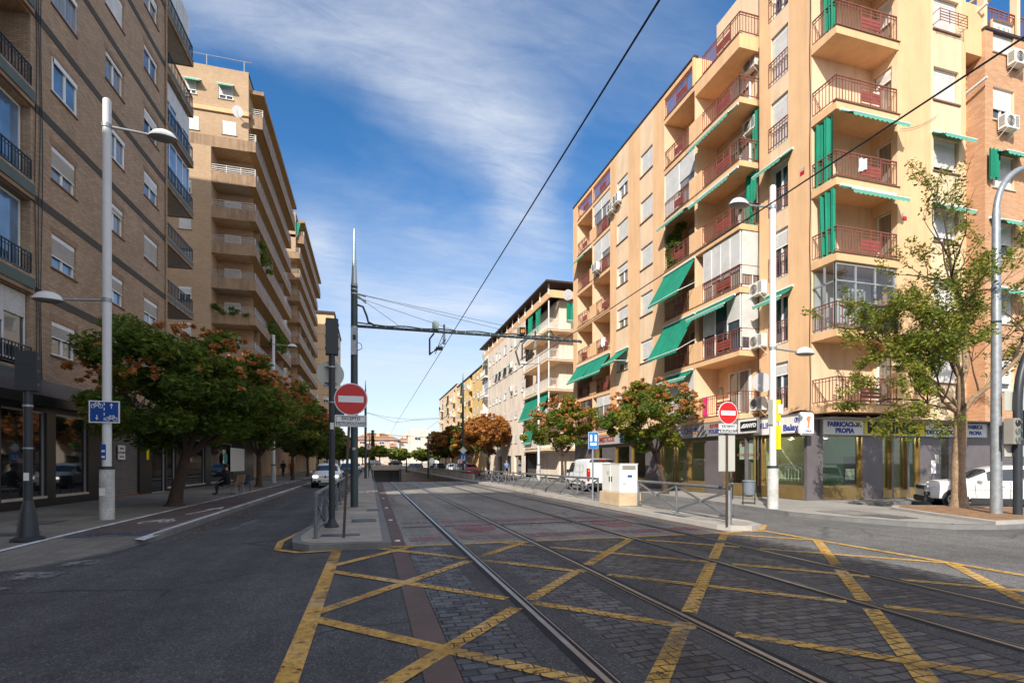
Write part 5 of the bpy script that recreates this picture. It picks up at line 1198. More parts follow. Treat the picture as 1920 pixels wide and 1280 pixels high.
# ================================================================ STREET FURNITURE
def fence_run(label,pts,group,gap=2.15,h=.86,z0=.12):
    t=thing('railing',label,'railing',T(pts[0][0],pts[0][1],z0),group); o=Vector((pts[0][0],pts[0][1],0))
    a=Vector((*pts[0],0))-o;b=Vector((*pts[1],0))-o;L_=(b-a).length;n=max(1,round(L_/gap));d=(b-a)/n
    M=MB().tube([a+Vector((0,0,h)),b+Vector((0,0,h))],.042,'rail_paint',8); part('top_rail',M,t,smooth=True)
    part('bottom_rail',MB().tube([a+Vector((0,0,.1)),b+Vector((0,0,.1))],.022,'rail_paint',6),t,smooth=True)
    for i in range(n+1):
        p=a+d*i; cpart('fpost','post',lambda:MB().tube([(0,0,0),(0,0,.87)],.034,'rail_paint',8).box(-.07,.07,-.05,.05,0,.012,'rail_paint'),t,T(p.x,p.y,0))
        if i<n:
            ln=round(d.length,3)
            def xb():
                m=MB(); m.bar((0,0,.13),(ln,0,h-.06),.03,.055,'rail_paint').bar((0,.02,h-.06),(ln,.02,.13),.03,.055,'rail_paint').lathe([(.045,-.03),(.045,.03)],'galvanised',(ln/2,0.01,.47),12,'y'); return m
            cpart(('xb',ln),'cross_brace',xb,t,T(p.x,p.y,0,math.atan2(d.y,d.x)))
    return t
fence_run('grey railing with crossed bars along the left platform beside the traffic lane',[(-1.02,10.6),(-1.0,44)],'crossed bar railings')
fence_run('short grey railing with crossed bars between the white cabinet and the right no entry sign',[(8.74,15.55),(8.3,10.4)],'crossed bar railings',gap=2.4)
fence_run('long grey railing with crossed bars from the white cabinet back towards the tunnel',[(8.5,18.2),(8.95,46)],'crossed bar railings')
# poles, mast and arm
def mast(label,x,y,h,r,arms=(),dark='mast_green',spire=True):
    t=thing('catenary_mast',label,'mast',T(x,y,.12 if y<60 else -.5))
    part('pole',MB().tube([(0,0,0),(0,0,h*.8)],[r,r*.86],dark,20),t,smooth=True)
    if spire:
        part('spire',MB().tube([(0,0,h*.8),(0,0,h)],[r*.8,.018],'spire_silver' if y<30 else dark,20),t,smooth=True)
        M=MB()
        for z in (h*.765,h*.78,h*.795,h*.63,h*.645): M.lathe([(r*.9,z-.02),(r*.93,z),(r*.9,z+.02)],'spire_silver' if y<30 else dark,n=20)
        part('collar',M,t)
    return t
m1=mast('dark green mast with a silver needle tip and a long horizontal arm, left platform',-.51,17.88,9.9-.62,.125)
za=6.02
part('arm',MB().tube([(.1,0,za+.02),(8.15,0,za+.02)],.05,'mast_green',12).lathe([(.0,0),(.06,.0),(.06,.02)],'mast_green',(8.15,0,za),10,'x'),m1,smooth=True)
M=MB(); 
M.tube([(.1,0,za+.14)]+[(.1+x,0,za+.1+.02*math.sin(x*5)) for x in np.linspace(.3,7.2,50)],.022,'wire',6)
M.tube([(.1,0,6.75),(.28,0,6.7),(.4,0,6.4),(.45,0,6.2),(.7,0,6.08)],.035,'mast_green',8)
for x in np.linspace(.4,8,26): M.lathe([(.062,-.012),(.062,.012)],'galvanised',(x,0,za+.03),8,'x')
part('cable',M,m1)
M=MB()
for a,zz in ((1.5,7.05),(5.9,7.12),(7.3,7.12),(3.4,7.0)): M.tube([(.08,0,zz),(a,0,za+.1)],.007,'wire',5); M.tube([(.12,0,zz-.01),(.38,0,zz-.01-(zz-za)*.3/a)],.03,'insulator',8)
part('stay',M,m1)
part('detector_box',MB().box(2.6,2.8,-.1,.1,za+.08,za+.34,'green_box').box(2.63,2.77,-.06,.06,za+.34,za+.38,'green_box'),m1,bevel=.01)
M=MB().box(5.7,5.92,-.1,.12,za+.1,za+.36,'signal_grey').box(5.72,5.93,-.12,-.1,za+.1,za+.36,'ink_black'); o=part('display',M,m1); text('60',.17,'display_orange',o,T(5.83,-.125,za+.22)@RX90,sx=.8)
def hanger(x):
    M=MB(); M.tube([(x,0,za+.28),(x,0,za-.1)],.035,'wire',8).tube([(x-.35,0,za-.05),(x-.5,0,za-.25),(x-.5,0,za-.8)],.03,'wire',8)
    M.tube([(x-.48,0,za-.75),(x-.05,0,za-.5)],.02,'wire',6).tube([(x-.02,.0,za-.02),(x-.3,.1,za-.75)],.012,'wire',5).tube([(x-.4,-.5,za-.72),(x,.5,za-.35)],.012,'wire',5).tube([(x-.45,.5,za-.72),(x,-.5,za-.35)],.012,'wire',5)
    for k in range(5): M.lathe([(.045,0),(.06,.02),(.045,.04)],'insulator',(x,0,za-.12-k*.07),10)
    M.box(x-.28,x-.05,-.05,.05,za-.62,za-.52,'wire'); return M
part('wire_hanger',hanger(3.0),m1)
M=hanger(6.35); M.tube([(5.75,0,za-1.0),(5.6,0,za-.5),(5.75,0,za-.15),(6.2,0,za+.05)],.035,'mast_green',8).tube([(6.4,0,za),(6.75,0,za+.15),(6.95,0,za+.35),(7.1,0,za+.1),(7.15,0,za-.1)],.03,'mast_green',8); part('wire_hanger',M,m1)
part('control_box',MB().box(-.1,.08,-.16,-.1,5.05,5.95,'galvanised').box(-.04,.05,-.2,-.14,5.55,5.7,'ink_black').tube([(.1,0,5.5),(.22,0,5.45),(.25,0,5.3),(.1,0,5.22)],.012,'wire',5),m1)
part('number_plate',MB().box(-.05,.05,-.135,-.12,1.9,1.98,'sign_back'),m1)
mast('slim dark mast with a needle tip, just right of the left no entry sign',-.42,50.5,9.3,.12)
m3=mast('slim dark mast with a grey diamond and a blue sign, beside the right tunnel wall',9.1,pY(868,9.1),10.6,.13)
part('diamond_plate',MB().box(-.3,.3,-.16,-.14,-.3,.3,'sign_back').box(-.22,.22,-.165,-.16,-.22,.22,'sign_white'),m3,T(0,0,2.75)@Matrix.Rotation(PI/4,4,'Y')); part('blue_plate',MB().box(-.3,.3,-.16,-.14,1.6,2.4,'sign_cyan').box(-.16,.16,-.165,-.16,1.75,1.85,'sign_white').box(-.18,-.1,-.165,-.16,1.85,2.2,'sign_white').box(.1,.18,-.165,-.16,1.85,2.2,'sign_white'),m3)
m4=mast('short black mast rising from the tunnel ramp, right of the tunnel mouth',7.7,pY(803,7.7),7.2,.14,spire=False); m5=mast('smallest black mast over the tunnel wall, nearest the tunnel mouth',7.9,pY(762,7.9),4.9,.16,spire=False)
part('arm',MB().tube([(0,0,5.6),(-8,0,6.0)],.03,'wire',5),m4)
m6=mast('far dark mast at the end of the left platform',-.1,105,8.2,.12)
part('arm',MB().tube([(0,0,6.2),(3.2,0,5.5)],.03,'wire',5).tube([(0,0,6.2),(7,0,5.9)],.012,'wire',5),m6)
# overhead wires
def wire(label,pts,r=.011):
    t=thing('overhead_wire',label,'overhead wire',T(*pts[0])); o=Vector(pts[0]); part('cable',MB().tube([Vector(p)-o for p in pts],r,'wire',6),t); return t
wire('black contact wire crossing the open sky up to the top of the picture',[(2.4,-8,5.62),(2.4,17.9,5.5),(2.42,50,5.42),(2.4,100,4.6),(2.4,149,2.)],.011)
wire('black contact wire over the far track, passing in front of the peach building',[(6.02,-8,5.72),(6.02,17.9,5.55),(6.03,50,5.42),(6.0,100,4.6),(6.,149,2.)],.011)
wire('thin slack cross wire slung between two masts over the ramp',[(-.42,50.5,6.4),(2.4,50.5,5.5),(4,50.5,5.75),(9.1,50.5,6.1)],.014)
wire('thin cross wire running from the second left mast to the tunnel side mast',[(-.42,50.5,6.4),(1.5,50.5,6.),(3.8,51,5.85),(9.1,51,6.3)],.014)
def lamp_head(name='lamp_head'):
    M=MB(); M.lathe([(.02,.2),(.12,.19),(.22,.14),(.3,.05),(.33,-.02)],'pole_white',(0,0,0),20,'z',1.05,.62); M.lathe([(.0,-.075),(.26,-.06),(.33,-.02)],'signal_grey',(0,0,0),20,'z',1.05,.62); return M
def street_lamp(label,x,y,road,h=10.9,z0=.12,coll=True):
    t=thing('street_lamp',label,'street lamp',T(x,y,z0),'white street lamps with two arms')
    part('pole',MB().tube([(0,0,1.3),(0,0,h)],[.105,.095],'pole_white',20).lathe([(.1,h),(.07,h+.04)],'pole_white',n=16),t,smooth=True)
    part('base_sleeve',MB().tube([(0,0,0),(0,0,1.32)],.165,'pole_rough',20).tube([(0,0,1.3),(0,0,1.38)],.175,'dark_metal',20),t,smooth=True)
    for hh,s,rc in ((h-.66,road,1),(h-5.2,-road,0)):
        o=part('arm',MB().tube([(0,0,hh),(s*1.0,0,hh-.06)],.03,'galvanised',8).lathe([(.115,-.05),(.115,.05)],'galvanised',(0,0,hh),16),t,smooth=True)
        part('lamp_head',lamp_head(),o,T(s*1.28,0,hh-.08),smooth=True)
    return t
l1=street_lamp('white street lamp carrying a blue cycle path sign, by the brown brick building',-6.61,15.68,1)
M=MB().box(-.34,.34,-.14,-.125,2.5,3.07,'sign_white').box(-.31,.31,-.145,-.14,2.53,3.04,'sign_blue'); z_=2.53
sg=part('cycle_sign',M,l1,bevel=0,label='blue sign with two bicycles, two arrows and a dashed white line')
M=MB()
for k in range(4): M.box(-.01,.01,-.149,-.146,z_+.03+k*.13,z_+.1+k*.13,'sign_white')
bike(M,(-.16,z_+.4),.16,.16,'sign_white',.014,-.148,True); bike(M,(.16,z_+.07),.16,.16,'sign_white',.014,-.148,True)
M.box(-.17,-.15,-.149,-.146,z_+.08,z_+.17,'sign_white').face([(-.2,-.149,z_+.1),(-.16,-.149,z_+.04),(-.12,-.149,z_+.1)],'sign_white').box(.15,.17,-.149,-.146,z_+.34,z_+.43,'sign_white').face([(.12,-.149,z_+.42),(.2,-.149,z_+.42),(.16,-.149,z_+.48)],'sign_white')
part('pictogram',M,sg)
part('sticker',MB().box(-.09,.02,-.112,-.104,1.55,1.95,'sign_blue').box(-.07,.0,-.114,-.11,1.6,1.65,'sign_white').box(-.07,.0,-.114,-.11,1.75,1.8,'sign_white').box(-.1,.02,-.172,-.16,.62,.82,'plate_white'),l1)
l2=street_lamp('white street lamp with yellow plates, on the right pavement in front of the corner shops',12.5,13.65,-1,h=10.35)
part('yellow_plate',MB().box(.1,.22,-.1,.1,2.8,3.5,'sign_yellow').box(.12,.28,-.13,-.1,3.05,3.35,'cabinet_white').box(.02,.13,-.2,-.1,1.9,2.66,'sign_yellow').box(.13,.14,-.18,-.1,2.0,2.3,'sign_cyan').box(-.14,-.11,-.14,.05,2.7,3.5,'sign_back'),l2)
street_lamp('white street lamp beyond the big tree, second along the left pavement',-6.88,41.2,1)
street_lamp('white street lamp third along the left pavement, partly behind the trees',-7.0,74.7,1)
street_lamp('white street lamp on the right pavement in front of the pale pink building',13.7,41.0,-1,h=10.5)
street_lamp('far white street lamp at the end of the left pavement',-6.9,108,1)
def post_box(label,x,y,z0,zb,zt,w,rz=0,base=True,r=.07):
    t=thing('signal_post',label,'signal post',T(x,y,z0,rz))
    part('pole',MB().tube([(0,0,0),(0,0,zb-z0)],r,'dark_metal',14),t,smooth=True)
    if base: part('base',MB().lathe([(.26,0),(.26,.03),(.17,.07),(.13,.5),(r,.75)],'dark_metal',n=20),t,smooth=True)
    h=zt-zb; M=MB().box(-w/2,w/2,-.1,.12,0,h,'dark_metal')
    for k in (1,2): M.box(-w/2-.003,w/2+.003,-.103,.123,h*k/3-.006,h*k/3+.006,'ink_black')
    part('signal_head',M,t,T(0,0,zb-z0),bevel=.008)
    M=MB()
    for k in (0,1,2):
        for sx in (-1,1): M.box(sx*(w/2+.004)-.012,sx*(w/2+.004)+.012,-.06,-.02,h*(k+.5)/3-.03,h*(k+.5)/3+.03,'rail_paint')
    M.lathe([(r+.01,-.3),(r+.01,-.26)],'galvanised',n=14).lathe([(r+.01,-1.1),(r+.01,-1.07)],'galvanised',n=14).box(-.04,.04,-r-.004,-r+.01,-1.7,-1.55,'plate_white')
    part('hinge',M,t,T(0,0,zb-z0)); return t
post_box('dark signal post with a tall grey head, at the left edge of the picture',-6.27,11.84,.12,2.95,3.7,.32,.12)
pp=post_box('dark post with a tall signal head and the pale back of a round sign',-.84,12.35,.12,4.05,4.86,.27,.1,base=False)
part('round_sign',MB().lathe([(.3,.03),(.3,.045)],'sign_back',(-.03,.06,3.5),32,'y').box(-.15,.1,.0,.09,3.66,3.69,'sign_back').box(-.15,.1,.0,.09,3.3,3.33,'sign_back'),pp)
part('second_signal_head',MB().box(.02,.28,.12,.3,2.42,3.18,'dark_metal').box(.05,.3,-.05,.05,2.4,2.43,'dark_metal'),pp,bevel=.008)
part('base',MB().lathe([(.16,0),(.16,.02),(.1,.12),(.07,.2)],'dark_metal',n=18),pp)
def no_entry(label,x,y,zc,r,zp0,zp1,wp,lean,big=None,face=0):
    t=thing('no_entry_sign',label,'traffic sign',T(x,y,.12,face)); H=zc+r
    part('pole',MB().bar((-lean,0,0),(0,0,H-.12),.05,.03,'brown_metal',(0,1,0)),t)
    o=part('sign_disc',MB().lathe([(r,-.045),(r,-.03)],'sign_white',(0,0,zc-.12),40,'y'),t); part('red_face',MB().lathe([(r*.94,-.05),(r*.94,-.044)],'sign_red',(0,0,zc-.12),40,'y'),o); part('white_bar',MB().box(-r*.75,r*.75,-.054,-.05,zc-.12-r*.2,zc-.12+r*.2,'sign_white'),o)
    o=part('supplementary_plate',MB().box(-wp/2,wp/2,-.045,-.03,zp0-.12,zp1-.12,'sign_white'),t,bevel=.006)
    hh=zp1-zp0; zc2=(zp0+zp1)/2-.12; M=MB()
    for a,b,c,d in ((-wp/2+.025,wp/2-.025,hh/2-.03,hh/2-.022),(-wp/2+.025,wp/2-.025,-hh/2+.022,-hh/2+.03),(-wp/2+.02,-wp/2+.028,-hh/2+.03,hh/2-.03),(wp/2-.028,wp/2-.02,-hh/2+.03,hh/2-.03)): M.box(a,b,-.048,-.045,zc2+c,zc2+d,'ink_black')
    part('border',M,o)
    text('EXCEPTO',.085,'ink_black',o,T(0,-.049,zc2+.045)@RX90,sx=.95); text('METROPOLITANO',.075,'ink_black',o,T(0,-.049,zc2-.045)@RX90,sx=.88)
    if big: part('blank_panel',MB().box(*big[:2],.02,.05,big[2]-.12,big[3]-.12,'sign_back'),t,bevel=.012)
    return t
no_entry('no entry sign on a leaning brown post, on the left platform',-.36,10.53,2.83,.315,2.29,2.52,.6,.14)
no_entry('no entry sign in front of a tall blank panel, at the right platform tip',8.05,10.21,2.75,.262,2.28,2.49,.5,.0,(-.2,.25,1.38,2.3),.0)
t=thing('bollard_post','plain grey tube post standing next to the right no entry sign','post',T(8.24,10.38,.12)); part('tube',MB().tube([(0,0,0),(0,0,.86)],.033,'galvanised',12),t,smooth=True); part('cap',MB().lathe([(.04,.82),(.04,.9),(.02,.92)],'dark_metal',n=12),t)
t=thing('tram_section_sign','blue sign with three white bars on a thin grey post before the van','traffic sign',T(8.32,18.3,.12)); part('pole',MB().tube([(0,0,0),(0,0,2.7)],.035,'galvanised',12),t,smooth=True)
o=part('plate',MB().box(-.21,.21,-.06,-.045,2.02,2.66,'sign_white').box(-.2,.2,-.064,-.06,2.03,2.65,'sign_cyan'),t); part('symbol',MB().box(-.14,-.05,-.067,-.064,2.3,2.56,'sign_white').box(.05,.14,-.067,-.064,2.3,2.56,'sign_white').box(-.13,.13,-.067,-.064,2.14,2.25,'sign_white'),o)
# cabinet
t=thing('electric_cabinet','white street cabinet with two doors on a beige stone plinth, between the railings','cabinet',T(8.47,16.4,.12,0))
part('plinth',MB().box(-.4,.42,-.78,.78,0,.46,'stone_beige'),t,bevel=.02); part('body',MB().box(-.32,.33,-.7,.7,.46,1.42,'cabinet_white').box(-.34,.35,-.72,.72,1.42,1.45,'cabinet_white'),t,bevel=.008)
for k,y in enumerate((-.345,.345)): o=part('door',MB().box(-.332,-.32,y-.33,y+.33,.5,1.4,'cabinet_white'),t); part('handle',MB().box(-.35,-.33,(-.09 if k==0 else .09)-.025,(-.09 if k==0 else .09)+.025,.82,1.0,'ink_black'),o)
M=MB()
for k in range(7): M.box(-.25,.25,-.712,-.7,1.24+k*.022,1.25+k*.022,'signal_grey')
part('vent',M,t); part('sticker',MB().box(-.05,.12,-.706,-.7,.98,1.06,'sign_blue'),t); part('sticker',MB().box(-.24,-.1,-.706,-.7,.72,.8,'sign_back'),t)
part('lettering',MB().tube([(-.336,.2+.09*math.cos(a),1.12+.06*math.sin(2*a)) for a in np.linspace(0,6,18)],.006,'leaf_lime',4,False),t,label='faint graffiti scrawl on a door')
# bins, bollard, bench
def bin_(label,x,y,m='bin_grey'):
    t=thing('litter_bin',label,'bin',T(x,y,.12)); part('bucket',MB().lathe([(.17,.34),(.19,.36),(.215,.85),(.2,.86),(.19,.8)],m,n=20),t,smooth=True); part('rim',MB().tube([(.218*math.cos(a),.218*math.sin(a),.82) for a in np.linspace(0,2*PI,25)],.018,m,6,False),t); part('frame',MB().tube([(-.25,0,0),(-.25,0,.8)],.02,'dark_metal',8).tube([(.25,0,0),(.25,0,.8)],.02,'dark_metal',8).tube([(-.25,0,.4),(.25,0,.4)],.015,'dark_metal',6),t); return t
bin_('grey round litter bin on two legs, just left of the right white lamp post',12.9,15.2)
bin_('dark blue litter bin behind the wooden bench on the left pavement',-6.4,29.9,'cloth_navy')
t=thing('bollard','short dark bollard in front of the shop windows, left of the grey bin','bollard',T(14.2,17.7,.12)); part('shaft',MB().lathe([(.05,0),(.05,.75),(.065,.78),(.06,.85),(.0,.9)],'dark_metal',n=14),t,smooth=True); part('ring',MB().lathe([(.06,.62),(.06,.66)],'galvanised',n=14),t)
t=thing('bench','wooden slatted bench with thin metal legs under the left trees','bench',T(-6.25,26.9,.12,PI/2+PI))
M=MB(); 
for k in range(4): M.box(-.85,.85,-.22+k*.12,-.13+k*.12,.43,.46,'wood')
part('seat',M,t); M=MB()
for k in range(4): M.box(-.85,.85,.27+k*.02,.3+k*.02,.52+k*.1,.6+k*.1,'wood')
part('backrest',M,t)
for x in (-.7,.7): part('leg',MB().bar((x,-.2,.43),(x,-.25,0),.03,.03,'galvanised').bar((x,.24,.43),(x,.32,0),.03,.03,'galvanised').bar((x,.26,.4),(x,.36,.92),.03,.03,'galvanised'),t)
# galvanised lamp column and bent signal pole at the right edge
t=thing('lamp_column','mottled galvanised lamp column with a curved top, in the planting strip by the white car','lamp post',T(16.52,9.97,.2))
part('pole',MB().tube([(0,0,0),(0,0,5),(0,0,8.2)]+[(1.6*(1-math.cos(a)),0,8.2+1.5*math.sin(a)) for a in np.linspace(.15,1.25,8)]+[(2.6,0,9.8)],[.135,.11,.09]+[.075]*9,'galvanised',18),t,smooth=True); part('lamp_head',lamp_head(),t,T(2.9,0,9.82),smooth=True); part('strap',MB().tube([(0,0,1.05),(0,0,1.09)],.125,'dark_metal',14).tube([(0,0,5.2),(0,0,5.26)],.115,'dark_metal',14),t)
t=thing('traffic_light_pole','dark bent traffic light pole at the right edge, with a small grey signal head','traffic light',T(16.72,9.6,.2))
part('pole',MB().tube([(0,0,0),(0,0,3.0)]+[(1.5*(1-math.cos(a)),0,3.0+2.0*math.sin(a)) for a in np.linspace(.2,1.3,8)]+[(3.2,0,5.3)],.1,'dark_metal',16),t,smooth=True)
o=part('signal_head',MB().box(-.42,-.16,-.16,.08,1.88,2.57,'signal_grey').bar((-.2,0,1.95),(0,0,1.95),.03,.03,'dark_metal').bar((-.2,0,2.5),(0,0,2.5),.03,.03,'dark_metal'),t,bevel=.012)
for k in range(3): part('lens',MB().lathe([(.09,-.175),(.09,-.16)],'lens_dull' if k<2 else 'ink_black',(-.28,0,1.99+k*.225),20,'y').tube([(-.28+.095*math.cos(a),-.2,1.99+k*.225+.095*math.sin(a)) for a in np.linspace(0,PI,10)],.008,'signal_grey',4,False),o)
part('second_signal_head',MB().box(.14,.5,-.05,.2,2.05,2.8,'ink_black'),t,bevel=.012); part('sign_panel',MB().box(-.32,.6,.1,.125,2.78,3.3,'sign_back').box(-.34,.5,.1,.12,1.55,1.87,'sign_back'),t,bevel=.01)
# small things on the ground
for lab,x0,x1,y0,y1,z,m in (('long dark drain grate crossing the slab left of the near rails',.75,1.5,12.75,12.92,.0105,'ink_black'),('long dark drain grate crossing between the tram rails',1.8,6.6,12.78,12.88,.0105,'ink_black'),('square iron manhole cover by the lamp base on the left pavement',-8.1,-7.4,14.8,15.6,.128,'dark_metal'),
    ('iron cover behind the dark signal post on the left pavement',-7.4,-6.7,12.6,13.1,.128,'dark_metal'),('small iron cover on the left platform beside the big mast',-.1,.25,16.2,16.9,.128,'ink_black'),('wide ribbed grate across the left platform',-.45,.15,13.2,13.9,.128,'dark_metal'),('ribbed grate at the foot of the left no entry sign',-.95,-.2,10.75,11.1,.128,'dark_metal'),
    ('dark cover plate on the right platform beside the short railing',8.15,8.4,12.1,13.6,.128,'dark_metal'),('brown square cover on the right pavement near the planting strip',13.3,14.0,10.2,11.3,.1295,'brown_metal')):
    t=thing('manhole_cover' if 'cover' in lab else 'drain_grate',lab,'grate' if 'grate' in lab else 'manhole cover',T((x0+x1)/2,(y0+y1)/2,z)); w=x1-x0;h=y1-y0; M=MB().box(-w/2,w/2,-h/2,h/2,-.01,.003,m)
    n=max(3,int(max(w,h)/.06))
    for k in range(n):
        if w>h: M.box(-w/2+(k+.3)*w/n,-w/2+(k+.7)*w/n,-h/2+.02,h/2-.02,.003,.006,'rail_paint')
        else: M.box(-w/2+.02,w/2-.02,-h/2+(k+.3)*h/n,-h/2+(k+.7)*h/n,.003,.006,'rail_paint')
    part('cover',M,t)
for k,y in enumerate((10.6,14.5,18.5,23.5)):
    t=thing('road_stud',['white round stud nearest the yellow box','white round stud second from the yellow box','white round stud third from the yellow box','white round stud farthest from the yellow box'][k]+', on the brown strip','road stud',T(.53+.01*k,y,.008),'studs on the brown strip'); part('cap',MB().lathe([(.06,0),(.05,.02),(.0,.026)],'plate_white',n=14),t)
def walker_sign(label,x,y,z,r=.32):
    t=thing('pedestrian_ban_sign',label,'traffic sign',T(x,y,.12)); part('pole',MB().tube([(0,0,0),(0,0,z)],.035,'brown_metal',10),t,smooth=True); o=part('sign_disc',MB().lathe([(r,-.05),(r,-.04)],'sign_red',(0,0,z-.12),28,'y'),t); part('white_face',MB().lathe([(r*.78,-.055),(r*.78,-.05)],'sign_white',(0,0,z-.12),28,'y'),o)
    part('pictogram',MB().box(-.03,.03,-.06,-.055,z-.12-.05,z-.12+.12,'ink_black').bar((0,-.058,z-.17),(-.07,-.058,z-.32),.03,.004,'ink_black',(0,1,0)).bar((0,-.058,z-.17),(.07,-.058,z-.32),.03,.004,'ink_black',(0,1,0)).lathe([(.035,-.06),(.035,-.055)],'ink_black',(0,0,z+.05),12,'y'),o)
walker_sign('round red and white walker sign on the left side of the tunnel mouth',-.15,54,3.25,.34)
walker_sign('round red and white walker sign on the right side of the tunnel mouth',8.75,pY(862,8.75),1.75,.31)
# fallen leaves
rs=np.random.RandomState(2); M=MB()
for i in range(520):
    if i%3: x=-3.95+abs(rs.normal(0,.22)); y=rs.uniform(12,34); z=.006
    elif i%2: x=rs.uniform(-7.5,-4.5); y=rs.uniform(13,30); z=.135
    else: x=rs.uniform(14.8,24); y=rs.uniform(9,12); z=.212
    a=rs.uniform(0,6.28); s=rs.uniform(.02,.05); M.face([(x+s*math.cos(a),y+s*math.sin(a),z),(x-s*.5*math.sin(a),y+s*.5*math.cos(a),z+.008),(x-s*math.cos(a),y-s*math.sin(a),z),(x+s*.5*math.sin(a),y-s*.5*math.cos(a),z+.004)],'leaf_litter')
tag(part('fallen_leaves',M,None),'dry orange leaves fallen along the left kerb and planting strip','leaves',kind='stuff')

# ================================================================ TREES
def tree(label,x,y,h,r,trunk_h,seed,mats,nl=12000,leaf=.11,group=None,bark='bark_brown',tr=.14,lean=(0,0),cz=None,squash=.8,podk=.22,z0=.12,weights=(.55,.35,.1),cname='street_tree',low=.0):
    rs=np.random.RandomState(seed); t=thing(cname,label,'tree',T(x,y,z0),group)
    cz=cz or (trunk_h+ (h-trunk_h)*.5); rz=(h-trunk_h)*.5*1.05
    M=MB(); top=Vector((lean[0],lean[1],trunk_h)); M.tube([(0,0,0),(lean[0]*.2+.02,lean[1]*.3,trunk_h*.35),(lean[0]*.7,lean[1]*.7,trunk_h*.75),top],[tr*1.35,tr,tr*.88,tr*.8],bark,12)
    M.tube([(0,0,-.02),(0,0,.12)],[tr*1.9,tr*1.3],bark,12)
    for k in range(8):
        a=k*2.4+rs.rand(); e=r*(.55+.3*rs.rand()); m1=top+Vector((math.cos(a)*e*.45,math.sin(a)*e*.45,rz*(.35+.3*rs.rand()))); m2=top+Vector((math.cos(a)*e,math.sin(a)*e,rz*(.6+.8*rs.rand())))
        M.tube([top-Vector((0,0,.1)),m1,m2],[tr*.5,tr*.3,tr*.1],bark,7)
        for j in range(3): q=m1.lerp(m2,.4+.3*j*.5); M.tube([q,q+Vector((rs.normal(0,.5),rs.normal(0,.5),rs.uniform(.1,.6)))],[tr*.16,tr*.05],bark,5)
    part('trunk',M,t,smooth=True)
    cl=[]; n=int(58*(r/2.4)**1.6); pern=max(20,int(nl/n))
    for i in range(n):
        d=rs.normal(0,1,3); d/=np.linalg.norm(d); 
        rad=(.35+.65*rs.rand()**.5); bump=1+.16*math.sin(3*math.atan2(d[1],d[0])+seed)+.1*rs.normal()
        if d[2]<-.5: d[2]*=.8
        px,py,pz=d[0]*r*rad*bump,d[1]*r*rad*bump,d[2]*rz*rad
        k=rs.choice(len(weights),p=weights)
        cl.append((lean[0]+px,lean[1]+py,cz+pz,r*(.1+.13*rs.rand()),pern,k))
    nm=len(weights)
    if podk>0:
        for i in range(int(n*podk*3.2)):
            d=rs.normal(0,1,3); d[2]=abs(d[2])*.9+(-.15 if rs.rand()<.4 else .1); d/=np.linalg.norm(d)
            q_=.86+.2*rs.rand(); cl.append((lean[0]+d[0]*r*q_,lean[1]+d[1]*r*q_,cz+d[2]*rz*q_,.05+.09*rs.rand(),int(pern*.05)+6,nm))
    foliage('crown',t,None,cl,mats+(['pod_orange'] if podk>0 else []),leaf,seed); return t
KG=['leaf_green','leaf_lime','leaf_dark']; KD=['leaf_dark','leaf_green','leaf_lime']
LG='street trees on the left pavement'; RG='street trees on the right pavement'
tree('big green street tree with orange seed pods, nearest on the left pavement',-6.45,19.97,6.0,3.15,1.75,1,KD,44000,.09,LG,tr=.19,lean=(.35,0),weights=(.42,.4,.18),podk=.6,squash=.9)
tree('second dark green tree of the left row, right of the big one, behind the bench',-6.6,34.5,7.2,3.1,1.9,2,KD,14000,.14,LG,tr=.15,podk=.8)
tree('third tree of the left row, beyond the white street lamp',-6.5,48,7.3,3.2,2.0,3,KD,10000,.17,LG,tr=.12,podk=.6)
for i,(y,h) in enumerate(((60,7.6),(72,7.4),(86,7.4),(101,7.2),(118,7.2),(136,7.0))):
    tree(['fourth tree of the left row, above the two walking people','fifth tree of the left row, smaller and dark','sixth tree of the left row, over the far pavement','seventh tree of the left row, behind the white car','eighth tree of the left row, far behind the left signs','last tree of the left row, next to the far lamp'][i],-6.6,y,h-.4,3.3,2.0,10+i,KD,5500,.24,LG,tr=.11,podk=.4)
tree('green tree with rusty seed pods, right of the blue sign with white bars',13.6,21.6,5.45,2.3,1.9,21,KG,26000,.078,RG,tr=.1,lean=(-.45,.2),podk=.8,weights=(.4,.57,.03))
tree('round green and orange tree just left of the blue sign with white bars',13.7,pY(1054,13.7),6.2,2.6,2.0,22,KG,17000,.1,RG,tr=.11,podk=.8,weights=(.35,.6,.05))
tree('bright orange and yellow autumn tree in front of the pale pink building',14.2,pY(916,14.2),7.4,3.0,2.4,23,['leaf_autumn','leaf_lime','leaf_rust'],10000,.2,RG,tr=.12,podk=.9,weights=(.5,.12,.38))
for i,(px,h) in enumerate(((886,7.6),(866,7.8),(849,7.8),(836,8.),(824,8.2))):
    tree(['rust brown tree left of the bright orange one','dark rust tree behind the tall slim mast','brownish tree with a green patch, left of the slim mast','smaller rust tree farther along the right row','last rust coloured tree of the right row'][i],14.3,pY(px,14.3),h,3.1,2.3,30+i,['leaf_rust','leaf_dark','leaf_autumn'],6000,.28,RG,tr=.11,podk=0,weights=(.45,.3,.25))
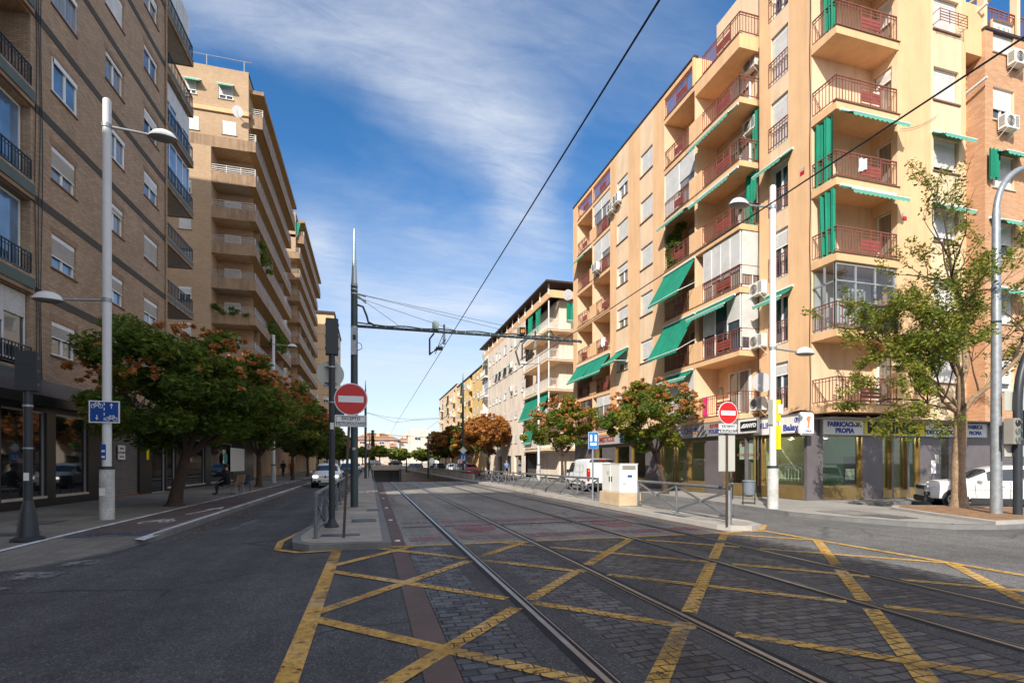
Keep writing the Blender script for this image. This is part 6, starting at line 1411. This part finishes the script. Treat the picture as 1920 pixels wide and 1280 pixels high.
# sparse tree in the planting strip
def sparse_tree():
    rs=np.random.RandomState(77); t=thing('sparse_tree','thin tree with bare twigs and sparse green leaves, before the white parked car','tree',T(17.84,11.77,.2))
    M=MB(); cl=[]
    M.tube([(0,0,-.05),(.02,0,.35),(-.03,0,1.2),(.06,0,2.2),(.1,0,3.0)],[.27,.2,.175,.165,.16],'bark_pale',14)
    M2=[]
    def grow(p,d,L_,r,dep):
        pts=[p]; q=p; dd=d.copy(); n=4
        for i in range(n):
            dd=(dd+Vector(rs.normal(0,.13,3))+Vector((0,0,.05))).normalized(); q=q+dd*L_/n; pts.append(q)
        M.tube(pts,[r*(1-.55*i/n) for i in range(n+1)],'bark_pale' if dep<1 else 'bark_brown',8 if dep<2 else 5,False)
        if dep>=2:
            gl=(p.x<.4 and rs.rand()<.42) or rs.rand()<.12
            for i in range(1,n+1):
                if gl: cl.append((*pts[i],.17+.1*rs.rand(),20,0 if rs.rand()<.4 else 1))
                elif rs.rand()<.25: cl.append((*pts[i],.14,5,1))
        if dep<4:
            for i in range(3 if dep<3 else 2):
                j=rs.randint(2,n+1); ax=Vector(rs.normal(0,1,3)).normalized(); nd=(dd+ax*.75).normalized()
                if dep<1: nd=(nd+Vector((0,0,.25))).normalized()
                grow(pts[j],nd,L_*(.62+.16*rs.rand()),r*.5,dep+1)
    for d,l,r in (((-.05,0,1),3.6,.13),((.3,.15,1),3.4,.1),((-.8,-.1,.65),3.0,.075),((.15,-.3,1),3.3,.09),((-1,.1,.25),2.5,.06),((.7,.1,.7),2.6,.06),((-.9,.2,.0),2.4,.055),((-.5,-.2,.8),2.8,.06)):
        grow(Vector((.08,0,2.6+.6*rs.rand())),Vector(d).normalized(),l*.75,r,0)
    for i in range(34): cl.append((-.7-1.9*rs.rand(),rs.normal(0,.4),2.15+1.0*rs.rand(),.26,30,0 if i%2 else 1))
    for i in range(24): cl.append((-.8-1.6*rs.rand(),rs.normal(0,.4),4.3+1.1*rs.rand(),.24,24,0 if i%2 else 1))
    part('trunk',M,t,smooth=True); foliage('crown',t,None,cl,['leaf_green','leaf_lime'],.058,7)
sparse_tree()
# green trees closing the avenue
for i,(x,y,h,r) in enumerate(((3.,172,6,3.6),(10.,178,6.4,4),(17,176,6.2,4),(23,165,6.5,4),(-2.5,185,6,3.5))):
    tree(['bright green tree in the middle of the avenue end','yellow green tree right of the middle at the avenue end','light green tree before the bare white building','dark green bushy tree at the right of the avenue end','green tree at the left of the avenue end'][i],x,y,h,r,2.4,50+i,['leaf_lime','leaf_green','leaf_green'],3500,.5,'trees closing the avenue',tr=.2,podk=0,z0=1. if x<9 else 0,weights=(.5,.3,.2))
t=thing('cypress_tree','narrow dark cypress at the avenue end','tree',T(.8,150.8+22,1.)); part('trunk',MB().tube([(0,0,0),(0,0,8)],[.3,.1],'bark_brown',8),t); foliage('crown',t,None,[(0,0,z,1.0*(1-z/14),160,0) for z in np.linspace(1,11,16)],['leaf_dark'],.4,5)
# ================================================================ VEHICLES
def wheel(parent,x,y,r,w,side):
    o=part('wheel',MB().lathe([(r*.62,-w/2),(r*.92,-w/2),(r,-w*.35),(r,w*.35),(r*.92,w/2),(r*.62,w/2)],'tyre',n=28,axis='y'),parent,T(x,y,r),smooth=True)
    M=MB().lathe([(r*.66,-.02),(r*.66,.02)],'car_trim',(0,side*(w/2-.05),0),24,'y').tube([(r*.66*math.cos(a),side*(w/2),r*.66*math.sin(a)) for a in np.linspace(0,2*PI,25)],.018,'rim',6,False)
    for k in range(10):
        a=k*PI/5+(.12 if k%2 else 0); M.bar((.05*math.cos(a),side*(w/2-.01),.05*math.sin(a)),(r*.65*math.cos(a),side*(w/2-.0),r*.65*math.sin(a)),.05,.03,'rim',(0,1,0))
    M.lathe([(.07,-.02),(.07,.02)],'rim',(0,side*(w/2),0),12,'y'); part('rim',M,o,smooth=True); return o
def car(name,label,cat,M,prof,paint,wb,wheels,W=1.78,r=.33,scale=1.,group=None,glassfrom=None,detail=True,van=False):
    # prof: stations (x, z_belt, z_top, half-width belt factor, half-width top factor, kind) ; kind: 'h' hood, 'w' windscreen, 'c' cabin glass, 'p' pillar/panel, 'b' rear glass
    t=thing(name,label,cat,M@Matrix.Scale(scale,4),group); Bm=MB(); sec=[]
    for (x,zb,zt,fb,ft,k) in prof:
        hw=W/2; sec.append([(x,-hw*fb*.9,.24),(x,-hw*fb*.985,.36),(x,-hw*fb,.6),(x,-hw*fb*.985,max(.7,zb-.1)),(x,-hw*fb*.94,zb),(x,-hw*ft,zt-.03),(x,-hw*ft*.88,zt+.005),(x,0,zt+.03),(x,hw*ft*.88,zt+.005),(x,hw*ft,zt-.03),(x,hw*fb*.94,zb),(x,hw*fb*.985,max(.7,zb-.1)),(x,hw*fb,.6),(x,hw*fb*.985,.36),(x,hw*fb*.9,.24)])
    n=15
    for i in range(len(sec)-1):
        a,b=sec[i],sec[i+1]; k=prof[i][5]
        for j in range(n-1):
            g=(j in (4,9) and k=='c') or (j in (5,6,7,8) and k in ('w','b'))
            Bm.face([a[j],b[j],b[j+1],a[j+1]],'car_glass' if g else ('car_trim' if j in (0,13) else paint))
    Bm.face(sec[0],paint); Bm.face(sec[-1][::-1],paint)
    for i in range(len(sec)-1): Bm.face([sec[i][0],sec[i+1][0],sec[i+1][-1],sec[i][-1]],'car_trim')
    me=Bm.mesh('cage',True); q=bpy.data.objects.new('cage',me); COL.objects.link(q); sm=q.modifiers.new('s','SUBSURF'); sm.levels=2 if detail else 1
    dg=bpy.context.evaluated_depsgraph_get(); fm=bpy.data.meshes.new_from_object(q.evaluated_get(dg)); bpy.data.objects.remove(q)
    gi=[i for i,m in enumerate(fm.materials) if m.name.startswith('car_glass')]; gi=gi[0] if gi else -1
    for nm_,keep in (('body',False),('windows',True)):
        bm=bmesh.new(); bm.from_mesh(fm); bmesh.ops.delete(bm,geom=[f for f in bm.faces if (f.material_index==gi)!=keep],context='FACES')
        m2=bpy.data.meshes.new(nm_)
        for mm in fm.materials: m2.materials.append(mm)
        for f in bm.faces: f.smooth=True
        bm.to_mesh(m2); bm.free(); obj(nm_,m2,t)
    for x in wheels:
        for s in (-1,1):
            part('wheel_arch',MB().lathe([(r*1.17,-.012),(r*1.17,.012)],'car_trim',(x,s*(W/2-.025),r),26,'y'),t)
            wheel(t,x,s*(W/2-.09),r,.2,s)
    return t
# small hatchback: front view, driving towards the eye
zp=[(0,.62,.66,.78,.5,'h'),(.12,.72,.78,.9,.7,'h'),(.5,.86,.93,.97,.78,'h'),(.95,.95,1.02,1,.8,'w'),(1.75,.98,1.48,1,.68,'c'),(2.1,.98,1.56,1,.7,'p'),(2.17,.98,1.56,1,.7,'c'),(3.1,1.0,1.53,1,.68,'p'),(3.45,1.03,1.44,.99,.66,'b'),(3.85,1.02,1.08,.97,.74,'h'),(4.05,.8,.86,.92,.7,'h'),(4.08,.6,.64,.88,.6,'h')]
def face_kit(t,W,lights='headlight_glow'):
    for s in (-1,1): part('headlight',MB().box(.02,.16,s*W*.26,s*W*.43,.68,.79,lights),t,bevel=.01)
    part('grille',MB().box(-.02,.05,-W*.26,W*.26,.36,.5,'car_trim').box(-.015,.04,-W*.4,-W*.3,.34,.48,'car_trim').box(-.015,.04,W*.3,W*.4,.34,.48,'car_trim'),t,bevel=.01)
    part('emblem',MB().face([(-.0,0,.82),(-.0,-.07,.72),(-.0,0,.62),(-.0,.07,.72)],'car_trim').bar((.0,-.4,.73),(.0,.4,.73),.02,.035,'car_trim'),t,T(-.02,0,0)); part('number_plate',MB().box(-.035,-.02,-.26,.26,.38,.48,'plate_white'),t)
    for s in (-1,1): part('mirror',MB().box(1.25,1.4,s*W*.5,s*W*.6,.95,1.08,'car_white'),t,bevel=.03)
c1=car('parked_car','white hatchback with lit headlights driving down the left lane, half hidden by the sign poles','car',T(-2.75,34.6,0,PI/2),zp,'car_white',2.5,(.75,3.3)); face_kit(c1,1.78); c1.name='driving_car'
cols=['car_silver','car_blue','car_white','car_black','car_red']
for i,(x,y,rz) in enumerate(((-2.6,62,PI/2),(-3.0,76,PI/2),(-2.4,95,PI/2))):
    c=car('distant_car',['dark blue car driving far behind the white hatchback','silver car farther back in the left lane','white car farthest back in the left lane'][i],'car',T(x,y,0,rz),zp,['car_blue','car_silver','car_white'][i],2.5,(.75,3.3)); face_kit(c,1.78,'lamp_clear')
src=[car('parked_car','x','car',T(0,160,1,0),zp,cols[k],2.5,(.75,3.3),detail=False) for k in range(5)]
used=set()
for i in range(16):
    k=i%5; x=-1+i*2.1; y=156+(i*37%11); lab=f"{['silver','dark blue','white','black','red'][k]} car parked over the tunnel roof, {['first','second','third','fourth','fifth','sixth','seventh','eighth','ninth','tenth','eleventh','twelfth','thirteenth','fourteenth','fifteenth','sixteenth'][i]} from the left"
    Mx=T(x,y,.92 if x<8.7 else 0,.3+1.2*(i%3)); 
    if k not in used: src[k].matrix_local=Mx; src[k]['label']=lab; used.add(k); src[k]['group']='cars parked at the avenue end'
    else: copytree(src[k],Mx,lab)
for i,(x,y,k) in enumerate(((11.9,60,4),(11.9,67,0),(11.9,74,2),(11.9,88,3))):
    copytree(src[k],T(x,y,0,PI/2),['red car parked along the right kerb behind the long railing','silver car parked along the right kerb under the orange tree','white car parked far along the right kerb','black car parked farthest along the right kerb'][i])
# van seen from behind
vp=[(0,.95,1.68,.93,.74,'b'),(.1,1.0,1.8,.98,.79,'p'),(.6,1.0,1.83,1,.8,'p'),(1.55,1.0,1.83,1,.8,'p'),(2.35,1.0,1.82,1,.8,'p'),(2.42,1.0,1.81,1,.8,'c'),(3.05,1.0,1.74,1,.76,'w'),(3.62,1.0,1.1,1,.8,'h'),(4.1,.86,.92,.96,.74,'h'),(4.28,.66,.7,.86,.6,'h')]
vx,vy=11.35,25.6
v=car('parked_van','white panel van with red tail lights parked beyond the white street cabinet','van',T(vx+.89,vy,0,PI/2-.07),vp,'car_white',2.7,(.75,3.45),W=1.82,r=.32,van=True)
# paint the tailgate: rear doors, plate, lights
part('rear_door',MB().box(-.02,.02,-.72,-.01,.5,1.62,'car_white').box(-.02,.02,.01,.72,.5,1.62,'car_white').box(-.028,-.02,-.008,.008,.5,1.62,'car_trim'),v,bevel=.008)
for s in (-1,1): part('tail_light',MB().box(-.03,.12,s*.74,s*.9,.82,1.3,'tail_red').box(-.035,.1,s*.75,s*.88,1.12,1.22,'signal_orange').box(-.02,.1,s*.76,s*.88,.62,.82,'tail_red'),v,bevel=.015)
part('rear_bumper',MB().box(-.08,.12,-.86,.86,.28,.5,'car_trim'),v,bevel=.02); part('number_plate',MB().box(-.04,-.02,-.62,-.12,.62,.73,'plate_white'),v); part('brake_light',MB().box(-.0,.05,-.15,.15,1.72,1.76,'tail_red'),v)
part('side_panel_groove',MB().box(.3,2.3,.905,.913,.52,.56,'car_trim').box(2.45,3.3,.905,.913,.52,.56,'car_trim').tube([(2.35,.9,1.7),(2.35,.92,.9),(2.35,.9,.4)],.008,'car_trim',5).tube([(1.2,.9,1.6),(1.2,.92,.9),(1.2,.9,.4)],.006,'car_trim',5).tube([(.75,.86,1.5),(.75,.9,1.1),(2.1,.9,1.1),(2.15,.86,1.5),(.75,.86,1.5)],.006,'car_trim',5),v)
for s in (-1,1): part('mirror',MB().box(3.0,3.15,s*.92,s*1.08,1.0,1.22,'car_trim'),v,bevel=.03)
for s in (-1,1): part('side_window',MB().face([(2.5,s*.86,1.1),(3.35,s*.875,1.08),(3.0,s*.79,1.6),(2.55,s*.775,1.66)],'car_glass'),v,T(0,s*.02,0))
# compact crossover in front of the side street shops (faces left)
sp=[(0,.78,.86,.74,.55,'h'),(.07,.86,.93,.88,.7,'h'),(.3,.95,1.01,.95,.78,'h'),(.8,1.0,1.05,.99,.82,'h'),(1.22,1.02,1.08,1,.84,'w'),(1.8,.98,1.53,1,.74,'c'),(2.3,.97,1.6,1,.75,'c'),(2.62,.98,1.61,1,.75,'p'),(2.68,.98,1.61,1,.75,'c'),(3.35,1.0,1.57,1,.73,'c'),(3.75,1.04,1.5,.99,.71,'b'),(4.12,1.04,1.1,.97,.78,'h'),(4.2,.85,.9,.93,.7,'h'),(4.23,.6,.65,.9,.62,'h')]
s_=car('parked_crossover','white compact crossover with black wheel arches, parked behind the thin tree on the side street','car',T(19.5,14.15,.0,math.radians(-41)),sp,'car_white',2.6,(.86,3.45),W=1.82,r=.345,scale=.93)
part('sill_cladding',MB().box(1.3,3.0,-.925,-.9,.2,.42,'car_trim'),s_,bevel=.01); part('front_bumper',MB().box(-.04,.25,-.8,.8,.22,.44,'car_trim'),s_,bevel=.03)
part('headlight',MB().box(.02,.3,-.86,-.5,.78,.88,'lamp_clear').box(.0,.2,.5,.84,.78,.88,'lamp_clear'),s_,bevel=.02); part('grille',MB().box(-.03,.1,-.5,.5,.7,.84,'car_trim').box(-.03,.12,-.84,-.6,.46,.62,'car_trim'),s_,bevel=.02)
for s in (-1,1): part('mirror',MB().box(1.5,1.66,s*.92,s*1.08,1.04,1.17,'car_white'),s_,bevel=.03)
for x in (2.42,): part('door',MB().tube([(1.45,-.915,.45),(1.42,-.93,.9),(1.5,-.87,1.02)],.007,'car_trim',5).tube([(2.4,-.915,.4),(2.42,-.93,.9),(2.4,-.86,1.04)],.007,'car_trim',5).tube([(3.3,-.915,.55),(3.4,-.93,.9),(3.3,-.86,1.05)],.007,'car_trim',5).box(2.1,2.28,-.945,-.925,.86,.89,'car_white').box(3.0,3.2,-.945,-.925,.88,.91,'car_white').box(1.2,3.9,-.927,-.92,.72,.735,'sign_back'),s_)
# ================================================================ PEOPLE
def person(label,x,y,rz,pose,top,legs,hair='hair_dark',z0=.12,h=1.7,bag=None):
    me=bpy.data.meshes.new('p'); J={}
    if pose=='sit': J=dict(pel=(0,0,.5),ch=(.02,0,.98),nk=(.04,0,1.14),hd=(.08,0,1.3),kl=(.45,.1,.5),kr=(.45,-.12,.48),fl=(.42,.12,.07),fr=(.5,-.14,.07),tl=(.6,.13,.04),tr=(.68,-.15,.04),sl=(.02,.19,1.05),sr=(.02,-.19,1.05),el=(.12,.24,.78),er=(.14,-.24,.78),wl=(.36,.12,.62),wr=(.36,-.12,.62),hl=(.43,.08,.6),hr=(.43,-.08,.6))
    else:
        s=.26 if pose=='walk' else .05
        J=dict(pel=(0,0,.92),ch=(.02,0,1.28),nk=(.03,0,1.47),hd=(.05,0,1.6),kl=(s*.7,.1,.5),kr=(-s*.3,-.1,.5),fl=(s,.1,.08),fr=(-s*1.3,-.1,.12),tl=(s+.16,.1,.04),tr=(-s*1.3+.14,-.1,.05),sl=(.0,.2,1.4),sr=(.0,-.2,1.4),el=(-.1,.26,1.12),er=(.06,-.26,1.12),wl=(-.02,.25,.88),wr=(.22,-.22,.95),hl=(.02,.25,.79),hr=(.29,-.21,.89))
    V=[];E=[];Rr=[];idx={}
    rad=dict(pel=.15,ch=.16,nk=.06,hd=.1,kl=.07,kr=.07,fl=.05,fr=.05,tl=.035,tr=.035,sl=.07,sr=.07,el=.048,er=.048,wl=.03,wr=.03,hl=.03,hr=.03)
    for k,p in J.items(): idx[k]=len(V);V.append(p);Rr.append(rad[k])
    for a,b in (('pel','ch'),('ch','nk'),('nk','hd'),('pel','kl'),('kl','fl'),('fl','tl'),('pel','kr'),('kr','fr'),('fr','tr'),('ch','sl'),('sl','el'),('el','wl'),('wl','hl'),('ch','sr'),('sr','er'),('er','wr'),('wr','hr')): E.append((idx[a],idx[b]))
    for s in ('l','r'):
        w=Vector(J['w'+s]);q=Vector(J['h'+s]);d=(q-w).normalized(); sd=d.cross(Vector((0,1,0)) if abs(d.y)<.9 else Vector((1,0,0))).normalized(); 
        for k in range(5):
            off=sd*(-.03+.018*k) if k<4 else sd*.045; ln=(.06,.07,.068,.055,.045)[k]; base=len(V)
            V.append(tuple(q+off*.9+d*.01));Rr.append(.009);V.append(tuple(q+off+d*ln+Vector((0,0,-.01*k%.02))));Rr.append(.007); E.append((idx['h'+s],base));E.append((base,base+1))
    me.from_pydata(V,E,[]); o=bpy.data.objects.new('p',me); COL.objects.link(o)
    md=o.modifiers.new('s','SKIN'); 
    for i,sv in enumerate(me.skin_vertices[0].data): sv.radius=(Rr[i],Rr[i]); sv.use_root=(i==0)
    sb=o.modifiers.new('d','SUBSURF'); sb.levels=1
    dg=bpy.context.evaluated_depsgraph_get(); bm=bpy.data.meshes.new_from_object(o.evaluated_get(dg)); bpy.data.objects.remove(o)
    bm.name='person'
    for m in (top,legs,'skin','shoe'): bm.materials.append(MATS[m])
    for p in bm.polygons:
        c=p.center; p.use_smooth=True
        nk=J['nk'][2]; wz=J['pel'][2]+.02
        k=0
        if c.z>nk: k=2
        elif c.z<.1: k=3
        elif c.z<wz and not (abs(c.y)>.2 and pose!='sit') and not(pose=='sit' and (c.z>.58)): k=1
        for s in 'lr':
            if (c-Vector(J['w'+s])).length<.035 or (c-Vector(J['h'+s])).length<.11: k=2
        p.material_index=k
    t=obj('person',bm,None,T(x,y,z0,rz)@Matrix.Scale(h/1.7,4)); tag(t,label,'person')
    hx=Vector(J['hd']); part('hair',MB().lathe([(.02,.115),(.07,.1),(.1,.05),(.104,0),(.09,-.03)],hair,(hx.x-.02,0,hx.z+.02),16),t,smooth=True)
    part('face',MB().box(hx.x+.085,hx.x+.112,-.012,.012,hx.z-.03,hx.z+.0,'skin').box(hx.x+.082,hx.x+.098,-.04,-.02,hx.z,hx.z+.012,'ink_black').box(hx.x+.082,hx.x+.098,.02,.04,hx.z,hx.z+.012,'ink_black').box(hx.x+.08,hx.x+.097,-.022,.022,hx.z-.055,hx.z-.048,'sign_red'),t)
    part('jacket',MB().lathe([(.13,J['pel'][2]-.02),(.165,J['pel'][2]+.12),(.175,J['ch'][2]),(.13,J['ch'][2]+.14),(.06,J['nk'][2]-.0)],top,(J['ch'][0],0,0),14,'z',.8,1.2),t,smooth=True)
    if bag: part('bag',MB().box(-.1,.1,.22,.34,.55,.85,bag),t,bevel=.03)
    return t
person('person in an orange jacket and dark trousers walking away under the left trees',-8.3,60.5,PI/2,'walk','cloth_orange','cloth_black')
person('person in black clothes with a pale bag walking beside the orange jacket',-9.1,60.2,PI/2,'walk','cloth_black','cloth_black',bag='plate_white')
person('person in dark clothes seated on the wooden bench, facing the shops',-6.35,26.35,PI,'sit','cloth_black','cloth_navy')
person('person in a light blue top standing behind the long railing near the orange tree',14.6,pY(950,14.6),-PI/2,'stand','cloth_blue','cloth_navy','hair_grey')
person('person in dark clothes on the far right pavement, left of the person in light blue',14.8,pY(876,14.8),PI/2,'walk','cloth_black','cloth_black')
# posters on the left shop fronts
def upodium(px): return u1(px)
for lab,px0,px1,zc,h,m in (('tall white poster board on the dark shop front behind the bench',431,457,1.85,1.75,'plate_white'),):
    a=u1(px0);b=u1(px1); t=thing('poster_board',lab,'poster',LOCM[B1.name]@FG.at(a,-.03,zc-h/2)); M=MB().box(0,b-a,-.02,.0,0,h,m); 
    for k in range(9): M.box(.15,b-a-.3,-.023,-.02,.15+k*.17,.17+k*.17,'sign_back')
    part('sheet',M,t)
t=thing('round_sign','round teal sign hanging on the dark shop front left of the white poster board','shop sign',LOCM[B1.name]@FG.at(u1(422),-.03,1.9)); part('disc',MB().lathe([(.42,-.02),(.42,0)],'panel_teal',(0,0,0),28,'y'),t)

SUN=3.7; SKY=.12; EXPO=.68; SAT=1.3; CLOUDC=(4.5,4.75,5.15); FILLC=(6.2,6.1,6.)
CLOUDS=[(-.22,1.0,.6,.18,.05,.68),(.02,1.07,.5,.19,.2,.72),(.23,1.17,.36,.2,.6,.8),(.38,1.3,.17,.3,-.1,.85),(.44,1.46,.14,.22,.1,.6),(.1,.9,.8,.18,0.,.5),(.52,1.62,.32,.24,.5,.75),(-.17,1.85,.14,.45,0.,.8),(.08,2.25,.6,.45,.2,.9),(.45,2.15,.46,.5,.3,.9),(.2,3.0,1.4,1.,0.,.8),(.0,1.5,.35,.12,.3,.25),(.25,1.75,.4,.2,.5,.4)]
BACK=[(0,-.9,3.2,1.5,0,1.),(0,-3.5,4.,2.6,0,1.),(-2.9,.4,1.8,2.,0,1.)]  # unseen bright clouds, added out of view to lift and neutralise the street shade

# ================================================================ LIGHT, SKY, CAMERA
sd=Vector((.5,.65,-.585)).normalized()
sun=bpy.data.lights.new('sun','SUN'); sun.energy=SUN; sun.angle=math.radians(.53); sun.color=(1.,.93,.82)
so=bpy.data.objects.new('sun',sun); COL.objects.link(so); so.rotation_euler=sd.to_track_quat('-Z','Y').to_euler(); so.location=(-30,-50,60)
el=math.asin(-sd.z); az=math.atan2(-sd.x,-sd.y)   # clockwise from +Y
wd=bpy.data.worlds.new('World'); scn.world=wd; wd.use_nodes=True; nt=wd.node_tree; nt.nodes.clear()
out=nt.nodes.new('ShaderNodeOutputWorld'); bg=nt.nodes.new('ShaderNodeBackground'); bg.inputs[1].default_value=SKY
sk=nt.nodes.new('ShaderNodeTexSky'); sk.sky_type='NISHITA'; sk.sun_disc=False; sk.sun_elevation=el; sk.sun_rotation=az; sk.altitude=650; sk.air_density=1.0; sk.dust_density=.6; sk.ozone_density=2.2
tc=N(nt,'ShaderNodeTexCoord'); sp_=N(nt,'ShaderNodeSeparateXYZ'); L(nt,tc.outputs['Generated'],sp_.inputs[0])
zz=N(nt,'ShaderNodeMath',operation='MAXIMUM'); L(nt,sp_.outputs[2],zz.inputs[0]); zz.inputs[1].default_value=.0
za_=N(nt,'ShaderNodeMath',operation='ADD'); L(nt,zz.outputs[0],za_.inputs[0]); za_.inputs[1].default_value=.14
dx=N(nt,'ShaderNodeMath',operation='DIVIDE'); L(nt,sp_.outputs[0],dx.inputs[0]); L(nt,za_.outputs[0],dx.inputs[1])
dy=N(nt,'ShaderNodeMath',operation='DIVIDE'); L(nt,sp_.outputs[1],dy.inputs[0]); L(nt,za_.outputs[0],dy.inputs[1])
cb_=N(nt,'ShaderNodeCombineXYZ'); L(nt,dx.outputs[0],cb_.inputs[0]); L(nt,dy.outputs[0],cb_.inputs[1])
def nz(sc,det,ro,off,rot,scl,dist=0.):
    mp=N(nt,'ShaderNodeMapping'); mp.inputs['Location'].default_value=off; mp.inputs['Rotation'].default_value=(0,0,rot); mp.inputs['Scale'].default_value=scl; L(nt,cb_.outputs[0],mp.inputs[0])
    return noise(nt,mp.outputs[0],sc,det,ro,dist)
n1=nz(3.2,10,.68,(.3,.9,0),-.35,(.55,1.5,1),.5)
n3=nz(9.,8,.72,(1,7,0),-.5,(.5,1.7,1),.8)
n4=nz(1.6,5,.6,(5,2,0),.2,(.7,1.2,1),.4)
wn=N(nt,'ShaderNodeTexNoise',i_Scale=2.6,i_Detail=6,i_Roughness=.62); L(nt,cb_.outputs[0],wn.inputs['Vector'])
w1=N(nt,'ShaderNodeVectorMath',operation='SUBTRACT'); L(nt,wn.outputs['Color'],w1.inputs[0]); w1.inputs[1].default_value=(.5,.5,.5)
w2=N(nt,'ShaderNodeVectorMath',operation='SCALE'); w2.inputs['Scale'].default_value=.2; L(nt,w1.outputs[0],w2.inputs[0])
w3=N(nt,'ShaderNodeVectorMath',operation='ADD'); L(nt,cb_.outputs[0],w3.inputs[0]); L(nt,w2.outputs[0],w3.inputs[1])
cl=None; back=None
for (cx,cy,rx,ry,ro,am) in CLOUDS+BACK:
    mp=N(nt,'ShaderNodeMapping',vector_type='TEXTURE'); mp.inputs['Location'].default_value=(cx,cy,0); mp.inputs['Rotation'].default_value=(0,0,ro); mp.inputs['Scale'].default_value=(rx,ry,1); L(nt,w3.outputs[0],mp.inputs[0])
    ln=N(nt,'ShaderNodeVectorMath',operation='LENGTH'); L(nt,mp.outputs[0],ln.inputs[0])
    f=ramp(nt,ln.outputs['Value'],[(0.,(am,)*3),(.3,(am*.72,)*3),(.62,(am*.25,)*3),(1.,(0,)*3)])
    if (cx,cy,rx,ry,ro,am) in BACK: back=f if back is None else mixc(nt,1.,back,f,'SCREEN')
    else: cl=f if cl is None else mixc(nt,1.,cl,f,'SCREEN')
tex=mixc(nt,.5,ramp(nt,n1,[(.3,(.12,)*3),(.7,(1,)*3)]),ramp(nt,n3,[(.25,(.2,)*3),(.72,(1,)*3)]))
cl=mixc(nt,1.,cl,tex,'MULTIPLY')
wide=mixc(nt,1.,ramp(nt,n4,[(.45,(0,)*3),(.75,(.3,)*3)]),tex,'MULTIPLY'); cl=mixc(nt,1.,cl,wide,'SCREEN')
hz_=ramp(nt,sp_.outputs[2],[(0.,(.9,)*3),(.1,(.66,)*3),(.24,(.3,)*3),(.45,(.0,)*3)])
cl=mixc(nt,1.,cl,hz_,'SCREEN')
sat=N(nt,'ShaderNodeHueSaturation'); sat.inputs['Saturation'].default_value=SAT; sat.inputs['Value'].default_value=1.; L(nt,sk.outputs[0],sat.inputs['Color'])
colr=mixc(nt,cl,sat.outputs[0],CLOUDC)
colr=mixc(nt,back,colr,FILLC)
L(nt,colr,bg.inputs[0]); L(nt,bg.outputs[0],out.inputs[0])
cam=bpy.data.cameras.new('camera'); cam.sensor_width=36; cam.lens=18.; cam.shift_y=228/1920.; cam.clip_end=3000; cam.clip_start=.05
co_=bpy.data.objects.new('camera',cam); COL.objects.link(co_); co_.location=(0,0,H_); co_.rotation_euler=(PI/2,0,-TH); scn.camera=co_
scn.view_settings.view_transform='Standard'; scn.view_settings.look='None'; scn.view_settings.exposure=EXPO; scn.view_settings.gamma=1
scn.cycles.max_bounces=6; scn.cycles.transparent_max_bounces=12
